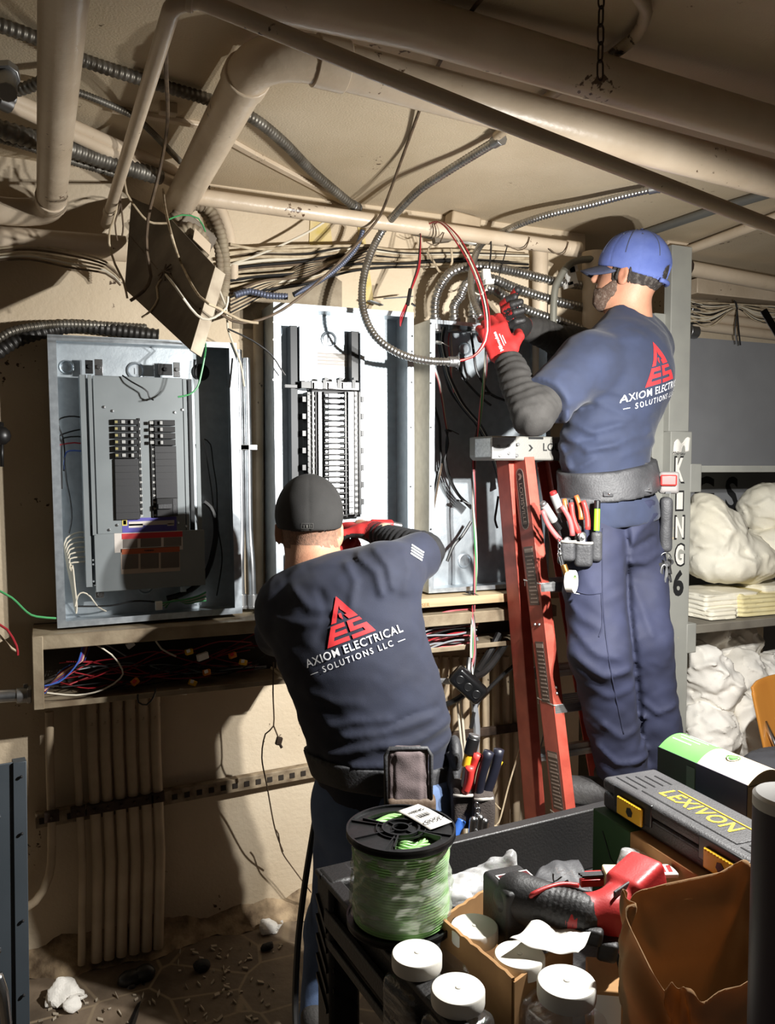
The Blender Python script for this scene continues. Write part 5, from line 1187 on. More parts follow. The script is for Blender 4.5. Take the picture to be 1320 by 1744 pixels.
for q in ((-.014,-.007,.014,-.006),(-.014,.006,.014,.007),(-.014,-.006,-.013,.006),(.013,-.006,.014,.006),(-.009,-.004,-.007,.003),(-.003,-.004,.001,.003),(.004,-.004,.006,.004),(.008,-.003,.010,.003)): er(*q)
o_ = P(520, 905, d=1.9); r_ = (J['head'] + H1U*.016 - o_).normalized()
add('embroidered_emblem', drape(ev, ef, o_, R1, (0,0,1), r_, bvc, .0012, .004), mat('emblem_thread', (86, 84, 80), .8), c1, smooth=180)
# belt with its pad, pouch strap
def belt1(p): 
    d = torso1(p, .014); return smax(smax(d, plane(p, P(650, 1290, d=2.0), (0,0,1) + np.array((.10,0,0))), .003), -plane(p, P(650, 1334, d=2.0), (0,0,1) + np.array((.10,0,0))), .003)
bl1 = add('belt', skin(belt1, *bounds([J['pelvis'], J['belly']], .22), .006), LEATH, bodyL, smooth=180)
pc = P(695, 1320, d=1.855); padx = R1; padn = -F1
def pad(p): return rbox(p, pc, (.047, .018, .066), .016, (padx, padn, (0,0,1))) - .002*nz(p, 60) + .004*np.exp(-((np.abs((p-np.array(pc))@np.array(padx))-.034)/.004)**2)
add('belt_pad', skin(pad, *bounds([pc], .10), .004), mat('grey_pad', (122, 108, 108), .85, mix=(98, 86, 86), scale=14, bump=.2, bscale=500), bl1, label='padded grey belt pouch', smooth=180)
add('pad_border', MB().tube([pc + padx*a + padn*.014 + Vector((0,0,b)) for a, b in ((-.05,-.066),(-.051,.05),(-.042,.066),(.042,.066),(.051,.05),(.05,-.066))], .005, 8), LEATH, bl1, smooth=180)
pb = P(700, 1376, d=1.86)
add('pouch_flap', skin(lambda p: rbox(p, pb, (.056, .022, .030), .012, (padx, padn, (0,0,1))), *bounds([pb], .10), .005), mat('brown_pouch', (84, 68, 54), .7, bump=.2, bscale=100), bl1, smooth=180)

# ------------------------------------------------------------------ man in the blue cap on the ladder
K = {k: P(u, v, d=d) for k, (u, v, d) in dict(
    head=(1071, 470, 2.57), neck=(1072, 540, 2.60), chest=(1062, 640, 2.58), belly=(1031, 765, 2.57), pelvis=(1040, 880, 2.57),
    shL=(1000, 618, 2.44), elL=(908, 703, 2.31), wrL=(860, 608, 2.45), shR=(1098, 592, 2.68), elR=(985, 592, 2.86), wrR=(890, 556, 2.68),
    hipL=(1010, 920, 2.50), knL=(1022, 1112, 2.40), anL=(1062, 1296, 2.50), hipR=(1076, 910, 2.64), knR=(1094, 1092, 2.49), anR=(1122, 1262, 2.57)).items()}
F2, R2, U2 = frame((-.41, .91, 0))
_f = Vector((-.60, .78, .0)).normalized(); H2F, H2R, _ = frame(_f); H2F = (H2F*math.cos(.20) + Vector((0,0,1))*math.sin(.20)).normalized(); H2U = H2R.cross(H2F)
UP2 = (K['neck'] - K['pelvis']).normalized()
def torso2(p, g=0.):
    d = ecap(p, K['pelvis'], K['belly'], .155+g, .150+g, R2, .78)
    d = smin(d, ecap(p, K['belly'], K['chest'], .152+g, .168+g, R2, .70), .05)
    d = smin(d, ecap(p, K['chest'], K['neck'], .162+g, .080+g, R2, .64), .07)
    d = smin(d, cap(p, K['shL'], K['shR'], .074+g, .074+g), .06)
    return smin(d, ell(p, np.array(K['chest']) - np.array(F2)*.045 + np.array((0,0,.01)), (.14+g, .085+g, .13+g), (R2, F2, U2)), .05)
def body2(p):
    d = head_sdf(p, K['head'], H2F, H2R, H2U)
    d = smin(d, cap(p, K['head'] - H2U*.055 - H2F*.025, K['neck'] - UP2*.02, .056, .064), .03)
    d = smin(d, torso2(p, -.014), .04)
    for s in 'LR':
        d = smin(d, cap(p, K['sh'+s], K['el'+s], .050, .042), .03)
        d = smin(d, cap(p, K['el'+s], K['wr'+s], .041, .028), .015)
        d = smin(d, cap(p, K['hip'+s], K['kn'+s], .080, .056), .05)
        d = smin(d, cap(p, K['kn'+s], K['an'+s], .054, .036), .02)
        d = smin(d, cap(p, K['an'+s], K['an'+s] + F2*.03 + Vector((0,0,-.05)), .036, .030), .02)
        w = K['wr'+s]; d = smin(d, cap(p, w, w + (w - K['el'+s]).normalized()*.08, .026, .022), .01)
    return d
lo, hi = bounds(list(K.values()), .2)
bodyR = add('person', skin(body2, lo, hi, .0062), SKIN1, label='bearded man in a blue cap standing on the red ladder, gloved hands raised', cat='person', smooth=180)
for k in (-1, 1): add('eye', MB().ball(K['head'] + H2F*.080 + H2R*.031*k + H2U*.008, .0105, 12), 'white', bodyR, smooth=180)
def hair2(p):
    d = head_sdf(p, K['head'], H2F, H2R, H2U); q = (p - np.array(K['head'])) @ np.array([list(H2F), list(H2R), list(H2U)]).T
    d = d - .006 - .0015*nz(p, 160)
    r = smax(q[:,0] - (-.022), -(q[:,2] - (-.062 + .25*np.abs(q[:,1]))), .012)
    side = smax(smax(np.abs(q[:,0]-.022)-.012, np.abs(q[:,2]-.005)-.035, .006), .05-np.abs(q[:,1]), .006)
    return smax(d, np.minimum(r, side), .006)
add('hair', skin(hair2, *bounds([K['head']], .15), .004), HAIR, bodyR, smooth=180)
def beard2(p):
    d = head_sdf(p, K['head'], H2F, H2R, H2U); q = (p - np.array(K['head'])) @ np.array([list(H2F), list(H2R), list(H2U)]).T
    d = d - .005 - .002*nz(p, 150)
    r = np.maximum(q[:,2] - (-.052 + .75*np.maximum(0, .06-q[:,0])), np.maximum(-(q[:,0] - .006 - .25*(q[:,2]+.06)), -(q[:,2] + .118)))
    mo = np.maximum(np.abs(q[:,2] + .043 - 0*q[:,0]) - .007, np.maximum(.07 - q[:,0], np.abs(q[:,1]) - .026))
    lip = -ell(q, (.09, 0, -.060), (.02, .019, .006))
    return smax(smax(d, np.minimum(r, mo), .006), lip, .003)
add('beard', skin(beard2, *bounds([K['head'] - H2U*.05], .13), .0038), BEARD, bodyR, smooth=180)
def fm(*uv, d=2.45): return [P(u, v, d=d) for u, v in uv]
AX2 = (P(1050, 700, d=1) - EYEP)
FOLD2 = [(fm((965,715),(1010,735),(1060,722)), .008, .012), (fm((955,740),(1000,762),(1050,758)), .008, .012), (fm((1000,770),(1060,750),(1110,735)), .005, .010), (fm((955,775),(990,752),(1010,745)), -.006, .010),
         (fm((985,680),(1030,690),(1075,712)), .004, .011), (fm((1010,660),(1060,672),(1110,705)), .003, .010), (fm((1060,775),(1100,762),(1130,752)), .004, .010), (fm((960,700),(985,700),(1010,690)), -.005, .012),
         (fm((955,650),(975,672),(985,700)), .004, .012), (fm((930,668),(955,690),(975,710)), .004, .010), (fm((1000,572),(1040,580),(1090,575)), .003, .014), (fm((955,790),(980,800),(1010,782)), .006, .010), (fm((950,760),(965,785),(968,800)), .006, .010)]
def shirt2(p):
    d = torso2(p, .003)
    d = d - .017*np.clip((P(1040, 830, d=2.5).z - p[:,2])/.05, 0, 1)
    sl = K['elL'] + (K['shL']-K['elL'])*.22
    a = smax(cap(p, K['shL'], K['elL'], .084, .074), plane(p, sl, K['elL']-K['shL']), .006); d = smin(d, a, .04)
    a = smax(cap(p, K['shR'], K['elR'], .080, .070), plane(p, K['elR'] + (K['shR']-K['elR'])*.3, K['elR']-K['shR']), .006); d = smin(d, a, .04)
    d = d - folds(p, FOLD2, AX2) - .0022*nz(p, 20, 4) - .0012*nz(p, 66, 2)
    d = smax(d, -cap(p, K['neck'] + UP2*.06, K['head'], .060), .004)
    d = smax(d, plane(p, K['neck'] + UP2*.014, UP2 + F2*.25), .008)
    n = np.array((0,0,-1.)) + np.array(R2)*.10
    return smax(d, plane(p, P(1040, 893, d=2.5), n), .006)
g2 = skin(shirt2, *bounds([K[k] for k in ('neck','pelvis','shL','shR','elR','elL')], .2), .0065)
sh2 = add('shirt', g2, NAVY, bodyR, smooth=180)
cc = K['chest'] - F2*.35 - R2*.022; oo = cc + Vector((0,0, P(1115, 672, d=2.52).z - cc.z))
tx2 = (R2 + Vector((0,0,.27))).normalized(); ty2 = Vector((0,0,1)) - tx2*tx2.z; ty2.normalize()
back_print(sh2, g2, oo, tx2, ty2, F2, .275)
for s in 'LR':
    f = lambda p: smin(ribbed(p, K['sh'+s] + (K['el'+s]-K['sh'+s])*.4, K['el'+s], .056, .058, .002, .03), ribbed(p, K['el'+s], K['wr'+s] - (K['wr'+s]-K['el'+s])*.14, .062, .040, .003, .03, .005), .02)
    add('undersleeve', skin(f, *bounds([K['sh'+s], K['el'+s], K['wr'+s]], .08), .006), GSLV, bodyR, smooth=180)
wr = K['wrL']; hx = (P(836, 552, d=2.49) - wr).normalized()
gl = glove(bodyR, wr, hx, (.30, .92, .20), (.92, -.39, .1), (.55,.7,.8,.85), thumb=.9, scale=1.12, cuff=.07)
gp = MB(); nn = (EYEP - wr).normalized(); gx = hx.cross(nn).normalized()
# white lettering on the back of the glove
geo = None
bvg = BVHTree.FromPolygons([tuple(WORLD[gl] + v.co) for v in gl.data.vertices], [tuple(p.vertices) for p in gl.data.polygons])
gv, gf = glyphs('Milwaukee', .016, .0004)
ang = Vector((hx.x, hx.y, hx.z)); o_ = wr + hx*.055 + nn*.1
add('glove_lettering', drape([(p[0], p[1]) for p in gv], gf, o_, hx, nn.cross(hx), -nn, bvg, .0012, .006), LOGOW, gl, smooth=180)
gv = [(-.02,-.011),(.022,-.011),(.022,-.014),(-.02,-.014),(-.016,-.018),(.014,-.018),(.014,-.021),(-.016,-.021)]
add('glove_lettering', drape(gv, [(0,3,2,1),(4,7,6,5)], o_, hx, nn.cross(hx), -nn, bvg, .0012, .006), LOGOW, gl, smooth=180)
wr = K['wrR']; hx = (P(838, 533, d=2.53) - wr).normalized()
glove(bodyR, wr, hx, (-.30, -.85, .25), (-.1, .2, 1), (.6,.7,.75,.8), thumb=.8, scale=1.1, cuff=.06)
# trousers
LEGF = [(fm((985,1100),(1030,1128),(1070,1120)), .010, .014), (fm((980,1060),(1020,1090),(1050,1095)), .007, .012), (fm((1000,1150),(1040,1165),(1085,1150)), .006, .014), (fm((1005,985),(1030,1010),(1060,1000)), .005, .014),
        (fm((1060,900),(1075,935),(1110,920)), -.010, .012), (fm((1072,955),(1100,960),(1130,945)), .008, .012), (fm((1080,1000),(1100,1050),(1110,1075)), .007, .012), (fm((960,1010),(990,1040),(1020,1050)), .006, .012),
        (fm((1030,1220),(1060,1240),(1095,1225)), .007, .012), (fm((1020,1265),(1050,1290),(1100,1285)), .008, .010), (fm((1100,1200),(1120,1215),(1150,1205)), .006, .010), (fm((1066,880),(1068,960),(1072,1040),(1085,1150),(1092,1260)), -.012, .009),
        (fm((965,930),(985,960),(975,1000)), -.005, .010), (fm((1120,880),(1085,905),(1072,940)), .006, .01)]
def trousers2(p):
    d = ecap(p, K['pelvis'] + Vector((0,0,.07)), K['pelvis'] - Vector((0,0,.06)), .158, .165, R2, .84)
    for s in 'LR':
        l = union(.03, cap(p, K['hip'+s], K['kn'+s], .100, .088), cap(p, K['kn'+s], K['an'+s] + Vector((0,0,-.035)), .086, .078)); d = smin(d, l, .03)
    d = d - folds(p, LEGF, AX2) - .004*nz(p, 18, 7) - .0028*nz(p, 55, 2)
    d = smax(d, -plane(p, K['anL'] + Vector((0,0,-.05)), (0,0,1)), .006)
    return smax(d, plane(p, P(1040, 850, d=2.5), (0,0,1)), .01)
tr2 = add('trousers', skin(trousers2, *bounds([K[k] for k in ('pelvis','hipL','hipR','knL','knR','anL','anR')], .17), .0072), NAVYP, bodyR, smooth=180)
trb = BVHTree.FromPolygons([tuple(WORLD[tr2] + v.co) for v in tr2.data.vertices], [tuple(p.vertices) for p in tr2.data.polygons])
def seam(uv):
    pts = []
    sp = spline([Vector((u, v, 0)) for u, v in uv], n=10)
    for q in sp:
        r = (P(q.x, q.y, d=1) - EYEP).normalized(); h = trb.ray_cast(EYEP, r)
        if h[0]: pts.append(h[0] + h[1]*.0005)
    return pts
for uv in ([(1026,900),(1026,960),(1028,1040),(1040,1140),(1062,1250)], [(975,1005),(1000,1012),(1024,1010)], [(1024,1012),(1026,1060),(1020,1085)]):
    q = seam(uv)
    if len(q) > 3: add('seam', MB().tube(q, .0022, 6), NAVYP, tr2, smooth=180)
for s, zz in (('L', STEP_Z), ('R', STEP_Z)):
    a = K['an'+s] + Vector((0,0,-.02)); z = Vector((a.x, a.y, zz + .05)); T = (-.75, .66, 0) if s == 'L' else F2; T = Vector(T).normalized()
    f = lambda p: smax(union(.03, cap(p, a, z, .054, .056), cap(p, z - T*.04, z + T*.17 + Vector((0,0,-.006)), .054, .046)), -(p[:,2]-zz-.004), .004) - .0012*nz(p, 50)
    b_ = add('boot', skin(f, *bounds([a, z, z + T*.17], .09), .006), BOOT, bodyR, smooth=180)
    add('sole', MB().prism([(-.085,-.046),(.10,-.048),(.19,-.038),(.212,0),(.19,.038),(.10,.048),(-.085,.046),(-.10,0)], Vector((z.x, z.y, zz)), T, T.cross(Vector((0,0,-1))), (0,0,.016)), 'black', b_)
# blue cap
def cap2(p):
    d, q = capdome(p, K['head'], H2F, H2R, H2U, (.112, .090, .106), 0)
    d = smax(d, -(q[:,2] - (.004 + .16*(q[:,0]))), .004)
    d = smax(d, -ell(q, (-.010,0,.020), (.101,.080,.097)), .002)
    return smax(d, -ell(q, (-.115,0,.018), (.05,.030,.026)), .003) - .0012*nz(p, 40)
capg2 = skin(cap2, *bounds([K['head'] + H2U*.05], .17), .004)
c2 = add('cap', capg2, CAPB, bodyR, label='washed blue cap', smooth=180)
add('brim', brim(K['head'], H2F, H2R, H2U, .026, .072, .088, .026, .078), CAPN, c2, solid=.004, smooth=180)
add('button', MB().ball(K['head'] - H2F*.010 + H2U*.141, .007, 10, (1,1,.6)), CAPB, c2, smooth=180)
st2 = []
for k in range(9):
    a = math.pi + (k/8-.5)*.95; st2.append(K['head'] + H2F*(-.010 + .111*math.cos(a)) + H2R*.090*math.sin(a) + H2U*(-.008 + .16*(-.10) + .014))
add('strap', MB().tube(st2, .007, 8), CAPB, c2, smooth=180)
bvc2 = BVHTree.FromPolygons([tuple(k) for k in capg2[0]], [tuple(int(i) for i in q) for q in capg2[1]])
for k in range(6):
    a0 = math.pi/6 + k*math.pi/3; pts = []
    for j in range(14):
        e = .12 + j*.095; dr = H2F*math.cos(a0)*math.sin(e) + H2R*math.sin(a0)*math.sin(e) + H2U*math.cos(e)
        h = bvc2.ray_cast(K['head'] + H2U*.034 + dr*.3, -dr)
        if h[0] and (h[0]-(K['head']+H2U*.034)).length > .08: pts.append(h[0] + dr*.0003)
    if len(pts) > 4: add('seam', MB().tube(pts, .0016, 6), CAPN, c2, smooth=180)
    e = .62; dr = H2F*math.cos(a0+math.pi/6)*math.sin(e) + H2R*math.sin(a0+math.pi/6)*math.sin(e) + H2U*math.cos(e); h = bvc2.ray_cast(K['head'] + H2U*.034 + dr*.3, -dr)
    if h[0]: add('eyelet', MB().ball(h[0], .003, 8), CAPN, c2, smooth=180)
# tool belt
TN = np.array((0,0,1.)) - np.array(R2)*.16
def belt2(p):
    d = smin(torso2(p, .018), ecap(p, K['pelvis'] + Vector((0,0,.07)), K['pelvis'], .170, .175, R2, .84), .04)
    return smax(smax(d, plane(p, P(1040, 796, d=2.5), TN), .003), -plane(p, P(1040, 846, d=2.5), TN), .003) - .001*nz(p, 60)
gb = skin(belt2, *bounds([K['pelvis'], K['belly']], .24), .006)
bl2 = add('tool_belt', gb, LEATH, bodyR, label='wide black leather tool belt', smooth=180)
bvb = BVHTree.FromPolygons([tuple(k) for k in gb[0]], [tuple(int(i) for i in q) for q in gb[1]])
def onbelt(u, v, lift=.003):
    r = (P(u, v, d=1) - EYEP).normalized(); h = bvb.ray_cast(EYEP, r)
    return (h[0] + h[1]*lift) if h[0] else P(u, v, d=2.4)
for (u, v0, v1) in ((1030, 802, 846), (1096, 790, 838)):
    a, b = onbelt(u, v0), onbelt(u+6, v1)
    s_ = add('belt_loop', MB().bar(a, b, .030, .008, (1,-.3,0)), LEATH, bl2, bevel=.003)
    for q in (a.lerp(b, .1), a.lerp(b, .9)): add('rivet', MB().ball(q - Vector((0,.006,0)), .004, 8), 'chrome', s_)
# ================================================================== grey shelving at the right
GP = spots(mat('grey_shelf_paint', (158, 158, 150), .6, mix=(146, 146, 140), scale=6), (196, 180, 150), 40, .40, .43)
GB = mat('grey_back_panel', (146, 147, 150), .6, mix=(138, 139, 142), scale=5)
GS = mat('grey_shelf_top', (132, 126, 114), .7, mix=(112, 106, 96), scale=9)
SY = 2.45
pl_, pr_ = P(1146, 900, y=SY), P(1172, 900, y=SY)
px0, px1 = P(1138, 800, y=SY).x, P(1174, 800, y=SY).x
U = root('shelving_unit', 'grey painted shelving unit holding white linen, with a post painted with letters', 'shelving', (px0, SY, 0))
for k, (a, b) in enumerate(((.0, P(1160, 735, y=SY).z), (P(1160, 735, y=SY).z, CZ-.03))):
    post = add('post', MB().box(px0, px1 if k == 0 else px1-.006, SY - (.012 if k == 0 else 0), SY+.04, a, b), GP, U, bevel=.003)
    if k == 0: post0 = post
add('side_panel', MB().box(px0-.05, px0+.012, SY+.03, 2.97, 0, CZ-.28), GP, U, bevel=.002)
zA_, zB_ = P(1250, 793, y=SY).z, P(1250, 1058, y=SY).z
add('back_panel', MB().box(px0, 3.9, 2.93, 2.95, .1, P(1250, 580, y=2.93).z), GB, U)
for z, th in ((zA_, .026), (zB_, .034)):
    add('shelf', MB().box(px1-.004, 3.9, SY-.005, 2.93, z-th, z), GP if th < .03 else GS, U, bevel=.003)
for (u0, v0, u1, v1) in ((1172, 790, 1190, 838), (1166, 1062, 1181, 1110)):
    a, b = P(u0, v0, y=SY), P(u1, v1, y=SY); add('cleat', MB().box(a.x, b.x, SY-.014, SY+.03, b.z, a.z), GP, U, bevel=.003)
a, b = P(1278, 1065, y=2.75), P(1298, 1180, y=2.75); add('upright', MB().box(a.x, b.x, 2.75, 2.79, .3, zB_-.03), 'wall', U, bevel=.002)
# painted letters on the post
def sidew(txt, size, u, v, hw): 
    lt = MB(); o = P(u, v, y=SY-.0125); f = glyphs(txt, size, .004); xs = [p[0] for p in f[0]]; ys = [p[1] for p in f[0]]
    sx = hw[0]/(max(xs)-min(xs)); sy = hw[1]/(max(ys)-min(ys)); cx, cy = (max(xs)+min(xs))/2, (max(ys)+min(ys))/2
    lt._add([o + Vector(((p[0]-cx)*sx, 0, (p[1]-cy)*sy)) for p in f[0]], f[1]); return lt
for txt, v, h, m_ in (('K', 800, .098, 'w'), ('I', 853, .072, 'w'), ('N', 898, .088, 'w'), ('G', 945, .085, 'w'), ('6', 993, .096, 'k')):
    u = 1157.5 if txt != '6' else 1155.5
    wd_ = .046 if txt != 'I' else .036
    ks = add('painted_letter', sidew(txt, .1, u, v, (wd_ + .006, h + .006)), 'blackm', post0, smooth=0)
    if m_ == 'w':
        lt = sidew(txt, .1, u, v, (wd_ - .006, h - .008)); lt.v = [(p[0], p[1]-.0006, p[2]) for p in lt.v]; add('letter_fill', lt, 'paper', post0, smooth=0)
for txt, u in (('G', 1200), ('S', 1246)):
    lt = MB(); f = glyphs(txt, .22, .006); o = P(u, 845, y=2.929); lt._add([o + Vector((p[0]*.8, 0, p[1])) for p in f[0]], f[1])
    bp_ = [c for c in U.children if c.name.startswith('back_panel')][0]; add('painted_letter', lt, 'blackm', bp_, smooth=0)
# torn sticker on the post
o = P(1160, 762, y=SY-.014)
def stk(a, b): return o + Vector(((a-.5)*.075, -.004*math.sin(a*7)-.004*b*b, (b-.5)*.045 + .012*(a-.3) + .01*math.sin(a*9)*b))
add('torn_sticker', MB().grid(stk, 14, 8), 'paper', label='torn white sticker peeling off the lettered grey post', cat='sticker', solid=.001, smooth=180)
lt = MB(); letter(lt, 'AND SAV', .014, P(1157, 772, y=SY-.0225), (1,0,-.12), (.12,0,1), (0,0,0)); add('sticker_print', lt, 'darkgrey', [c for c in COL.objects if c.name == 'torn_sticker'][0], smooth=0)
# pipes and cables above the back panel
for k, v in enumerate((528, 546, 562)):
    pipe('wall_pipe', [P(1176, v-9, y=2.90), P(1340, v+12, y=2.90)], .022 if k else .026, ['upper', 'middle', 'lower'][k] + ' beige pipe on the alcove wall above the grey back panel', seg=14, group='beige pipes above the grey back panel')
pipe('wall_pipe', [P(1168, 456, y=2.62), P(1340, 488, y=2.62)], .030, 'beige pipe running off to the right from the top of the grey post', seg=16)
add('pipe_union', MB().cyl(P(1152, 452, y=2.62), P(1172, 457, y=2.62), .036, 12).cyl(P(1150, 470, y=2.60), P(1150, 505, y=2.60), .008, 8), 'rust', label='rusty pipe union at the top of the grey post', cat='pipe fitting', bevel=.003)
add('ceiling_beam', MB().box(P(1176, 520, y=2.9).x, 4.0, 2.86, 2.97, P(1200, 500, y=2.86).z, P(1200, 474, y=2.86).z), 'pipe', label='beige ledge running along the alcove wall under the pipe', cat='ledge', bevel=.004)
add('post_block', MB().box(P(1138, 400, y=SY+.05).x, P(1174, 400, y=SY+.05).x, SY+.05, SY+.09, P(1150, 440, y=SY).z, CZ), 'pipe', label='beige wooden block between the grey post and the ceiling', cat='block', bevel=.002)
for k in range(16):
    v = 514 + k*2.2
    pw('alcove_cable', [(1172, v+rc_.uniform(-8,8), 2.84),(1210, v+4+rc_.uniform(-6,6), 2.83),(1254, 518+k*.5, 2.82),(1290, v+2+rc_.uniform(-6,6), 2.83),(1340, v+8, 2.84)], .004, ['oldcable','whitewire','blackwire','oldcable'][k % 4], 'cable of the tied bundle in front of the alcove pipes', 'tied cable bundle above the grey back panel')
pw('cable_tie', [(1252,514,2.80),(1255,524,2.80),(1258,560,2.80),(1261,588,2.80)], .0035, 'blackwire', 'black tie hanging from the tied cable bundle')
pw('cable_tie', [(1250,512,2.80),(1256,522,2.80),(1252,560,2.80),(1255,586,2.80)], .003, 'blackwire', 'second black tie end hanging from the tied cable bundle')
for k, v in enumerate((506, 524, 544)): add('pipe_nipple', MB().cyl(P(1172, v+20, y=2.9), P(1186, v+22, y=2.9), .03, 12), 'steel', label=['upper', 'middle', 'lower'][k]+' dull metal fitting where the alcove pipes meet the post', cat='pipe fitting', bevel=.003)
# ------------------------------------------------------------------ linen
LIN = mat('cream_linen', (243, 238, 222), .9, mix=(236, 229, 208), scale=4, bump=.15, bscale=260)
LINW = mat('white_linen', (244, 240, 232), .9, mix=(234, 228, 216), scale=5, bump=.15, bscale=260)
LINY = mat('yellow_linen', (236, 224, 176), .9, mix=(226, 212, 160), scale=6, bump=.15, bscale=260)
def cloth(name, parts, m_, label, cat='linen', group=None, h=.008, amp=.008, sc=46, seed=0, floorz=None, k=.05, rid=()):
    """a soft bundle: merged ellipsoids (centre, radii) with folds; rid = fold lines"""
    def f(p):
        d = union(k, *[ell(p, c, r) for c, r in parts])
        q = p + np.stack([.018*np.sin(p[:,2]*31+seed), .018*np.sin(p[:,0]*27+1+seed), .018*np.sin(p[:,0]*25+p[:,1]*19)], 1)
        n = nz(q, sc*.8, seed); w = np.abs(np.sin(q[:,0]*sc*.8 + 3.4*nz(q, sc*.3, seed+2) + q[:,2]*sc*.5)); w2 = np.abs(np.sin(q[:,2]*sc*.9 + 3.1*nz(q, sc*.35, seed+7) - q[:,0]*sc*.7)); d = d - amp*n - amp*.9*(1-w)**2.5 - amp*.7*(1-w2)**3 - amp*.15*nz(q, sc*2.2, seed+5)
        if rid: d = d - folds(p, rid, AXC)
        if floorz is not None: d = smax(d, -(p[:,2]-floorz), .01)
        return d
    lo = np.min([np.array(c)-np.array(r) for c, r in parts], 0) - .05; hi = np.max([np.array(c)+np.array(r) for c, r in parts], 0) + .05
    return add(name, skin(f, lo, hi, h), m_, label=label, cat=cat, group=group, smooth=180)
AXC = (P(1240, 950, d=1) - EYEP)
def E_(u, v, y, ru, rv, ry): # ellipsoid covering ru x rv pixels at depth y
    c = P(u, v, y=y); s = (c - EYEP).dot(CAM_F)/FPX; return (tuple(c), (ru*s*1.05, ry, rv*s))
def fc(*uv, d=3.1): return [P(u, v, d=d) for u, v in uv]
cloth('laundry_sack', [E_(1222, 920, 2.66, 46, 58, .13), E_(1200, 890, 2.66, 30, 50, .12), E_(1262, 945, 2.66, 44, 38, .13), E_(1232, 962, 2.64, 56, 30, .15), E_(1275, 960, 2.66, 44, 30, .14)], LIN, 'big cream linen sack slumped on the middle shelf beside the post', 'linen sack', amp=.006, seed=1,
      rid=[(fc((1190,850),(1230,870),(1250,900),(1225,940)), .010, .012), (fc((1205,845),(1240,880),(1285,940)), .008, .012), (fc((1220,965),(1260,950),(1290,960)), .008, .012)])
cloth('laundry_sack', [E_(1300, 868, 2.70, 32, 42, .12), E_(1325, 870, 2.70, 40, 46, .12)], LIN, 'round knotted cream sack at the back of the middle shelf', 'linen sack', amp=.006, seed=4, rid=[(fc((1275,840),(1290,850),(1320,835)), .008, .010), (fc((1280,900),(1285,870),(1275,850)), -.012, .012)])
cloth('laundry_sack', [E_(1310, 930, 2.66, 34, 34, .12), E_(1345, 930, 2.66, 40, 40, .12)], LIN, 'cream sack lying under the knotted sack at the right edge', 'linen sack', amp=.006, seed=9)
zb = zB_ + .001
for k, (u0, u1, v, m_, lb) in enumerate(((1172, 1260, 1004, LIN, 'folded cream sheet at the front of the middle shelf by the post'), (1225, 1320, 1004, LINY, 'folded pale yellow sheet on the middle shelf'), (1280, 1345, 985, LIN, 'folded cream sheet sliding over the yellow one'), (1172, 1215, 1018, LIN, 'crumpled corner of a cream sheet at the post'))):
    a = P(u0, v, y=2.60); b = P(u1, v, y=2.60); z0 = zb + (.0 if k in (0, 1, 3) else .05); hh = (.100, .092, .060, .045)[k]
    y0 = (2.50, 2.485, 2.53, 2.475)[k]; xx = (a.x, b.x)
    def sh(p, a=a, b=b, z0=z0, hh=hh, y0=y0, k=k):
        d = rbox(p, ((a.x+b.x)/2, y0+.13, z0+hh/2), ((b.x-a.x)/2, .13, hh/2), .015)
        lay = .005*np.sin((p[:,2]-z0)*2*np.pi/.018 + 2*nz(p, 11, k)); return smax(d - .006*nz(p, 14, k*3) - lay - .003*nz(p, 34, k), -(p[:,2]-zb), .004)
    add('folded_sheet', skin(sh, (a.x-.05, y0-.05, zb-.02), (b.x+.05, y0+.31, z0+hh+.04), .006), m_, label=lb, cat='folded sheet', smooth=180)
LOW = [([E_(1205, 1175, 2.62, 36, 55, .14), E_(1190, 1130, 2.62, 26, 40, .12), E_(1225, 1165, 2.56, 22, 34, .10)], 'white linen bundle with a rolled fold, next to the post'),
       ([E_(1205, 1075, 2.72, 34, 24, .10), E_(1255, 1090, 2.74, 34, 36, .10), E_(1228, 1110, 2.74, 26, 26, .10)], 'crumpled white linen pushed up under the middle shelf'),
       ([E_(1260, 1150, 2.64, 36, 46, .12), E_(1295, 1160, 2.66, 44, 40, .12), E_(1320, 1150, 2.68, 40, 40, .12)], 'loose heap of white cloth in the lower shelf, right of the rolled bundle'),
       ([E_(1205, 1240, 2.56, 40, 44, .14), E_(1190, 1270, 2.56, 30, 40, .12)], 'round white bundle at the foot of the lettered post'),
       ([E_(1262, 1245, 2.55, 30, 52, .12), E_(1250, 1210, 2.56, 24, 40, .10), E_(1285, 1285, 2.54, 40, 36, .12)], 'long white sheet spilling down toward the wooden chair back'),
       ([E_(1300, 1215, 2.62, 40, 50, .12)], 'white cloth bundle half hidden by the wooden chair back')]
for k, (pp, lb) in enumerate(LOW):
    cloth('linen_bundle', pp, LINW, lb, 'linen bundle', amp=.010, sc=42+2*k, seed=k*3+1, rid=[] if k else [(fc((1180,1150),(1215,1140),(1240,1160),(1225,1185)), .014, .012), (fc((1175,1200),(1220,1200),(1250,1185)), -.012, .010)])
CSZ = P(1278, 1165, y=2.15).z - .262
cloth('dark_cloth', [(tuple(P(1312, 1300, z=CSZ+.03)), (.09,.08,.035)), (tuple(P(1350, 1302, z=CSZ+.03)), (.09,.08,.035))], mat('dark_grey_cloth', (70, 70, 74), .9, bump=.2, bscale=200), 'dark grey cloth lying on the seat of the orange plywood chair', 'cloth', amp=.004, seed=2, h=.006)
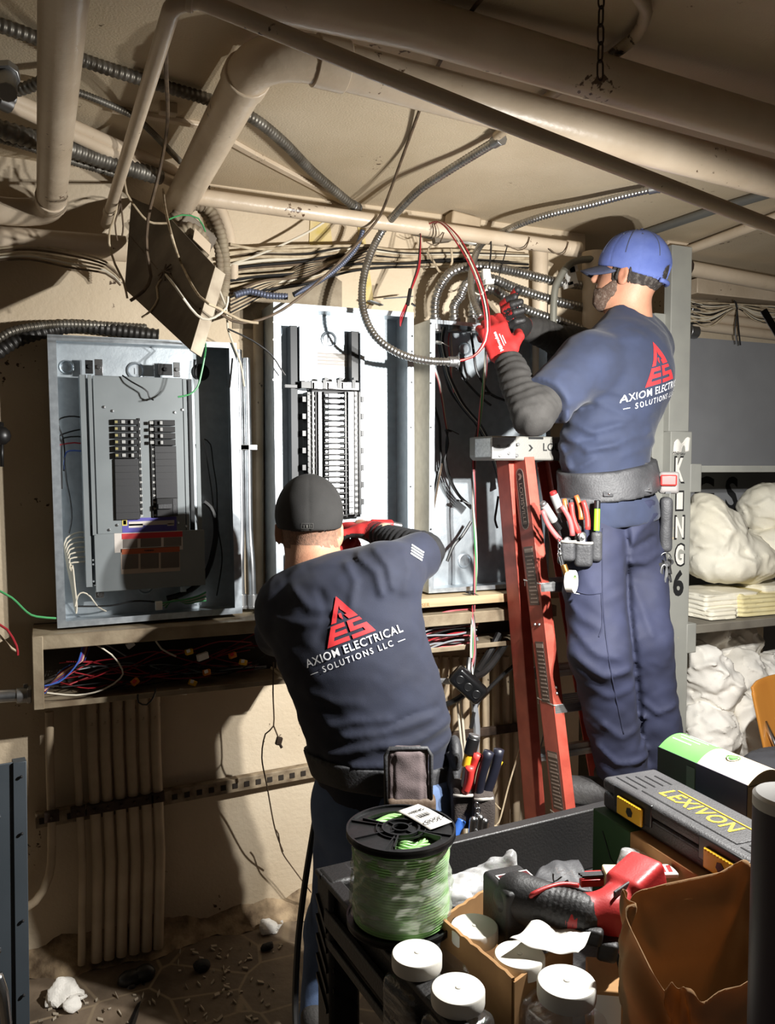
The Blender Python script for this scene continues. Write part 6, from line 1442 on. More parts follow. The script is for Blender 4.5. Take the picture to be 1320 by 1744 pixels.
# wooden chair back
WOOD = mat('orange_plywood', (196, 132, 56), .45, mix=(180, 114, 44), scale=5, stretch=(1,1,.2), coat=.3)
wc = root('wooden_chair', 'orange plywood chair standing before the linen shelves, only its back showing', 'chair', P(1310, 1300, y=2.1))
o = P(1278, 1165, y=2.15); s = (o-EYEP).dot(CAM_F)/FPX
def cb_(a, b):
    x = a*.36; z = -b*.25 + .012*math.sin(math.pi*a); e = .018*b
    return Vector((o.x + x + e + (0 if a > .12 else .006*(1 - a/.12)*(1 if b < .08 else 0)), 2.15 + .035*math.sin(math.pi*a) - .06*b, o.z + z + (.012*(a/.12) - .012 if a < .12 and b < .1 else 0)))
add('backrest', MB().grid(cb_, 24, 16), WOOD, wc, solid=.011, bevel=.003, smooth=60)
sx_, sz_ = o.x + .02, CSZ - .014
add('seat', MB().box(sx_, sx_+.40, 1.68, 2.08, sz_, sz_+.014), WOOD, wc, bevel=.006)
for i in (0, 1):
    for j in (0, 1):
        add('leg', MB().tube([(sx_+.03+i*.32, 1.70+j*.32, sz_), (sx_+.01+i*.36, 1.67+j*.37, .0)], .011, 10), 'chrome', wc, smooth=180)
    add('back_bar', MB().tube([(sx_+.03+i*.32, 2.02, sz_), (sx_+.03+i*.32, 2.07, sz_+.06), (sx_+.03+i*.32, 2.13, sz_+.14)], .010, 10), 'chrome', wc, smooth=180)
# ================================================================== black service cart and what lies in it
CX = Vector((math.cos(.07), math.sin(.07), 0)); CY = Vector((CX.y, -CX.x, 0)); CO = Vector((.437, 1.318, 0))
CM = Matrix(((CX.x, CY.x, 0, CO.x), (CX.y, CY.y, 0, CO.y), (0, 0, -1, 0), (0,0,0,1)))
def cpt(x, y, z): return CO + CX*x + CY*y + Vector((0,0,z))
def cbox(mb, x0, x1, y0, y1, z0, z1):
    return mb.obox(cpt((x0+x1)/2, (y0+y1)/2, (z0+z1)/2), (CX, CY, (0,0,1)), ((x1-x0)/2, (y1-y0)/2, (z1-z0)/2))
RIM, FLO = .76, .640
CB = mat('black_cart_plastic', (27, 26, 26), .5, mix=(34, 32, 31), scale=8, bump=.15, bscale=220)
CL, CD = .80, .82
Ct = root('service_cart', 'black plastic service cart with a deep tray full of tools and jars', 'cart', cpt(.4, .4, 0))
tr = MB()
cbox(tr, 0, CL, 0, CD, FLO-.012, FLO); cbox(tr, 0, CL, 0, .012, FLO, RIM); cbox(tr, 0, CL, CD-.012, CD, FLO, RIM); cbox(tr, 0, .012, .012, CD-.012, FLO, RIM); cbox(tr, CL-.012, CL, .012, CD-.012, FLO, RIM)
tray = add('tray', tr, CB, Ct, bevel=.004)
rm = MB()
cbox(rm, -.014, CL+.014, -.014, .012, RIM-.006, RIM+.004); cbox(rm, -.014, CL+.014, CD-.012, CD+.014, RIM-.006, RIM+.004); cbox(rm, -.014, .012, .012, CD-.012, RIM-.006, RIM+.004); cbox(rm, CL-.012, CL+.014, .012, CD-.012, RIM-.006, RIM+.004)
cbox(rm, -.016, -.004, .03, CD, RIM-.075, RIM-.045); cbox(rm, -.014, -.004, .03, CD, RIM-.110, RIM-.095)
add('rim', rm, CB, tray, bevel=.003)
for i, x in enumerate((-.012, CL-.045)):
    for j, y in enumerate((-.012, CD-.05)):
        lg = MB(); cbox(lg, x, x+.057, y, y+.062, .06, RIM-.004 if (i or j) else RIM+.006); l_ = add('leg', lg, CB, Ct, bevel=.008)
        add('caster', MB().lathe([(.001,-.012),(.03,-.012),(.034,-.006),(.034,.006),(.03,.012),(.001,.012)], cpt(x+.03, y+.03, .034), CX, 18), 'black', Ct, bevel=.002)
        if not i and not j:
            for k in range(5): add('rib', MB().obox(cpt(x-.001+.028, y+.062, RIM-.06-.035*k), (CX - Vector((0,0,.9)), CY, (0,0,1)), (.030,.003,.004)), 'black', l_)
            for k in range(5): add('rib', MB().obox(cpt(x-.001, y+.03, RIM-.06-.035*k), (CX, CY - Vector((0,0,.9)), (0,0,1)), (.003,.030,.004)), 'black', l_)
sh = MB(); cbox(sh, 0, CL, 0, CD, .20, .215); cbox(sh, 0, CL, 0, .012, .215, .27); cbox(sh, 0, .012, 0, CD, .215, .27); cbox(sh, CL-.012, CL, 0, CD, .215, .27)
add('lower_shelf', sh, CB, Ct, bevel=.004)
# ---------------------------------------------------------------- spool of green wire
sc0 = Vector((.494, 1.122, RIM+.006)); SH, SR = .142, .0835
SP = root('wire_spool', 'black spool of green wire wrapped in clear film, on the corner of the cart', 'wire spool', sc0)
def sector(mb, r0, r1, a0, a1, z0, z1, n=None):
    n = n or max(2, int(abs(a1-a0)/.12)); vs = []; fs = []
    for i in range(n+1):
        a = a0 + (a1-a0)*i/n
        for r, z in ((r0,z0),(r1,z0),(r1,z1),(r0,z1)): vs.append(sc0 + Vector((r*math.cos(a), r*math.sin(a), z)))
    for i in range(n):
        for k in range(4): fs.append((i*4+k, i*4+(k+1)%4, (i+1)*4+(k+1)%4, (i+1)*4+k))
    fs += [(3,2,1,0), (n*4, n*4+1, n*4+2, n*4+3)]
    return mb._add(vs, fs)
wd1 = P(648, 1382, z=.91) - P(680, 1410, z=.91); A1 = math.atan2(wd1.y, wd1.x); A2 = math.atan2(-wd1.y, -wd1.x); HW = .62
T2 = 2*math.pi
def flange(z0, z1, windows):
    mb = MB(); sector(mb, .0125, .0285, 0, T2, z0, z1, 48); sector(mb, .066, SR, 0, T2, z0, z1, 72)
    if windows: sector(mb, .0285, .066, A1+HW, A1+math.pi-HW, z0, z1); sector(mb, .0285, .066, A1+math.pi+HW, A1+T2-HW, z0, z1)
    else: sector(mb, .0285, .066, 0, T2, z0, z1, 60)
    sector(mb, SR-.003, SR, 0, T2, z0-.002, z1+.004, 72)
    return mb
SPB = mat('spool_black', (24, 24, 25), .38, bump=.06, bscale=120)
fl = add('flange', flange(SH-.005, SH, True), SPB, SP, smooth=40)
add('flange', flange(0.002, .006, False), SPB, SP, smooth=40)
rb = MB(); sector(rb, .0265, .0295, 0, T2, SH, SH+.004, 48); sector(rb, .0115, .0135, 0, T2, SH, SH+.004, 36); sector(rb, .037, .0385, A1+HW, A1+T2-HW, SH, SH+.003)
add('ring', rb, SPB, fl, smooth=40)
for k in range(8):
    a = A1 + math.pi/4 + k*math.pi/4 + (.02 if k % 2 else 0); d_ = Vector((math.cos(a), math.sin(a), 0))
    if k in (3, 7): continue
    add('rib', MB().bar(sc0 + d_*.029 + Vector((0,0,SH+.0015)), sc0 + d_*(SR-.002) + Vector((0,0,SH+.0015)), .0022, .003, d_.cross(Vector((0,0,1)))), SPB, fl)
for k in range(4):
    a = A1 + .3 + k*math.pi/2; d_ = Vector((math.cos(a), math.sin(a), 0)); add('spoke', MB().bar(sc0 + d_*.012 + Vector((0,0,SH+.001)), sc0 + d_*.028 + Vector((0,0,SH+.001)), .002, .004, d_.cross(Vector((0,0,1)))), SPB, fl)
for s_ in (-1, 1):      # window frames
    for aa in (A1, A2):
        a = aa + s_*HW; d_ = Vector((math.cos(a), math.sin(a), 0)); add('rib', MB().bar(sc0 + d_*.029 + Vector((0,0,SH+.001)), sc0 + d_*.067 + Vector((0,0,SH+.001)), .0025, .006, d_.cross(Vector((0,0,1)))), SPB, fl)
add('hub', MB().tube([sc0 + Vector((0,0,.004)), sc0 + Vector((0,0,SH-.004))], .028, 36), SPB, SP)
# wound wire: rings of green wire under the film
GWM = mat('lime_wire', (156, 204, 130), .4, mix=(134, 184, 110), scale=40)
prof = [(.03, .008)]; nw = 30
for i in range(nw*6+1):
    t = i/(nw*6); z = .008 + t*(SH-.018); prof.append((.0715 + .0015*math.sin(t*9) + .0016*abs(math.sin(math.pi*t*nw)), z))
prof.append((.03, SH-.010))
coil = add('wound_wire', MB().lathe(prof, sc0, (0,0,1), 72), GWM, SP, label='pale green wire wound on the spool', kind='stuff', smooth=60)
for aa in (A1, A2):     # loops seen through the windows
    for k in range(7):
        r = .034 + .0048*k; pts = []
        for j in range(9): a = aa + (-HW + .05 + (2*HW-.1)*j/8) + .06*math.sin(k); pts.append(sc0 + Vector((r*math.cos(a), r*math.sin(a), SH-.0075 + .003*math.sin(j*.8+k))))
        add('wire_turn', MB().tube(pts, .0023, 7), GWM, SP, smooth=180)
FILM = bpy.data.materials.new('clear_film'); FILM.use_nodes = True
def film(m, dens, rough, tint=(.9,.92,.88,1)):
    nt = m.node_tree; out = nt.nodes['Material Output']; nt.nodes.remove(nt.nodes['Principled BSDF'])
    tr_ = nt.nodes.new('ShaderNodeBsdfTransparent'); gl_ = nt.nodes.new('ShaderNodeBsdfGlossy'); df = nt.nodes.new('ShaderNodeBsdfDiffuse')
    gl_.inputs['Roughness'].default_value = rough; df.inputs['Color'].default_value = tint
    tc = nt.nodes.new('ShaderNodeTexCoord'); mp = nt.nodes.new('ShaderNodeMapping'); mp.inputs['Scale'].default_value = (14, 14, 60)
    n = nt.nodes.new('ShaderNodeTexNoise'); n.inputs['Scale'].default_value = 1.6; n.inputs['Detail'].default_value = 6; nt.links.new(tc.outputs['Object'], mp.inputs[0]); nt.links.new(mp.outputs[0], n.inputs['Vector'])
    rp = nt.nodes.new('ShaderNodeMapRange'); rp.inputs[1].default_value = .45; rp.inputs[2].default_value = .75; rp.inputs[3].default_value = dens*.35; rp.inputs[4].default_value = dens; nt.links.new(n.outputs[0], rp.inputs[0])
    bp = nt.nodes.new('ShaderNodeBump'); bp.inputs['Strength'].default_value = .7; bp.inputs['Distance'].default_value = .006; nt.links.new(n.outputs[0], bp.inputs['Height']); nt.links.new(bp.outputs[0], gl_.inputs['Normal'])
    m1_ = nt.nodes.new('ShaderNodeMixShader'); m2_ = nt.nodes.new('ShaderNodeMixShader'); nt.links.new(rp.outputs[0], m1_.inputs[0])
    nt.links.new(tr_.outputs[0], m1_.inputs[1]); nt.links.new(df.outputs[0], m1_.inputs[2])
    m2_.inputs[0].default_value = .16; nt.links.new(m1_.outputs[0], m2_.inputs[1]); nt.links.new(gl_.outputs[0], m2_.inputs[2]); nt.links.new(m2_.outputs[0], out.inputs['Surface'])
    return m
film(FILM, .6, .12, (.66,.67,.62,1))
fp = []
for i in range(40):
    t = i/39; fp.append((.0762 + .0025*math.sin(t*5.5) + .0012*math.sin(t*31), .020 + t*(SH-.034)))
def filmfn(a, b):
    th = a*T2; t = b; r = .0762 + .0022*math.sin(t*6) + .0010*math.sin(t*37+th*3) + .0016*math.sin(th*7+t*11) + .0009*math.sin(th*17-t*23); z = .020 + t*(SH-.034)
    return sc0 + Vector((r*math.cos(th), r*math.sin(th), z))
add('clear_wrap', MB().grid(filmfn, 140, 46), FILM, SP, label='crinkled clear plastic film round the wire', smooth=180)
lx = (P(770, 1412, z=.91) - P(686, 1370, z=.91)); lo_ = P(722, 1394, z=.91); lx.normalize(); ly = Vector((0,0,1)).cross(lx)
zt_ = sc0.z + SH + .006
lb = MB(); lo_.z = zt_; L1, L2 = .040, .0225
def lbl(a, b): return lo_ + lx*((a-.5)*2*L1) + ly*((b-.5)*2*L2) + Vector((0,0,.001*math.sin(a*5) - (.004*(a-.8) if a > .8 else 0)))
ls = add('paper_label', MB().grid(lbl, 12, 6), 'paper', SP, label='white sticker printed GREEN SOLID', solid=.0004, smooth=180)
lt = MB()
letter(lt, 'SOLID', .013, lo_ + lx*.022 + ly*.0 + Vector((0,0,.0026)), -ly, lx, (0,0,0), .0003); add('label_lettering', lt, 'black', ls, smooth=0); lt = MB(); letter(lt, 'GREEN', .010, lo_ - lx*.018 + ly*.0 + Vector((0,0,.0026)), -ly, lx, (0,0,0), .0003)
add('label_lettering', lt, 'black', ls, smooth=0)
bc_ = MB()
for k in range(14): bc_.obox(lo_ + lx*(.000) + ly*(-.012 + .0017*k) + Vector((0,0,.0025)), (lx, ly, (0,0,1)), (.006, .0003+.0003*((k*5) % 3 == 0), .0001))
add('barcode', bc_, 'black', ls, kind='stuff')
# ---------------------------------------------------------------- clear jars with white lids
CLR = bpy.data.materials.new('clear_jar'); CLR.use_nodes = True; film(CLR, .10, .06)
LIDM = mat('white_lid', (236, 232, 222), .45, bump=.03, bscale=90)
HW_ = mat('screw_zinc', (150, 148, 142), .35, .9)
JL = ['white lidded clear jar half shaded by the wire spool', 'white lidded clear jar at the near rim outside the carton', 'white lidded clear jar in the carton beside the battery', 'white lidded clear jar in the carton under the crumpled paper', 'white lidded clear jar nearest the brown paper bag']
jar0 = None
for k, ((u, v), rz) in enumerate(zip(((710, 1622), (780, 1682), (808, 1576), (885, 1624), (965, 1670)), (.2, .4, .1, .3, .15))):
    zt = .800 if k == 4 else .785; c = P(u, v, z=zt); c.z = FLO + .001; h = .785 - c.z; r = .034 if k < 4 else .0365
    if jar0 is None:
        J0 = root('storage_jar', JL[k], 'jar', c, 'clear jars with white lids'); J0.rotation_euler.z = 0
        def body(p): return rbox(p, (c.x, c.y, c.z + .055), (.0375, .0375, .055), .012)
        add('jar_body', skin(body, (c.x-.05, c.y-.05, c.z-.01), (c.x+.05, c.y+.05, c.z+.12), .004), CLR, J0, smooth=180)
        prof = [(.0001, h), (.031, h), (.0338, h-.0006), (.0352, h-.0025), (.0352, h-.018), (.0346, h-.0205), (.032, h-.0205), (.032, h-.010), (.0001, h-.010)]
        ld = add('lid', MB().lathe(prof, c, (0,0,1), 40), LIDM, J0, smooth=40)
        add('lid_nub', MB().lathe([(.0001,h+.0012),(.0025,h+.0008),(.004,h)], c, (0,0,1), 12), LIDM, ld, smooth=180)
        jar0 = J0; tgt = J0
    else:
        tgt = jar0.copy(); COL.objects.link(tgt); tgt.location = c; WORLD[tgt] = Vector(c); tgt['label'] = JL[k]
        for ch in list(jar0.children):
            d_ = ch.copy(); COL.objects.link(d_); d_.parent = tgt
            for g_ in ch.children: e_ = g_.copy(); COL.objects.link(e_); e_.parent = d_
        tgt.scale = (r/.034, r/.034, (zt - c.z)/h)
    tgt.rotation_euler.z = rz
    sm = MB(); rj = random.Random(k)
    for i in range(60):
        q = c + Vector((rj.uniform(-.028,.028), rj.uniform(-.028,.028), .006 + rj.random()*.055)); d_ = Vector((rj.uniform(-1,1), rj.uniform(-1,1), rj.uniform(-.6,.6))).normalized()
        sm.cyl(q - d_*.007, q + d_*.007, .0022, 6).cyl(q + d_*.006, q + d_*.009, .0042, 6)
    add('loose_screws', sm, HW_, label='loose zinc screws filling the ' + JL[k].replace('white lidded clear jar', 'clear jar'), cat='screws', kind='stuff')
# ---------------------------------------------------------------- open cardboard carton
A_, B_, C_, D_ = P(752, 1562, z=.787), P(874, 1664, z=.787), P(950, 1618, z=.787), P(866, 1490, z=.787)
ca = root('cardboard_carton', 'open brown cardboard carton holding two of the jars', 'carton', ((A_+C_)/2).xy.to_3d() + Vector((0,0,FLO)))
C2 = B_ + (D_ - A_)*.86
for a, b, nm in ((A_, B_, .787), (B_, C2, .780), (A_, D_, .787), (D_, C2, .70)):
    d_ = (b-a).normalized(); n_ = d_.cross(Vector((0,0,1))); top = nm
    mb = MB(); m_ = 22; vs = []
    for i in range(m_+1):
        t = i/m_; q = a.lerp(b, t); z = top + .0008*math.sin(t*37) + .0007*math.sin(t*91+1)
        for zz, o in ((FLO, -.0025), (FLO, .0025), (z, .0025), (z, -.0025)): vs.append(Vector((q.x, q.y, zz)) + n_*o)
    fs = [(i*4+k, i*4+(k+1)%4, (i+1)*4+(k+1)%4, (i+1)*4+k) for i in range(m_) for k in range(4)] + [(3,2,1,0), (m_*4, m_*4+1, m_*4+2, m_*4+3)]
    mb._add(vs, fs); add('side', mb, 'card', ca)
mb = MB(); q = [A_, B_, C2, D_]; mb._add([Vector((p.x, p.y, FLO+.001)) for p in q] + [Vector((p.x, p.y, FLO+.004)) for p in q], [(0,1,2,3),(7,6,5,4),(0,4,5,1),(1,5,6,2),(2,6,7,3),(3,7,4,0)]); add('bottom', mb, 'card', ca)
# ---------------------------------------------------------------- cordless tool with its battery
b0_ = P(874, 1545, z=.795); h0 = P(914, 1538, z=.815); h1 = P(985, 1560, z=.808); n0 = P(1040, 1552, z=.812); n1 = P(1095, 1500, z=.83)
TR = mat('tool_red', (166, 40, 40), .45, bump=.05, bscale=300); TB = mat('tool_black', (32, 31, 31), .55, bump=.12, bscale=260)
dt = root('cordless_tool', 'red and black cordless power tool lying over the carton, battery end toward the spool', 'power tool', (h1.x, h1.y, .77))
bx = (P(912, 1485, z=.84) - P(846, 1498, z=.84)).normalized(); bz = Vector((0,0,1)); by = bz.cross(bx)
bl = b0_ + Vector((0,0,-.002))
def bat(p): return union(.006, rbox(p, bl, (.033,.040,.047), .007, (bx, by, bz)), rbox(p, bl + bx*.028, (.012,.034,.034), .006, (bx, by, bz)))
ba_ = add('battery', skin(bat, *bounds([bl], .075), .0032), TB, dt, smooth=180)
add('battery_badge', MB().obox(bl + bz*.0475 + bx*.004, (bx, by, bz), (.027,.015,.0006)), 'white', ba_, bevel=.0004)
add('badge_face', MB().obox(bl + bz*.0480 + bx*.004, (bx, by, bz), (.0245,.0115,.0006)), mat('badge_dark', (84, 26, 30), .4), ba_)
lt = MB(); letter(lt, 'M18', .010, bl + bz*.0488 + bx*.010, bx, by, (0,0,0), .0003); add('badge_lettering', lt, 'white', ba_, smooth=0)
ha = (h1-h0).normalized(); hs = ha.cross(Vector((0,0,1))).normalized()
def grip(p): 
    t = ((p-np.array(h0))@np.array(ha)); return smin(ecap(p, h0 - ha*.02, h1, .031, .034, (0,0,1), .86), cap(p, h0 - ha*.03, h0, .035, .032), .012) + .0009*np.sin(t*2*np.pi/.0075)*(t > .012)
gp_ = add('grip', skin(grip, *bounds([h0, h1], .07), .0030), TB, dt, smooth=180)
def bodyt(p):
    d = cap(p, h1 - ha*.004, n0, .030, .026); d = smin(d, cap(p, n0, n1, .029, .032), .012); d = smin(d, cap(p, n0 + Vector((0,0,-.004)), P(1045, 1610, z=.77), .017, .012), .014)
    d = smin(d, rbox(p, n0.lerp(n1, .8), (.038,.030,.034), .010, ((n1-n0).normalized(), (n1-n0).normalized().cross(Vector((0,0,1))).normalized(), (n1-n0).normalized().cross(Vector((0,0,1))).normalized().cross((n1-n0).normalized()))), .008)
    d = smin(d, cap(p, h0 + Vector((0,0,.026)), h1 + Vector((0,0,.024)), .006), .008)
    return d
add('housing', skin(bodyt, *bounds([h0, h1, n0, n1, P(1045,1610,z=.77)], .06), .0032), TR, dt, label='red moulded housing', smooth=180)
g0 = P(1000, 1600, z=.79); add('trigger', skin(lambda p: union(.008, rbox(p, P(1000, 1592, z=.795), (.022,.010,.012), .006, (ha, hs, (0,0,1)))), *bounds([g0], .05), .003), TB, dt, smooth=180)
add('foot', skin(lambda p: rbox(p, P(1036, 1615, z=.775), (.014,.016,.014), .005, (ha, hs, (0,0,1))), *bounds([P(1036, 1615, z=.775)], .04), .003), TB, dt, smooth=180)
for k in range(3): add('vent_slot', MB().obox(h0.lerp(h1, .45+.13*k) + Vector((0,0,.0235)) - hs*.006, (ha, hs, (0,0,1)), (.003,.010,.0022)), 'black', gp_, bevel=.001)
add('outline', MB().tube(spline([P(904,1532,z=.828), P(906,1524,z=.84), P(930,1513,z=.845), P(958,1506,z=.845), P(985,1508,z=.84)], .004), .0035, 8), TR, dt, smooth=180)
add('outline', MB().tube(spline([P(903,1535,z=.825), P(905,1550,z=.80), P(908,1566,z=.785)], .004), .0028, 8), TR, dt, smooth=180)
# ---------------------------------------------------------------- crumpled paper slip, plastic bags and small things
def sheet(name, quad, wav, m_, label, cat, nu=24, nv=14, seed=0, th=.0005):
    q = [Vector(p) for p in quad]
    def fn(a, b):
        p = (q[0]*(1-a) + q[1]*a)*(1-b) + (q[3]*(1-a) + q[2]*a)*b
        return p + Vector((0,0, wav*(math.sin(a*7+seed)*.6 + math.sin(a*13+b*5+seed)*.35 + math.sin(b*6+seed*2)*.4)))
    return add(name, MB().grid(fn, nu, nv), m_, label=label, cat=cat, solid=th, smooth=180)
sl_ = sheet('paper_slip', [P(868,1606,z=.80), P(985,1632,z=.795), P(1008,1590,z=.80), P(905,1574,z=.805)], .006, 'paper', 'crumpled printed paper slip lying across a jar lid and the carton edge', 'paper', seed=1)
bvq = BVHTree.FromPolygons([tuple(WORLD[sl_] + v.co) for v in sl_.data.vertices], [tuple(p.vertices) for p in sl_.data.polygons])
pl_v, pl_f = [], []
for i in range(16):
    for (a, b) in ((-.05, .012), (.018, .046)):
        k = len(pl_v); y = -.016 + .0022*i; pl_v += [(a+.0+y*.4, y), (b+y*.4, y), (b+y*.4, y+.0008), (a+y*.4, y+.0008)]; pl_f.append((k,k+1,k+2,k+3))
o_ = P(945, 1602, z=.84); dx_ = (P(985,1612,z=.8)-P(905,1592,z=.8)).normalized()
add('printed_lines', drape(pl_v, pl_f, o_, dx_, Vector((0,0,1)).cross(dx_), (0,0,-1), bvq, .0012, .02), mat('receipt_print', (130, 126, 122), .8), sl_, kind='stuff')
BAGM = bpy.data.materials.new('clear_bag'); BAGM.use_nodes = True; film(BAGM, .8, .15, (.80,.80,.80,1))
def crumple(name, pts, m_, label, cat, h=.004, seed=0, flat=1.0, amp=.010):
    def f(p):
        d = union(.02, *[ell(p, c, r) for c, r in pts]); n1_ = nz(p, 42, seed); n2_ = nz(p, 90, seed+3); return d - amp*np.abs(n1_) - amp*.5*np.abs(n2_) + amp*.5
    lo = np.min([np.array(c)-np.array(r) for c, r in pts], 0) - .03; hi = np.max([np.array(c)+np.array(r) for c, r in pts], 0) + .03
    return add(name, skin(f, lo, hi, h), m_, label=label, cat=cat, smooth=60)
crumple('plastic_bag', [(tuple(P(800, 1505, z=.75)), (.045,.03,.02)), (tuple(P(845, 1488, z=.755)), (.04,.03,.022)), (tuple(P(770, 1522, z=.745)), (.03,.03,.012)), (tuple(P(872, 1474, z=.775)), (.012,.010,.020))], BAGM, 'crumpled clear plastic bag between the spool and the battery', 'plastic bag', seed=2)
crumple('plastic_bag', [(tuple(P(1085, 1478, z=.80)), (.032,.03,.016)), (tuple(P(1115, 1485, z=.80)), (.026,.03,.014)), (tuple(P(1068, 1466, z=.81)), (.012,.010,.014))], BAGM, 'clear plastic bag of printed paper beside the green carton', 'plastic bag', seed=6)
sheet('instruction_leaflet', [P(1082,1492,z=.815), P(1150,1490,z=.815), P(1160,1466,z=.82), P(1090,1464,z=.82)], .002, 'paper', 'printed white leaflet lying in the clear bag beside the green carton', 'leaflet', seed=3)
sheet('black_pouch', [P(905,1500,z=.775), P(1010,1518,z=.765), P(985,1464,z=.78), P(925,1474,z=.78)], .004, 'darkgrey', 'flat dark grey pouch behind the cordless tool', 'pouch', seed=5, th=.006)
lt = MB(); letter(lt, 'VA', .030, P(962, 1486, z=.789), (P(985,1492,z=.789)-P(940,1482,z=.789)), Vector((0,0,1)).cross(P(985,1492,z=.789)-P(940,1482,z=.789)), (0,0,0)); add('embossed_letters', lt, 'steel', [c for c in COL.objects if c.name == 'black_pouch'][0], smooth=0)
def block(name, u, v, z, dims, ang, m_, label, cat, bevel=.002):
    c = P(u, v, z=z); a = math.radians(ang); return add(name, MB().obox(c, ((math.cos(a), math.sin(a), 0), (-math.sin(a), math.cos(a), 0), (0,0,1)), dims), m_, label=label, cat=cat, bevel=bevel)
block('battery_charger', 1048, 1504, .79, (.016,.028,.018), -25, mat('ivory_plastic', (214, 204, 166), .5), 'small ivory plastic case behind the red tool housing', 'plastic case', .003)
rc_c = P(1010, 1502, z=.785)
hx_ = root('hex_key_set', 'red and black folding key set behind the cordless tool', 'tool', rc_c)
add('handle', MB().obox(rc_c, ((1,-.3,0),(.3,1,0),(0,0,1)), (.022,.006,.006)).obox(rc_c + Vector((.006,.004,.010)), ((1,-.3,0),(.3,1,0),(0,0,1)), (.016,.006,.004)), 'red', hx_, bevel=.002)
for k in range(3): add('key', MB().obox(rc_c + Vector((.0,-.006+.005*k,.013)), ((1,-.3,0),(.3,1,0),(0,0,1)), (.022,.0018,.0018)), 'darkgrey', hx_)
q0, q1 = P(1046, 1524, z=.845), P(1110, 1480, z=.850)
add('file_tool', MB().bar(q0, q1, .010, .004, (0,0,1)), 'darkgrey', label='dark flat file resting slantwise on the red tool housing', cat='file', bevel=.0015)
q0 = P(1128, 1484, z=.83)
rt_ = root('blade_case', 'clear case with red stripes beside the printed leaflet', 'case', q0)
add('case', MB().obox(q0, ((1,-.35,0),(.35,1,0),(0,0,1)), (.020,.016,.004)), 'white', rt_, bevel=.002)
for k in range(3): add('stripe', MB().obox(q0 + Vector((-.010+.010*k, -.0035*k+.003, .0044)), ((1,-.35,0),(.5,1,0),(0,0,1)), (.0032,.010,.0005)), 'red', rt_)
bxm = P(1022, 1660, z=.74)
pb_ = root('small_carton', 'small brown and white carton between the paper bag and a jar', 'carton', (bxm.x, bxm.y, FLO))
add('box', MB().obox((bxm.x+.012, bxm.y+.006, (FLO+.735)/2), ((.5,.85,0),(-.85,.5,0),(0,0,1)), (.04,.022,(.735-FLO)/2)), 'card', pb_, bevel=.002)
add('printed_side', MB().obox((bxm.x+.012 + .85*.0223, bxm.y+.006 - .5*.0223, .70), ((.5,.85,0),(-.85,.5,0),(0,0,1)), (.036,.0005,.03)), 'paper', pb_)
add('printed_side', MB().obox((bxm.x+.012 - .5*.0405, bxm.y+.006 - .85*.0405, .695), ((.5,.85,0),(-.85,.5,0),(0,0,1)), (.0005,.018,.034)), 'paper', pb_)
# ---------------------------------------------------------------- green carton, tool case, thick book
ga = (P(1302, 1482, z=.9) - P(1025, 1322, z=.9)).normalized(); gn = Vector((0,0,1)).cross(ga); gn = gn if gn.x > 0 else -gn
GRN = mat('dark_green_card', (36, 74, 34), .7, mix=(30, 62, 28), scale=8); 
g_o = P(1010, 1376, z=.842)
gc = root('carton', 'dark green and brown carton standing under the black tool case', 'carton', (g_o.x, g_o.y, FLO))
for nm, t0, t1, m_ in (('printed_sleeve', 0, .105, GRN), ('box', .105, .30, 'card')):
    a = g_o + ga*t0; b = g_o + ga*t1 + gn*.15; c = (a+b)/2
    add(nm, MB().obox((c.x, c.y, (FLO+.842)/2), (ga, gn, (0,0,1)), ((t1-t0)/2, .075, (.842-FLO)/2)), m_, gc, bevel=.002)
add('flap_line', MB().tube([g_o + ga*.03 - gn*.0005 + Vector((0,0,-.03)), g_o + ga*.055 - gn*.0005 + Vector((0,0,-.07)), g_o + ga*.1 - gn*.0005 + Vector((0,0,-.085))], .0012, 5), 'black', gc)
TCB = mat('case_black', (62, 61, 62), .5, mix=(52, 51, 52), scale=14, bump=.25, bscale=420)
t_o = P(1025, 1322, z=.900); TL, TW, TH = .395, .118, .056
tc_ = root('tool_case', 'long black tool case with yellow raised lettering and two yellow latches', 'tool case', (t_o.x, t_o.y, .844))
def tpt(a, n, z): return t_o + ga*a + gn*n + Vector((0,0,z))
def tb(mb, a0, a1, n0_, n1_, z0, z1): return mb.obox(tpt((a0+a1)/2, (n0_+n1_)/2, (z0+z1)/2), (ga, gn, (0,0,1)), ((a1-a0)/2, (n1_-n0_)/2, (z1-z0)/2))
lid = add('lid', tb(MB(), 0, TL, 0, TW, -.024, 0), TCB, tc_, bevel=.009, segs=4)
add('base', tb(MB(), 0, TL, .002, TW, -TH, -.025), TCB, tc_, bevel=.007, segs=3)
add('raised_panel', tb(MB(), 0.082, .300, .022, TW-.018, -.001, .0022), TCB, lid, bevel=.003)
for k in range(5):
    n_ = .020 + .017*k
    add('groove', tb(MB(), .014+.005*k, .074+.002*k, n_, n_+.0035, -.001, .0009), 'black', lid, bevel=.0005); add('groove', tb(MB(), .308, .385, n_, n_+.0035, -.001, .0009), 'black', lid, bevel=.0005)
lt = MB(); letter(lt, 'LEXIVON', .046, tpt(.186, .054, .0024), ga, gn, (0,0,0), .0006, sx=.80, space=1.12); s_ = add('raised_lettering', lt, mat('yellow_ink', (222, 186, 48), .45), lid, smooth=0, solid=.0012)
add('lettering_bar', tb(MB(), .11, .276, .0765, .0790, .0022, .0035), 'yellow', lid)
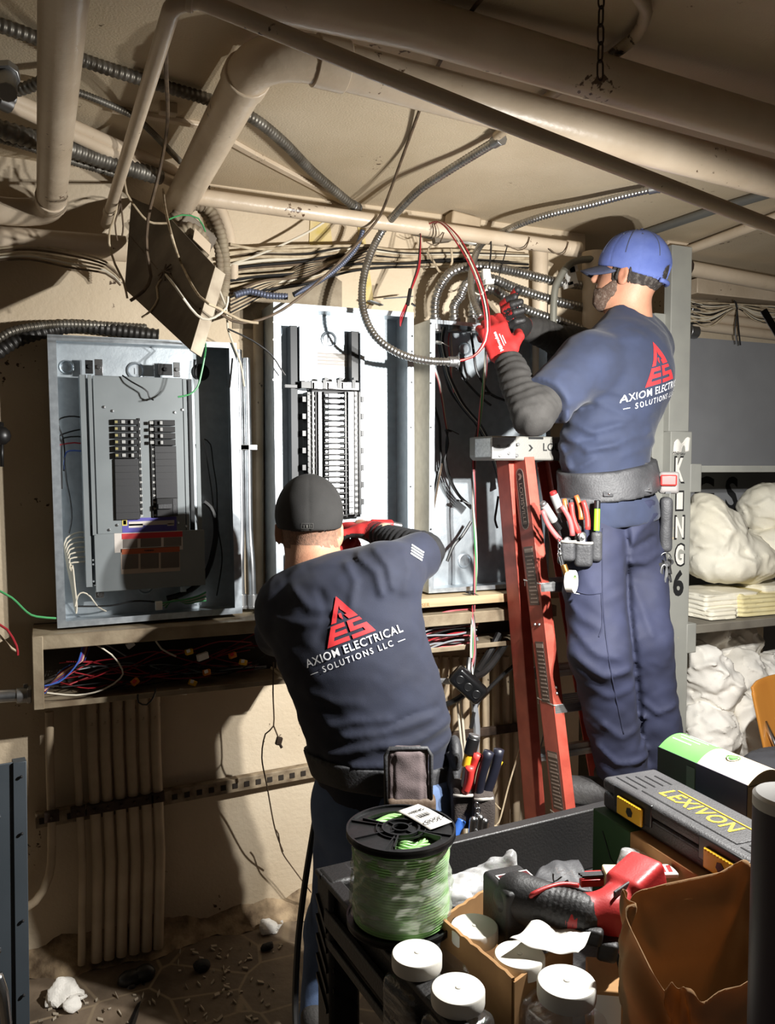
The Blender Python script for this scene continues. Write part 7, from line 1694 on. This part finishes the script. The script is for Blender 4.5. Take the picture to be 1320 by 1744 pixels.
for a in (.052, .262):
    add('latch_recess', tb(MB(), a-.016, a+.084, -.0012, .012, -.040, -.002), 'black', tc_, bevel=.002)
    l_ = add('latch', tb(MB(), a, a+.066, -.007, -.001, -.046, -.014), 'yellow', tc_, label='yellow latch', bevel=.0025)
    for k in range(10): add('ridge', tb(MB(), a+.003+.0062*k, a+.0055+.0062*k, -.0076, -.006, -.019, -.0155), 'yellow', l_)
    q = tpt(a+.036, -.0072, -.031); add('emblem', MB().lathe([(.0001,.0008),(.0085,.0008),(.0088,0)], q, -gn, 6), 'black', l_)
BKG = mat('book_green', (78, 146, 64), .6, mix=(68, 132, 56), scale=10); BKC = mat('book_cream', (190, 170, 138), .6); BKD = mat('book_dark_green', (34, 54, 44), .55); BKN = mat('book_navy', (34, 38, 66), .5); BKP = mat('book_purple', (120, 116, 176), .6); PGS = mat('page_edges', (168, 152, 124), .9, mix=(150, 134, 108), scale=120, stretch=(40,1,1), bump=.3, bscale=200)
k0 = P(1122, 1272, z=.925); k1 = P(1274, 1338, z=.925); ba2 = (k1-k0).normalized(); bn2 = Vector((0,0,1)).cross(ba2); bn2 = bn2 if bn2.x > 0 else -bn2; BL2 = (k1-k0).length
BWd = .092
bk = root('thick_book', 'very thick paperback standing spine up, green and cream spine', 'book', (k0.x, k0.y, FLO))
def spine(t0, t1, m_, n0_=0., n1_=1., name='spine', lift=0., label=None):
    mb = MB(); vs = []; N = 14
    for i in range(N+1):
        f = n0_ + (n1_-n0_)*i/N; z = .020*(1-(2*f-1)**2) - .012*(1 if False else 0) + lift
        for t in (t0, t1): vs.append(k0 + ba2*(BL2*t) + bn2*(BWd*f) + Vector((0,0,z)))
        for t in (t0, t1): vs.append(k0 + ba2*(BL2*t) + bn2*(BWd*f) + Vector((0,0,z-.003)))
    fs = []
    for i in range(N):
        a = i*4; b = a+4; fs += [(a,a+1,b+1,b), (a+2,b+2,b+3,a+3), (a,b,b+2,a+2), (a+1,a+3,b+3,b+1)]
    fs += [(0,2,3,1), (N*4,N*4+1,N*4+3,N*4+2)]
    mb._add(vs, fs); return add(name, mb, m_, bk, label=label)
spine(0, .46, BKG, label='green half of the spine'); spc = spine(.46, 1, BKC, 0, .86, label='cream half of the spine'); spine(.46, 1, BKP, .86, 1, label='purple stripe on the spine')
for i in range(4): spine(.04+.05*(i % 2), .26+.05*i, LOGOW, .28+.12*i, .30+.12*i, 'printed_line', .0006)
q = k0 + ba2*(BL2*.68) + bn2*(BWd*.42) + Vector((0,0,.0205)); add('emblem', MB().lathe([(.010,.0004),(.0125,.0004)], q, (0,0,1), 24, False).lathe([(.0001,.0004),(.008,.0004)], q, (0,0,1), 16, False), BKG, spc)
c = k0 + ba2*(BL2/2) + bn2*(BWd/2)
HB = .92 - FLO
add('pages', MB().obox((c.x, c.y, FLO + HB/2 + .002), (ba2, bn2, (0,0,1)), (BL2/2-.001, BWd/2-.001, HB/2-.001)).prism([(-BWd/2+.001 + (BWd-.002)*i/12, .020*(1-(2*i/12-1)**2)) for i in range(13)], Vector((c.x, c.y, .922)) - ba2*(BL2/2-.002), bn2, Vector((0,0,1)), ba2*(BL2-.004)), PGS, bk)
for t0, t1, m_ in ((0, .46, BKD), (.46, 1, BKN)):
    a = k0 + ba2*(BL2*t0); b = k0 + ba2*(BL2*t1)
    for s_, o in ((-.0015, 0), (BWd+.0005, 1)): cc_ = (a+b)/2 + bn2*s_; add('cover', MB().obox((cc_.x, cc_.y, FLO + (.925-FLO)/2 + .001), (ba2, bn2, (0,0,1)), ((b-a).length/2, .001, (.925-FLO)/2)), m_, bk)
add('cover_lettering', MB().obox(k0 + ba2*.085 - bn2*.003 + Vector((0,0,-.045)), (ba2, bn2, (0,0,1)), (.010,.0004,.035)), mat('cover_print', (84, 104, 92), .6), bk)
# ---------------------------------------------------------------- brown paper bag with a torn rim
PBM = mat('kraft_paper', (170, 140, 102), .85, mix=(148, 118, 82), scale=7, bump=.35, bscale=24)
def _translucent(m, f):
    nt = m.node_tree; b = nt.nodes['Principled BSDF']; out = nt.nodes['Material Output']; t = nt.nodes.new('ShaderNodeBsdfTranslucent'); t.inputs[0].default_value = srgb((206, 150, 92))+(1,); mx = nt.nodes.new('ShaderNodeMixShader'); mx.inputs[0].default_value = f
    nt.links.new(b.outputs[0], mx.inputs[1]); nt.links.new(t.outputs[0], mx.inputs[2]); nt.links.new(mx.outputs[0], out.inputs['Surface'])
_translucent(PBM, .28)
gc_ = Vector((.812, .792, FLO)); gx_ = (P(1300,1510,z=.88) - P(1055,1560,z=.88)); gx_.z = 0; gx_.normalize(); gy_ = Vector((0,0,1)).cross(gx_)
if gy_.y < 0: gy_ = -gy_
HX, HY = .122, .062
def bagfn(a, b):
    th = a*2*math.pi + math.pi*.25; c_, s_ = math.cos(th), math.sin(th)
    e = .28; x = HX*math.copysign(abs(c_)**e, c_); y = HY*math.copysign(abs(s_)**e, s_)
    top = .226 + .026*(y/HY) + .010*math.sin(th*5+1) + .006*math.sin(th*11) - (.018*math.exp(-((x+.02)/.05)**2) if y < 0 else 0) + .012*(x/HX)*(y < 0)
    z = b*top; w = math.sin(b*9 + th*3)*.004 + math.sin(b*17+th*7)*.0025 - .006*abs(math.sin(b*6+th*4+math.sin(th*9)))*b + .003*abs(math.sin(b*11-th*6)) + math.sin(th*13)*.002*b
    k = 1 + .03*b + w/.06*.6
    fold = -.012*math.exp(-((x-.02)/.018)**2)*(1 if y > 0 else .5)*b
    return gc_ + gx_*x*k + gy_*(y*k + fold) + Vector((0,0,z))
add('paper_bag', MB().grid(bagfn, 150, 40), PBM, label='brown paper bag with a torn open rim, standing in the cart', cat='paper bag', solid=.0008, smooth=180)
# ---------------------------------------------------------------- tube at the right edge
tq = P(1347, 1362, d=.84); tq.z = FLO
tb_ = root('storage_tube', 'tall dark grey tube with a white cap at the right edge by the paper bag', 'tube', tq)
ztop = P(1347, 1352, d=.84).z
add('tube_body', MB().lathe([(.0001,.002),(.034,.002),(.036,.004),(.036,ztop-FLO-.012),(.0355,ztop-FLO-.010)], tq, (0,0,1), 32), mat('mauve_grey_plastic', (86, 80, 88), .5), tb_, smooth=40)
add('cap', MB().lathe([(.0362,ztop-FLO-.014),(.0362,ztop-FLO-.003),(.033,ztop-FLO),(.0001,ztop-FLO)], tq, (0,0,1), 32), 'white', tb_, smooth=40)
# ---------------------------------------------------------------- the work light on its stand
LP = LIGHT_POS - LIGHT_DIR*.035
wl_ = root('work_light', 'black round work light on a stand, just showing at the right edge', 'work light', (LP.x+.10, LP.y-.02, 0))
add('housing', MB().lathe([(.0001,-.05),(.05,-.045),(.066,-.02),(.074,.0),(.074,.022),(.068,.022),(.066,.012),(.0001,.012)], LP, LIGHT_DIR, 40), 'black', wl_, smooth=40)
add('stand', MB().tube([(LP.x+.10, LP.y-.02, .0), (LP.x+.10, LP.y-.02, LP.z-.0)], .012, 14), 'steel', wl_, smooth=60)
add('stand_base', MB().lathe([(.0001,.0),(.14,.0),(.14,.012),(.02,.03),(.0001,.03)], (LP.x+.10, LP.y-.02, .001), (0,0,1), 32), 'black', wl_)
qa, qb = P(1300, 528, d=1.40), P(1334, 585, d=1.40)
add('bracket', MB().bar(qa, qb, .012, .004, CAM_R).bar(qb, Vector((LP.x+.10, LP.y-.02, qb.z)), .012, .004, (0,0,1)), 'black', wl_, bevel=.001)
# ================================================================== tools hanging on the men, and things on the floor
def tool_handle(mb, a, b, r0, r1, bend=0, side=(0,0,1)):
    a, b = Vector(a), Vector(b); s = Vector(side); pts = [a.lerp(b, t) + s*(bend*math.sin(math.pi*t)) for t in [i/8 for i in range(9)]]
    return mb.tube(pts, [r0 + (r1-r0)*(i/8) for i in range(9)], 10)
PLR = mat('red_grip', (202, 56, 52), .45); PLO = mat('orange_grip', (214, 96, 48), .45); PLP = mat('pink_grip', (206, 92, 92), .45)
DT = 2.38
def T(u, v, d=DT): return P(u, v, d=d)
# leather pouch on the belt of the man on the ladder
ph = root('tool_pouch', 'black leather tool pouch on the wide belt, full of red handled tools', 'tool pouch', T(985, 990))
pf = (EYEP - T(985, 930)).normalized(); pf.z = 0; pf.normalize(); pr_ = Vector((0,0,1)).cross(pf) 
pr_ = pr_ if pr_.dot(CAM_R) > 0 else -pr_
add('back_panel', skin(lambda p: rbox(p, T(986, 905, 2.43), (.062, .010, .10), .01, (pr_, pf, (0,0,1))) - .001*nz(p, 40), *bounds([T(986, 905, 2.43)], .14), .005), LEATH, ph, smooth=180)
for u, v, w, h in ((967, 938, .022, .030), (994, 944, .026, .036), (1016, 930, .016, .045)):
    o = add('pocket', skin(lambda p: smax(rbox(p, T(u, v, 2.385), (w, .022, h), .012, (pr_, pf, (0,0,1))), -rbox(p, T(u, v-20, 2.385), (w-.005, .017, h), .008, (pr_, pf, (0,0,1))), .002), *bounds([T(u, v, 2.385)], .075), .004), LEATH, ph, smooth=180)
    if u < 1010: add('rim_binding', MB().tube([T(u, v, 2.385) + pr_*((w)*a) + pf*(.023*b) + Vector((0,0,h-.002)) for a, b in ((-1,0),(-.8,.8),(0,1),(.8,.8),(1,0))], .0045, 8), mat('grey_binding', (150, 146, 140), .7) if 'grey_binding' not in bpy.data.materials else bpy.data.materials['grey_binding'], ph, smooth=180)
add('hanger', MB().bar(T(985, 850, 2.41), T(985, 885, 2.42), .05, .006, pr_), LEATH, ph, bevel=.002)
def pliers(lb, A, B, m_, piv, bend=.006):
    r = root('pliers', lb, 'pliers', T(*piv))
    for (a, b, s) in ((A[0], A[1], -1), (B[0], B[1], 1)):
        add('handle', tool_handle(MB(), T(*a), T(*b), .0068, .0078, bend*s, CAM_R), m_, r, smooth=180)
    q = T(*piv); add('jaw', MB().ball(q, .014, 12, (1,.5,1)).obox(q - Vector((0,0,.02)), (CAM_R, CAM_F, (0,0,1)), (.008,.004,.018)), 'steel', r, bevel=.001)
    add('pivot', MB().cyl(q - CAM_F*.008, q - CAM_F*.012, .005, 12), 'chrome', r)
    return r
pliers('red handled pliers hanging out at the front of the pouch', ((924,869,2.36),(954,920,2.37)), ((957,862,2.37),(975,912,2.38)), PLP, (966, 922, 2.385), .008)
pliers('orange handled pliers standing in the middle of the pouch', ((961,850,2.40),(972,880,2.39)), ((981,844,2.40),(990,885,2.39)), PLO, (984, 902, 2.40), .004)
pliers('red handled pliers with a round pivot beside the green marker', ((973,856,2.375),(986,908,2.375)), ((993,853,2.375),(1001,902,2.375)), PLR, (992, 914, 2.37), .005)
for k, (a, b, m1_, m2_, lb) in enumerate((((926,860,2.38),(944,888,2.40),'steel','darkgrey','grey handled screwdriver at the edge of the pouch'), ((943,842,2.39),(955,872,2.40),'red','steel','screwdriver with a red cap and grey handle in the pouch'))):
    r = root('screwdriver', lb, 'screwdriver', T(*b))
    add('handle', MB().cyl(T(*a), T(*b), .0125, 12), mat('grey_handle', (140, 140, 138), .5) if 'grey_handle' not in bpy.data.materials else bpy.data.materials['grey_handle'], r, bevel=.003)
    a_ = T(*a); d_ = (a_ - T(*b)).normalized(); add('end_cap', MB().cyl(a_ - d_*.004, a_ + d_*.010, .0105, 12), 'red' if k else 'steel', r, bevel=.003)
    add('collar', MB().cyl(T(*b), T(*b) - d_*.03, .009, 10), 'black', r)
mk = root('marker_pen', 'bright green marker pen in the last pocket of the pouch', 'marker', T(1016, 905))
add('barrel', MB().cyl(T(1017, 866, 2.375), T(1016, 904, 2.375), .0085, 14), mat('bright_green', (128, 214, 44), .4), mk, bevel=.001)
add('cap', MB().cyl(T(1017.5, 852, 2.375), T(1017, 867, 2.375), .0092, 14), 'black', mk, bevel=.002)
tp = T(973, 990, 2.35); tx_ = (CAM_R*.85 - CAM_F*.5).normalized()
tr_ = root('tape_roll', 'roll of white tape hanging from a snap hook under the pouch', 'tape roll', tp)
add('roll', MB().lathe([(.0195,-.0105),(.032,-.0105),(.032,.0105),(.0195,.0105),(.0195,-.0105)], tp, tx_, 36, False), mat('white_tape', (222, 220, 212), .5), tr_, smooth=40)
add('core', MB().lathe([(.0175,-.0106),(.0198,-.0106),(.0198,.0106),(.0175,.0106),(.0175,-.0106)], tp, tx_, 30, False), mat('pale_green_core', (176, 206, 150), .6), tr_, smooth=40)
add('loose_end', MB().bar(tp + Vector((.0,0,-.032)), tp + Vector((.0,0,-.032)) + CAM_R*.022 - Vector((0,0,.004)), .018, .0006, CAM_F), 'white', tr_)
hk = root('snap_hook', 'chrome snap hook and brass clip on a chain, holding the tape roll', 'hook', T(962, 975))
for k in range(4): add('link', MB().tube([T(953, 920+k*10, 2.36) + CAM_R*(.004*math.cos(a)) + Vector((0,0,.008*math.sin(a))) for a in [j*math.pi/6 for j in range(13)]], .0015, 6, False), 'chrome', hk, smooth=180)
add('swivel', MB().cyl(T(955, 946, 2.355), T(959, 964, 2.355), .006, 10).ball(T(954, 944, 2.355), .008, 10), 'chrome', hk)
add('brass_clip', MB().cyl(T(960, 962, 2.35), T(968, 985, 2.345), .009, 12), mat('brass', (176, 128, 66), .35, .9), hk, bevel=.001)
# tape measure, holster and keys at his other hip
tm = root('tape_measure', 'red and grey tape measure clipped to the belt at his hip', 'tape measure', T(1138, 838, 2.52))
add('case', skin(lambda p: rbox(p, T(1139, 822, 2.53), (.030, .02, .034), .010, (pr_, pf, (0,0,1))), *bounds([T(1139, 822, 2.53)], .06), .004), mat('grey_rubber', (116, 112, 110), .6), tm, smooth=180)
add('front', MB().obox(T(1139, 818, 2.505), (pr_, pf, (0,0,1)), (.024,.006,.017)), mat('bright_red', (214, 48, 44), .4), tm, label='bright red front', bevel=.005, segs=3)
add('mouth', MB().obox(T(1138, 839, 2.505), (pr_, pf, (0,0,1)), (.008,.004,.003)), 'black', tm)
add('holster', skin(lambda p: rbox(p, T(1134, 893, 2.55), (.018, .03, .085), .014, (pr_, pf, (0,0,1))) - .001*nz(p, 50), *bounds([T(1134, 893, 2.55)], .12), .005), LEATH, label='dark leather holster hanging behind the tape measure', cat='holster', smooth=180)
ky = root('key_ring', 'bunch of keys and clips on a ring below the holster', 'keys', T(1134, 1010, 2.52))
rk = random.Random(5)
add('ring', MB().tube([T(1134, 950, 2.52) + CAM_R*(.016*math.cos(a)) + Vector((0,0,.016*math.sin(a))) for a in [j*math.pi/10 for j in range(21)]], .002, 6, False), 'chrome', ky, smooth=180)
for k in range(10):
    q = T(1122+rk.uniform(0,26), 952+rk.uniform(0,14), 2.52+rk.uniform(-.02,.02)); d_ = Vector((rk.uniform(-.35,.35), rk.uniform(-.2,.2), -1)).normalized(); L_ = rk.uniform(.03,.06)
    add('key', MB().lathe([(.0001,-.0012),(.009,-.0012),(.009,.0012),(.0001,.0012)], q, (rk.uniform(-1,1), 1, 0), 12).bar(q, q + d_*L_, .006, .002, CAM_R), 'chrome' if k % 3 else 'blackm', ky)
add('carabiner', MB().tube([T(1131, 975, 2.5) + CAM_R*(.010*math.cos(a)) + Vector((0,0,.024*math.sin(a))) for a in [j*math.pi/8 for j in range(17)]], .003, 8, False), 'steel', ky, smooth=180)
# pouch and tools of the man in the black cap
D2 = 1.90
def S(u, v, d=D2): return P(u, v, d=d)
p2 = root('tool_pouch', 'dark canvas tool pouch hanging at the hip of the man in the black cap', 'tool pouch', S(800, 1430))
add('pocket', skin(lambda p: rbox(p, S(790, 1368, 1.92), (.030, .03, .052), .014, (CAM_R, CAM_F, (0,0,1))) - .0012*nz(p, 40), *bounds([S(790, 1368, 1.92)], .1), .0045), mat('dark_canvas', (58, 50, 46), .85, bump=.3, bscale=300), p2, smooth=180)
add('pocket', skin(lambda p: rbox(p, S(822, 1378, 1.90), (.026, .03, .046), .014, (CAM_R, CAM_F, (0,0,1))) - .0012*nz(p, 40), *bounds([S(822, 1378, 1.90)], .1), .0045), 'dark_canvas' if 'dark_canvas' in M else bpy.data.materials['dark_canvas'], p2, smooth=180)
add('rim_binding', MB().tube([S(772,1355,1.89), S(785,1356,1.885), S(806,1355,1.885)], .004, 8), bpy.data.materials['grey_binding'], p2, smooth=180)
add('rim_binding', MB().tube([S(808,1362,1.875), S(822,1362,1.87), S(840,1360,1.875)], .004, 8), bpy.data.materials['grey_binding'], p2, smooth=180)
add('strap', MB().tube(spline([S(768,1278,1.98), S(776,1300,1.97), S(772,1335,1.95), S(785,1360,1.93)], .01), .016, 10), LEATH, p2, smooth=180)
add('hip_plate', skin(lambda p: ell(p, S(775, 1285, 1.99), (.018,.05,.045), (CAM_R, CAM_F, (0,0,1))), *bounds([S(775,1285,1.99)], .09), .005), LEATH, p2, smooth=180)
r = root('screwdriver', 'black and yellow handled screwdriver standing in the canvas pouch', 'screwdriver', S(800, 1330))
add('handle', MB().cyl(S(807, 1256), S(800, 1285), .0145, 14), 'black', r, bevel=.003); add('collar', MB().cyl(S(800, 1284), S(795, 1306), .0125, 14), 'yellow', r, bevel=.002); add('end_cap', MB().cyl(S(808.5, 1251), S(807, 1257), .0135, 14), 'steel', r, bevel=.002)
add('shaft', MB().cyl(S(795, 1305), S(790, 1340), .008, 10), 'steel', r)
def twoh(name, lb, cat_, A, B, m_, piv, r0, r1):
    r = root(name, lb, cat_, S(*piv))
    for a, b, s in ((A[0], A[1], -1), (B[0], B[1], 1)): add('handle', tool_handle(MB(), S(*a), S(*b), r0, r1, .004*s, CAM_R), m_, r, smooth=180)
    add('jaw', MB().obox(S(*piv), (CAM_R, CAM_F, (0,0,1)), (.010,.005,.022)), 'steel', r, bevel=.002); return r
twoh('pliers', 'red handled pliers in the canvas pouch', 'pliers', ((814,1284,1.89),(800,1345,1.90)), ((800,1306,1.88),(792,1350,1.89)), PLR, (796, 1362, 1.91), .0105, .009)
twoh('cable_cutters', 'black handled cable cutters sticking out of the canvas pouch', 'cutters', ((833,1280,1.88),(814,1360,1.89)), ((850,1276,1.90),(826,1358,1.90)), mat('navy_black_grip', (26, 27, 38), .4), (820, 1372, 1.9), .0125, .011)
twoh('wire_stripper', 'yellow and black wire stripper behind the cable cutters', 'wire stripper', ((853,1296,1.92),(838,1340,1.92)), ((845,1290,1.94),(832,1338,1.94)), 'yellow', (832, 1352, 1.92), .006, .0065)
ck = root('clip_chain', 'chrome clips and sockets hanging on a chain below the canvas pouch', 'clips', S(815, 1440))
for k in range(6): add('link', MB().tube([S(812+(k % 2)*3, 1372+k*9, 1.86) + CAM_R*(.004*math.cos(a)) + Vector((0,0,.007*math.sin(a))) for a in [j*math.pi/6 for j in range(13)]], .0016, 6, False), 'chrome', ck, smooth=180)
for u, v in ((806,1405),(818,1402),(826,1408),(812,1424)): add('socket', MB().cyl(S(u, v-8, 1.86), S(u-2, v+14, 1.86), .009, 12).ball(S(u, v-8, 1.86), .0095, 10), 'chrome', ck, smooth=60)
r = root('screwdriver', 'screwdriver with a blue handle hanging under the canvas pouch', 'screwdriver', S(775, 1450))
add('handle', MB().cyl(S(787, 1396, 1.89), S(768, 1440, 1.87), .011, 12), mat('blue_handle', (48, 92, 168), .4), r, bevel=.003)
# the part of his impact driver that shows above the bus bars
dq = P(655, 890, d=2.47)
dr_ = root('hex_driver', 'red and grey driver held in the red glove at the bus bars', 'driver', dq)
add('body', MB().cyl(P(632, 892, d=2.44), P(668, 893, d=2.47), .014, 14), 'red', dr_, bevel=.004); add('chuck', MB().cyl(P(668, 893, d=2.47), P(684, 896, d=2.48), .009, 12), 'steel', dr_, bevel=.002)
# ------------------------------------------------------------------ lower left: grey cover leaning, scraps on the floor
GCV = mat('grey_cover_enamel', (70, 77, 83), .45, .2, mix=(62, 69, 75), scale=5)
e0_, e1_ = P(40, 1295, y=1.72), P(46, 1790, y=1.62)
gcv = root('panel_cover', 'grey sheet metal panel cover leaning at the lower left edge', 'panel cover', (e1_.x-.1, e1_.y, .0))
up_ = (e0_ - e1_).normalized(); L_ = (e0_-e1_).length
add('sheet', MB().obox((e0_+e1_)/2 + Vector((-.17, -.02, 0)), ((1,.12,0), (-.12,1,0), up_), (.155,.002,L_/2)), GCV, gcv, bevel=.001)
add('flange', MB().obox((e0_+e1_)/2 + Vector((-.008, .006, 0)), ((1,.12,0), (-.12,1,0), up_), (.012,.014,L_/2)), GCV, gcv, bevel=.001)
for f in (.05, .25, .55, .8): q = e0_.lerp(e1_, f) + Vector((-.004,-.012,0)); add('screw', MB().ball(q, .0032, 8), 'blackm', gcv)
for f in (.17, .62): q = e0_.lerp(e1_, f) + Vector((-.045,-.026,0)); add('screw', MB().ball(q, .006, 8), 'chrome', gcv)
add('shiny_tube', MB().tube(spline([P(-6,1660,d=1.35), P(4,1690,d=1.35), P(8,1720,d=1.35), P(12,1760,d=1.35)], .01), .009, 12), 'chrome', label='shiny metal rod at the lower left corner before the grey cover', cat='rod', smooth=180)
def scrap(u, v, r, m_, name, lb, cat_, amp=.35, seed=0, h=.004):
    c = P(u, v, z=r*.6)
    f = lambda p: ell(p, c, (r*1.1, r*.9, r*.75)) - amp*r*nz(p, 1.6/r, seed) - amp*.5*r*np.abs(nz(p, 3.4/r, seed+1))
    def g(p): return smax(f(p), -(p[:,2]-.002), .002)
    add(name, skin(g, *bounds([c], r*2.2), max(h, r/4.5)), m_, label=lb, cat=cat_, smooth=0)
scrap(112, 1690, .034, 'paper', 'crumpled_paper', 'crumpled pale paper at the wall below the conduits', 'paper', .5, 1)
scrap(462, 1580, .026, 'paper', 'crumpled_paper', 'crumpled white paper lit up at the foot of the wall', 'paper', .5, 3)
scrap(343, 1645, .022, 'blackm', 'rubber_block', 'small black block on the stone floor', 'rubber block', .15, 4)
scrap(122, 1712, .020, 'paper', 'paper_scrap', 'small paper scrap before the crumpled paper by the conduits', 'paper scrap', .4, 5)
scrap(140, 1698, .010, 'paper', 'paper_scrap', 'tiny paper scrap beside the conduit foot', 'paper scrap', .4, 6)
rd = random.Random(8)
dm = MB()
for k in range(90):
    u, v = rd.uniform(300, 480), rd.uniform(1600, 1744)
    if rd.random() < .35: u, v = rd.uniform(60, 300), rd.uniform(1690, 1744)
    c = P(u, v, z=.003); s_ = rd.uniform(.002, .006); dm.obox(c, (Vector((rd.uniform(-1,1), rd.uniform(-1,1), rd.uniform(-.3,.3))), Vector((0,1,0)), Vector((0,0,1))), (s_*1.6, s_, s_*.5))
add('plaster_crumbs', dm, mat('pale_crumbs', (170, 158, 140), .9), label='pale plaster crumbs scattered over the floor by the wall', cat='crumbs', kind='stuff')
scrap(455, 1612, .016, 'blackm', 'dirt_clod', 'dark clod at the base of the lit wall beside the black cord', 'clod', .3, 7)
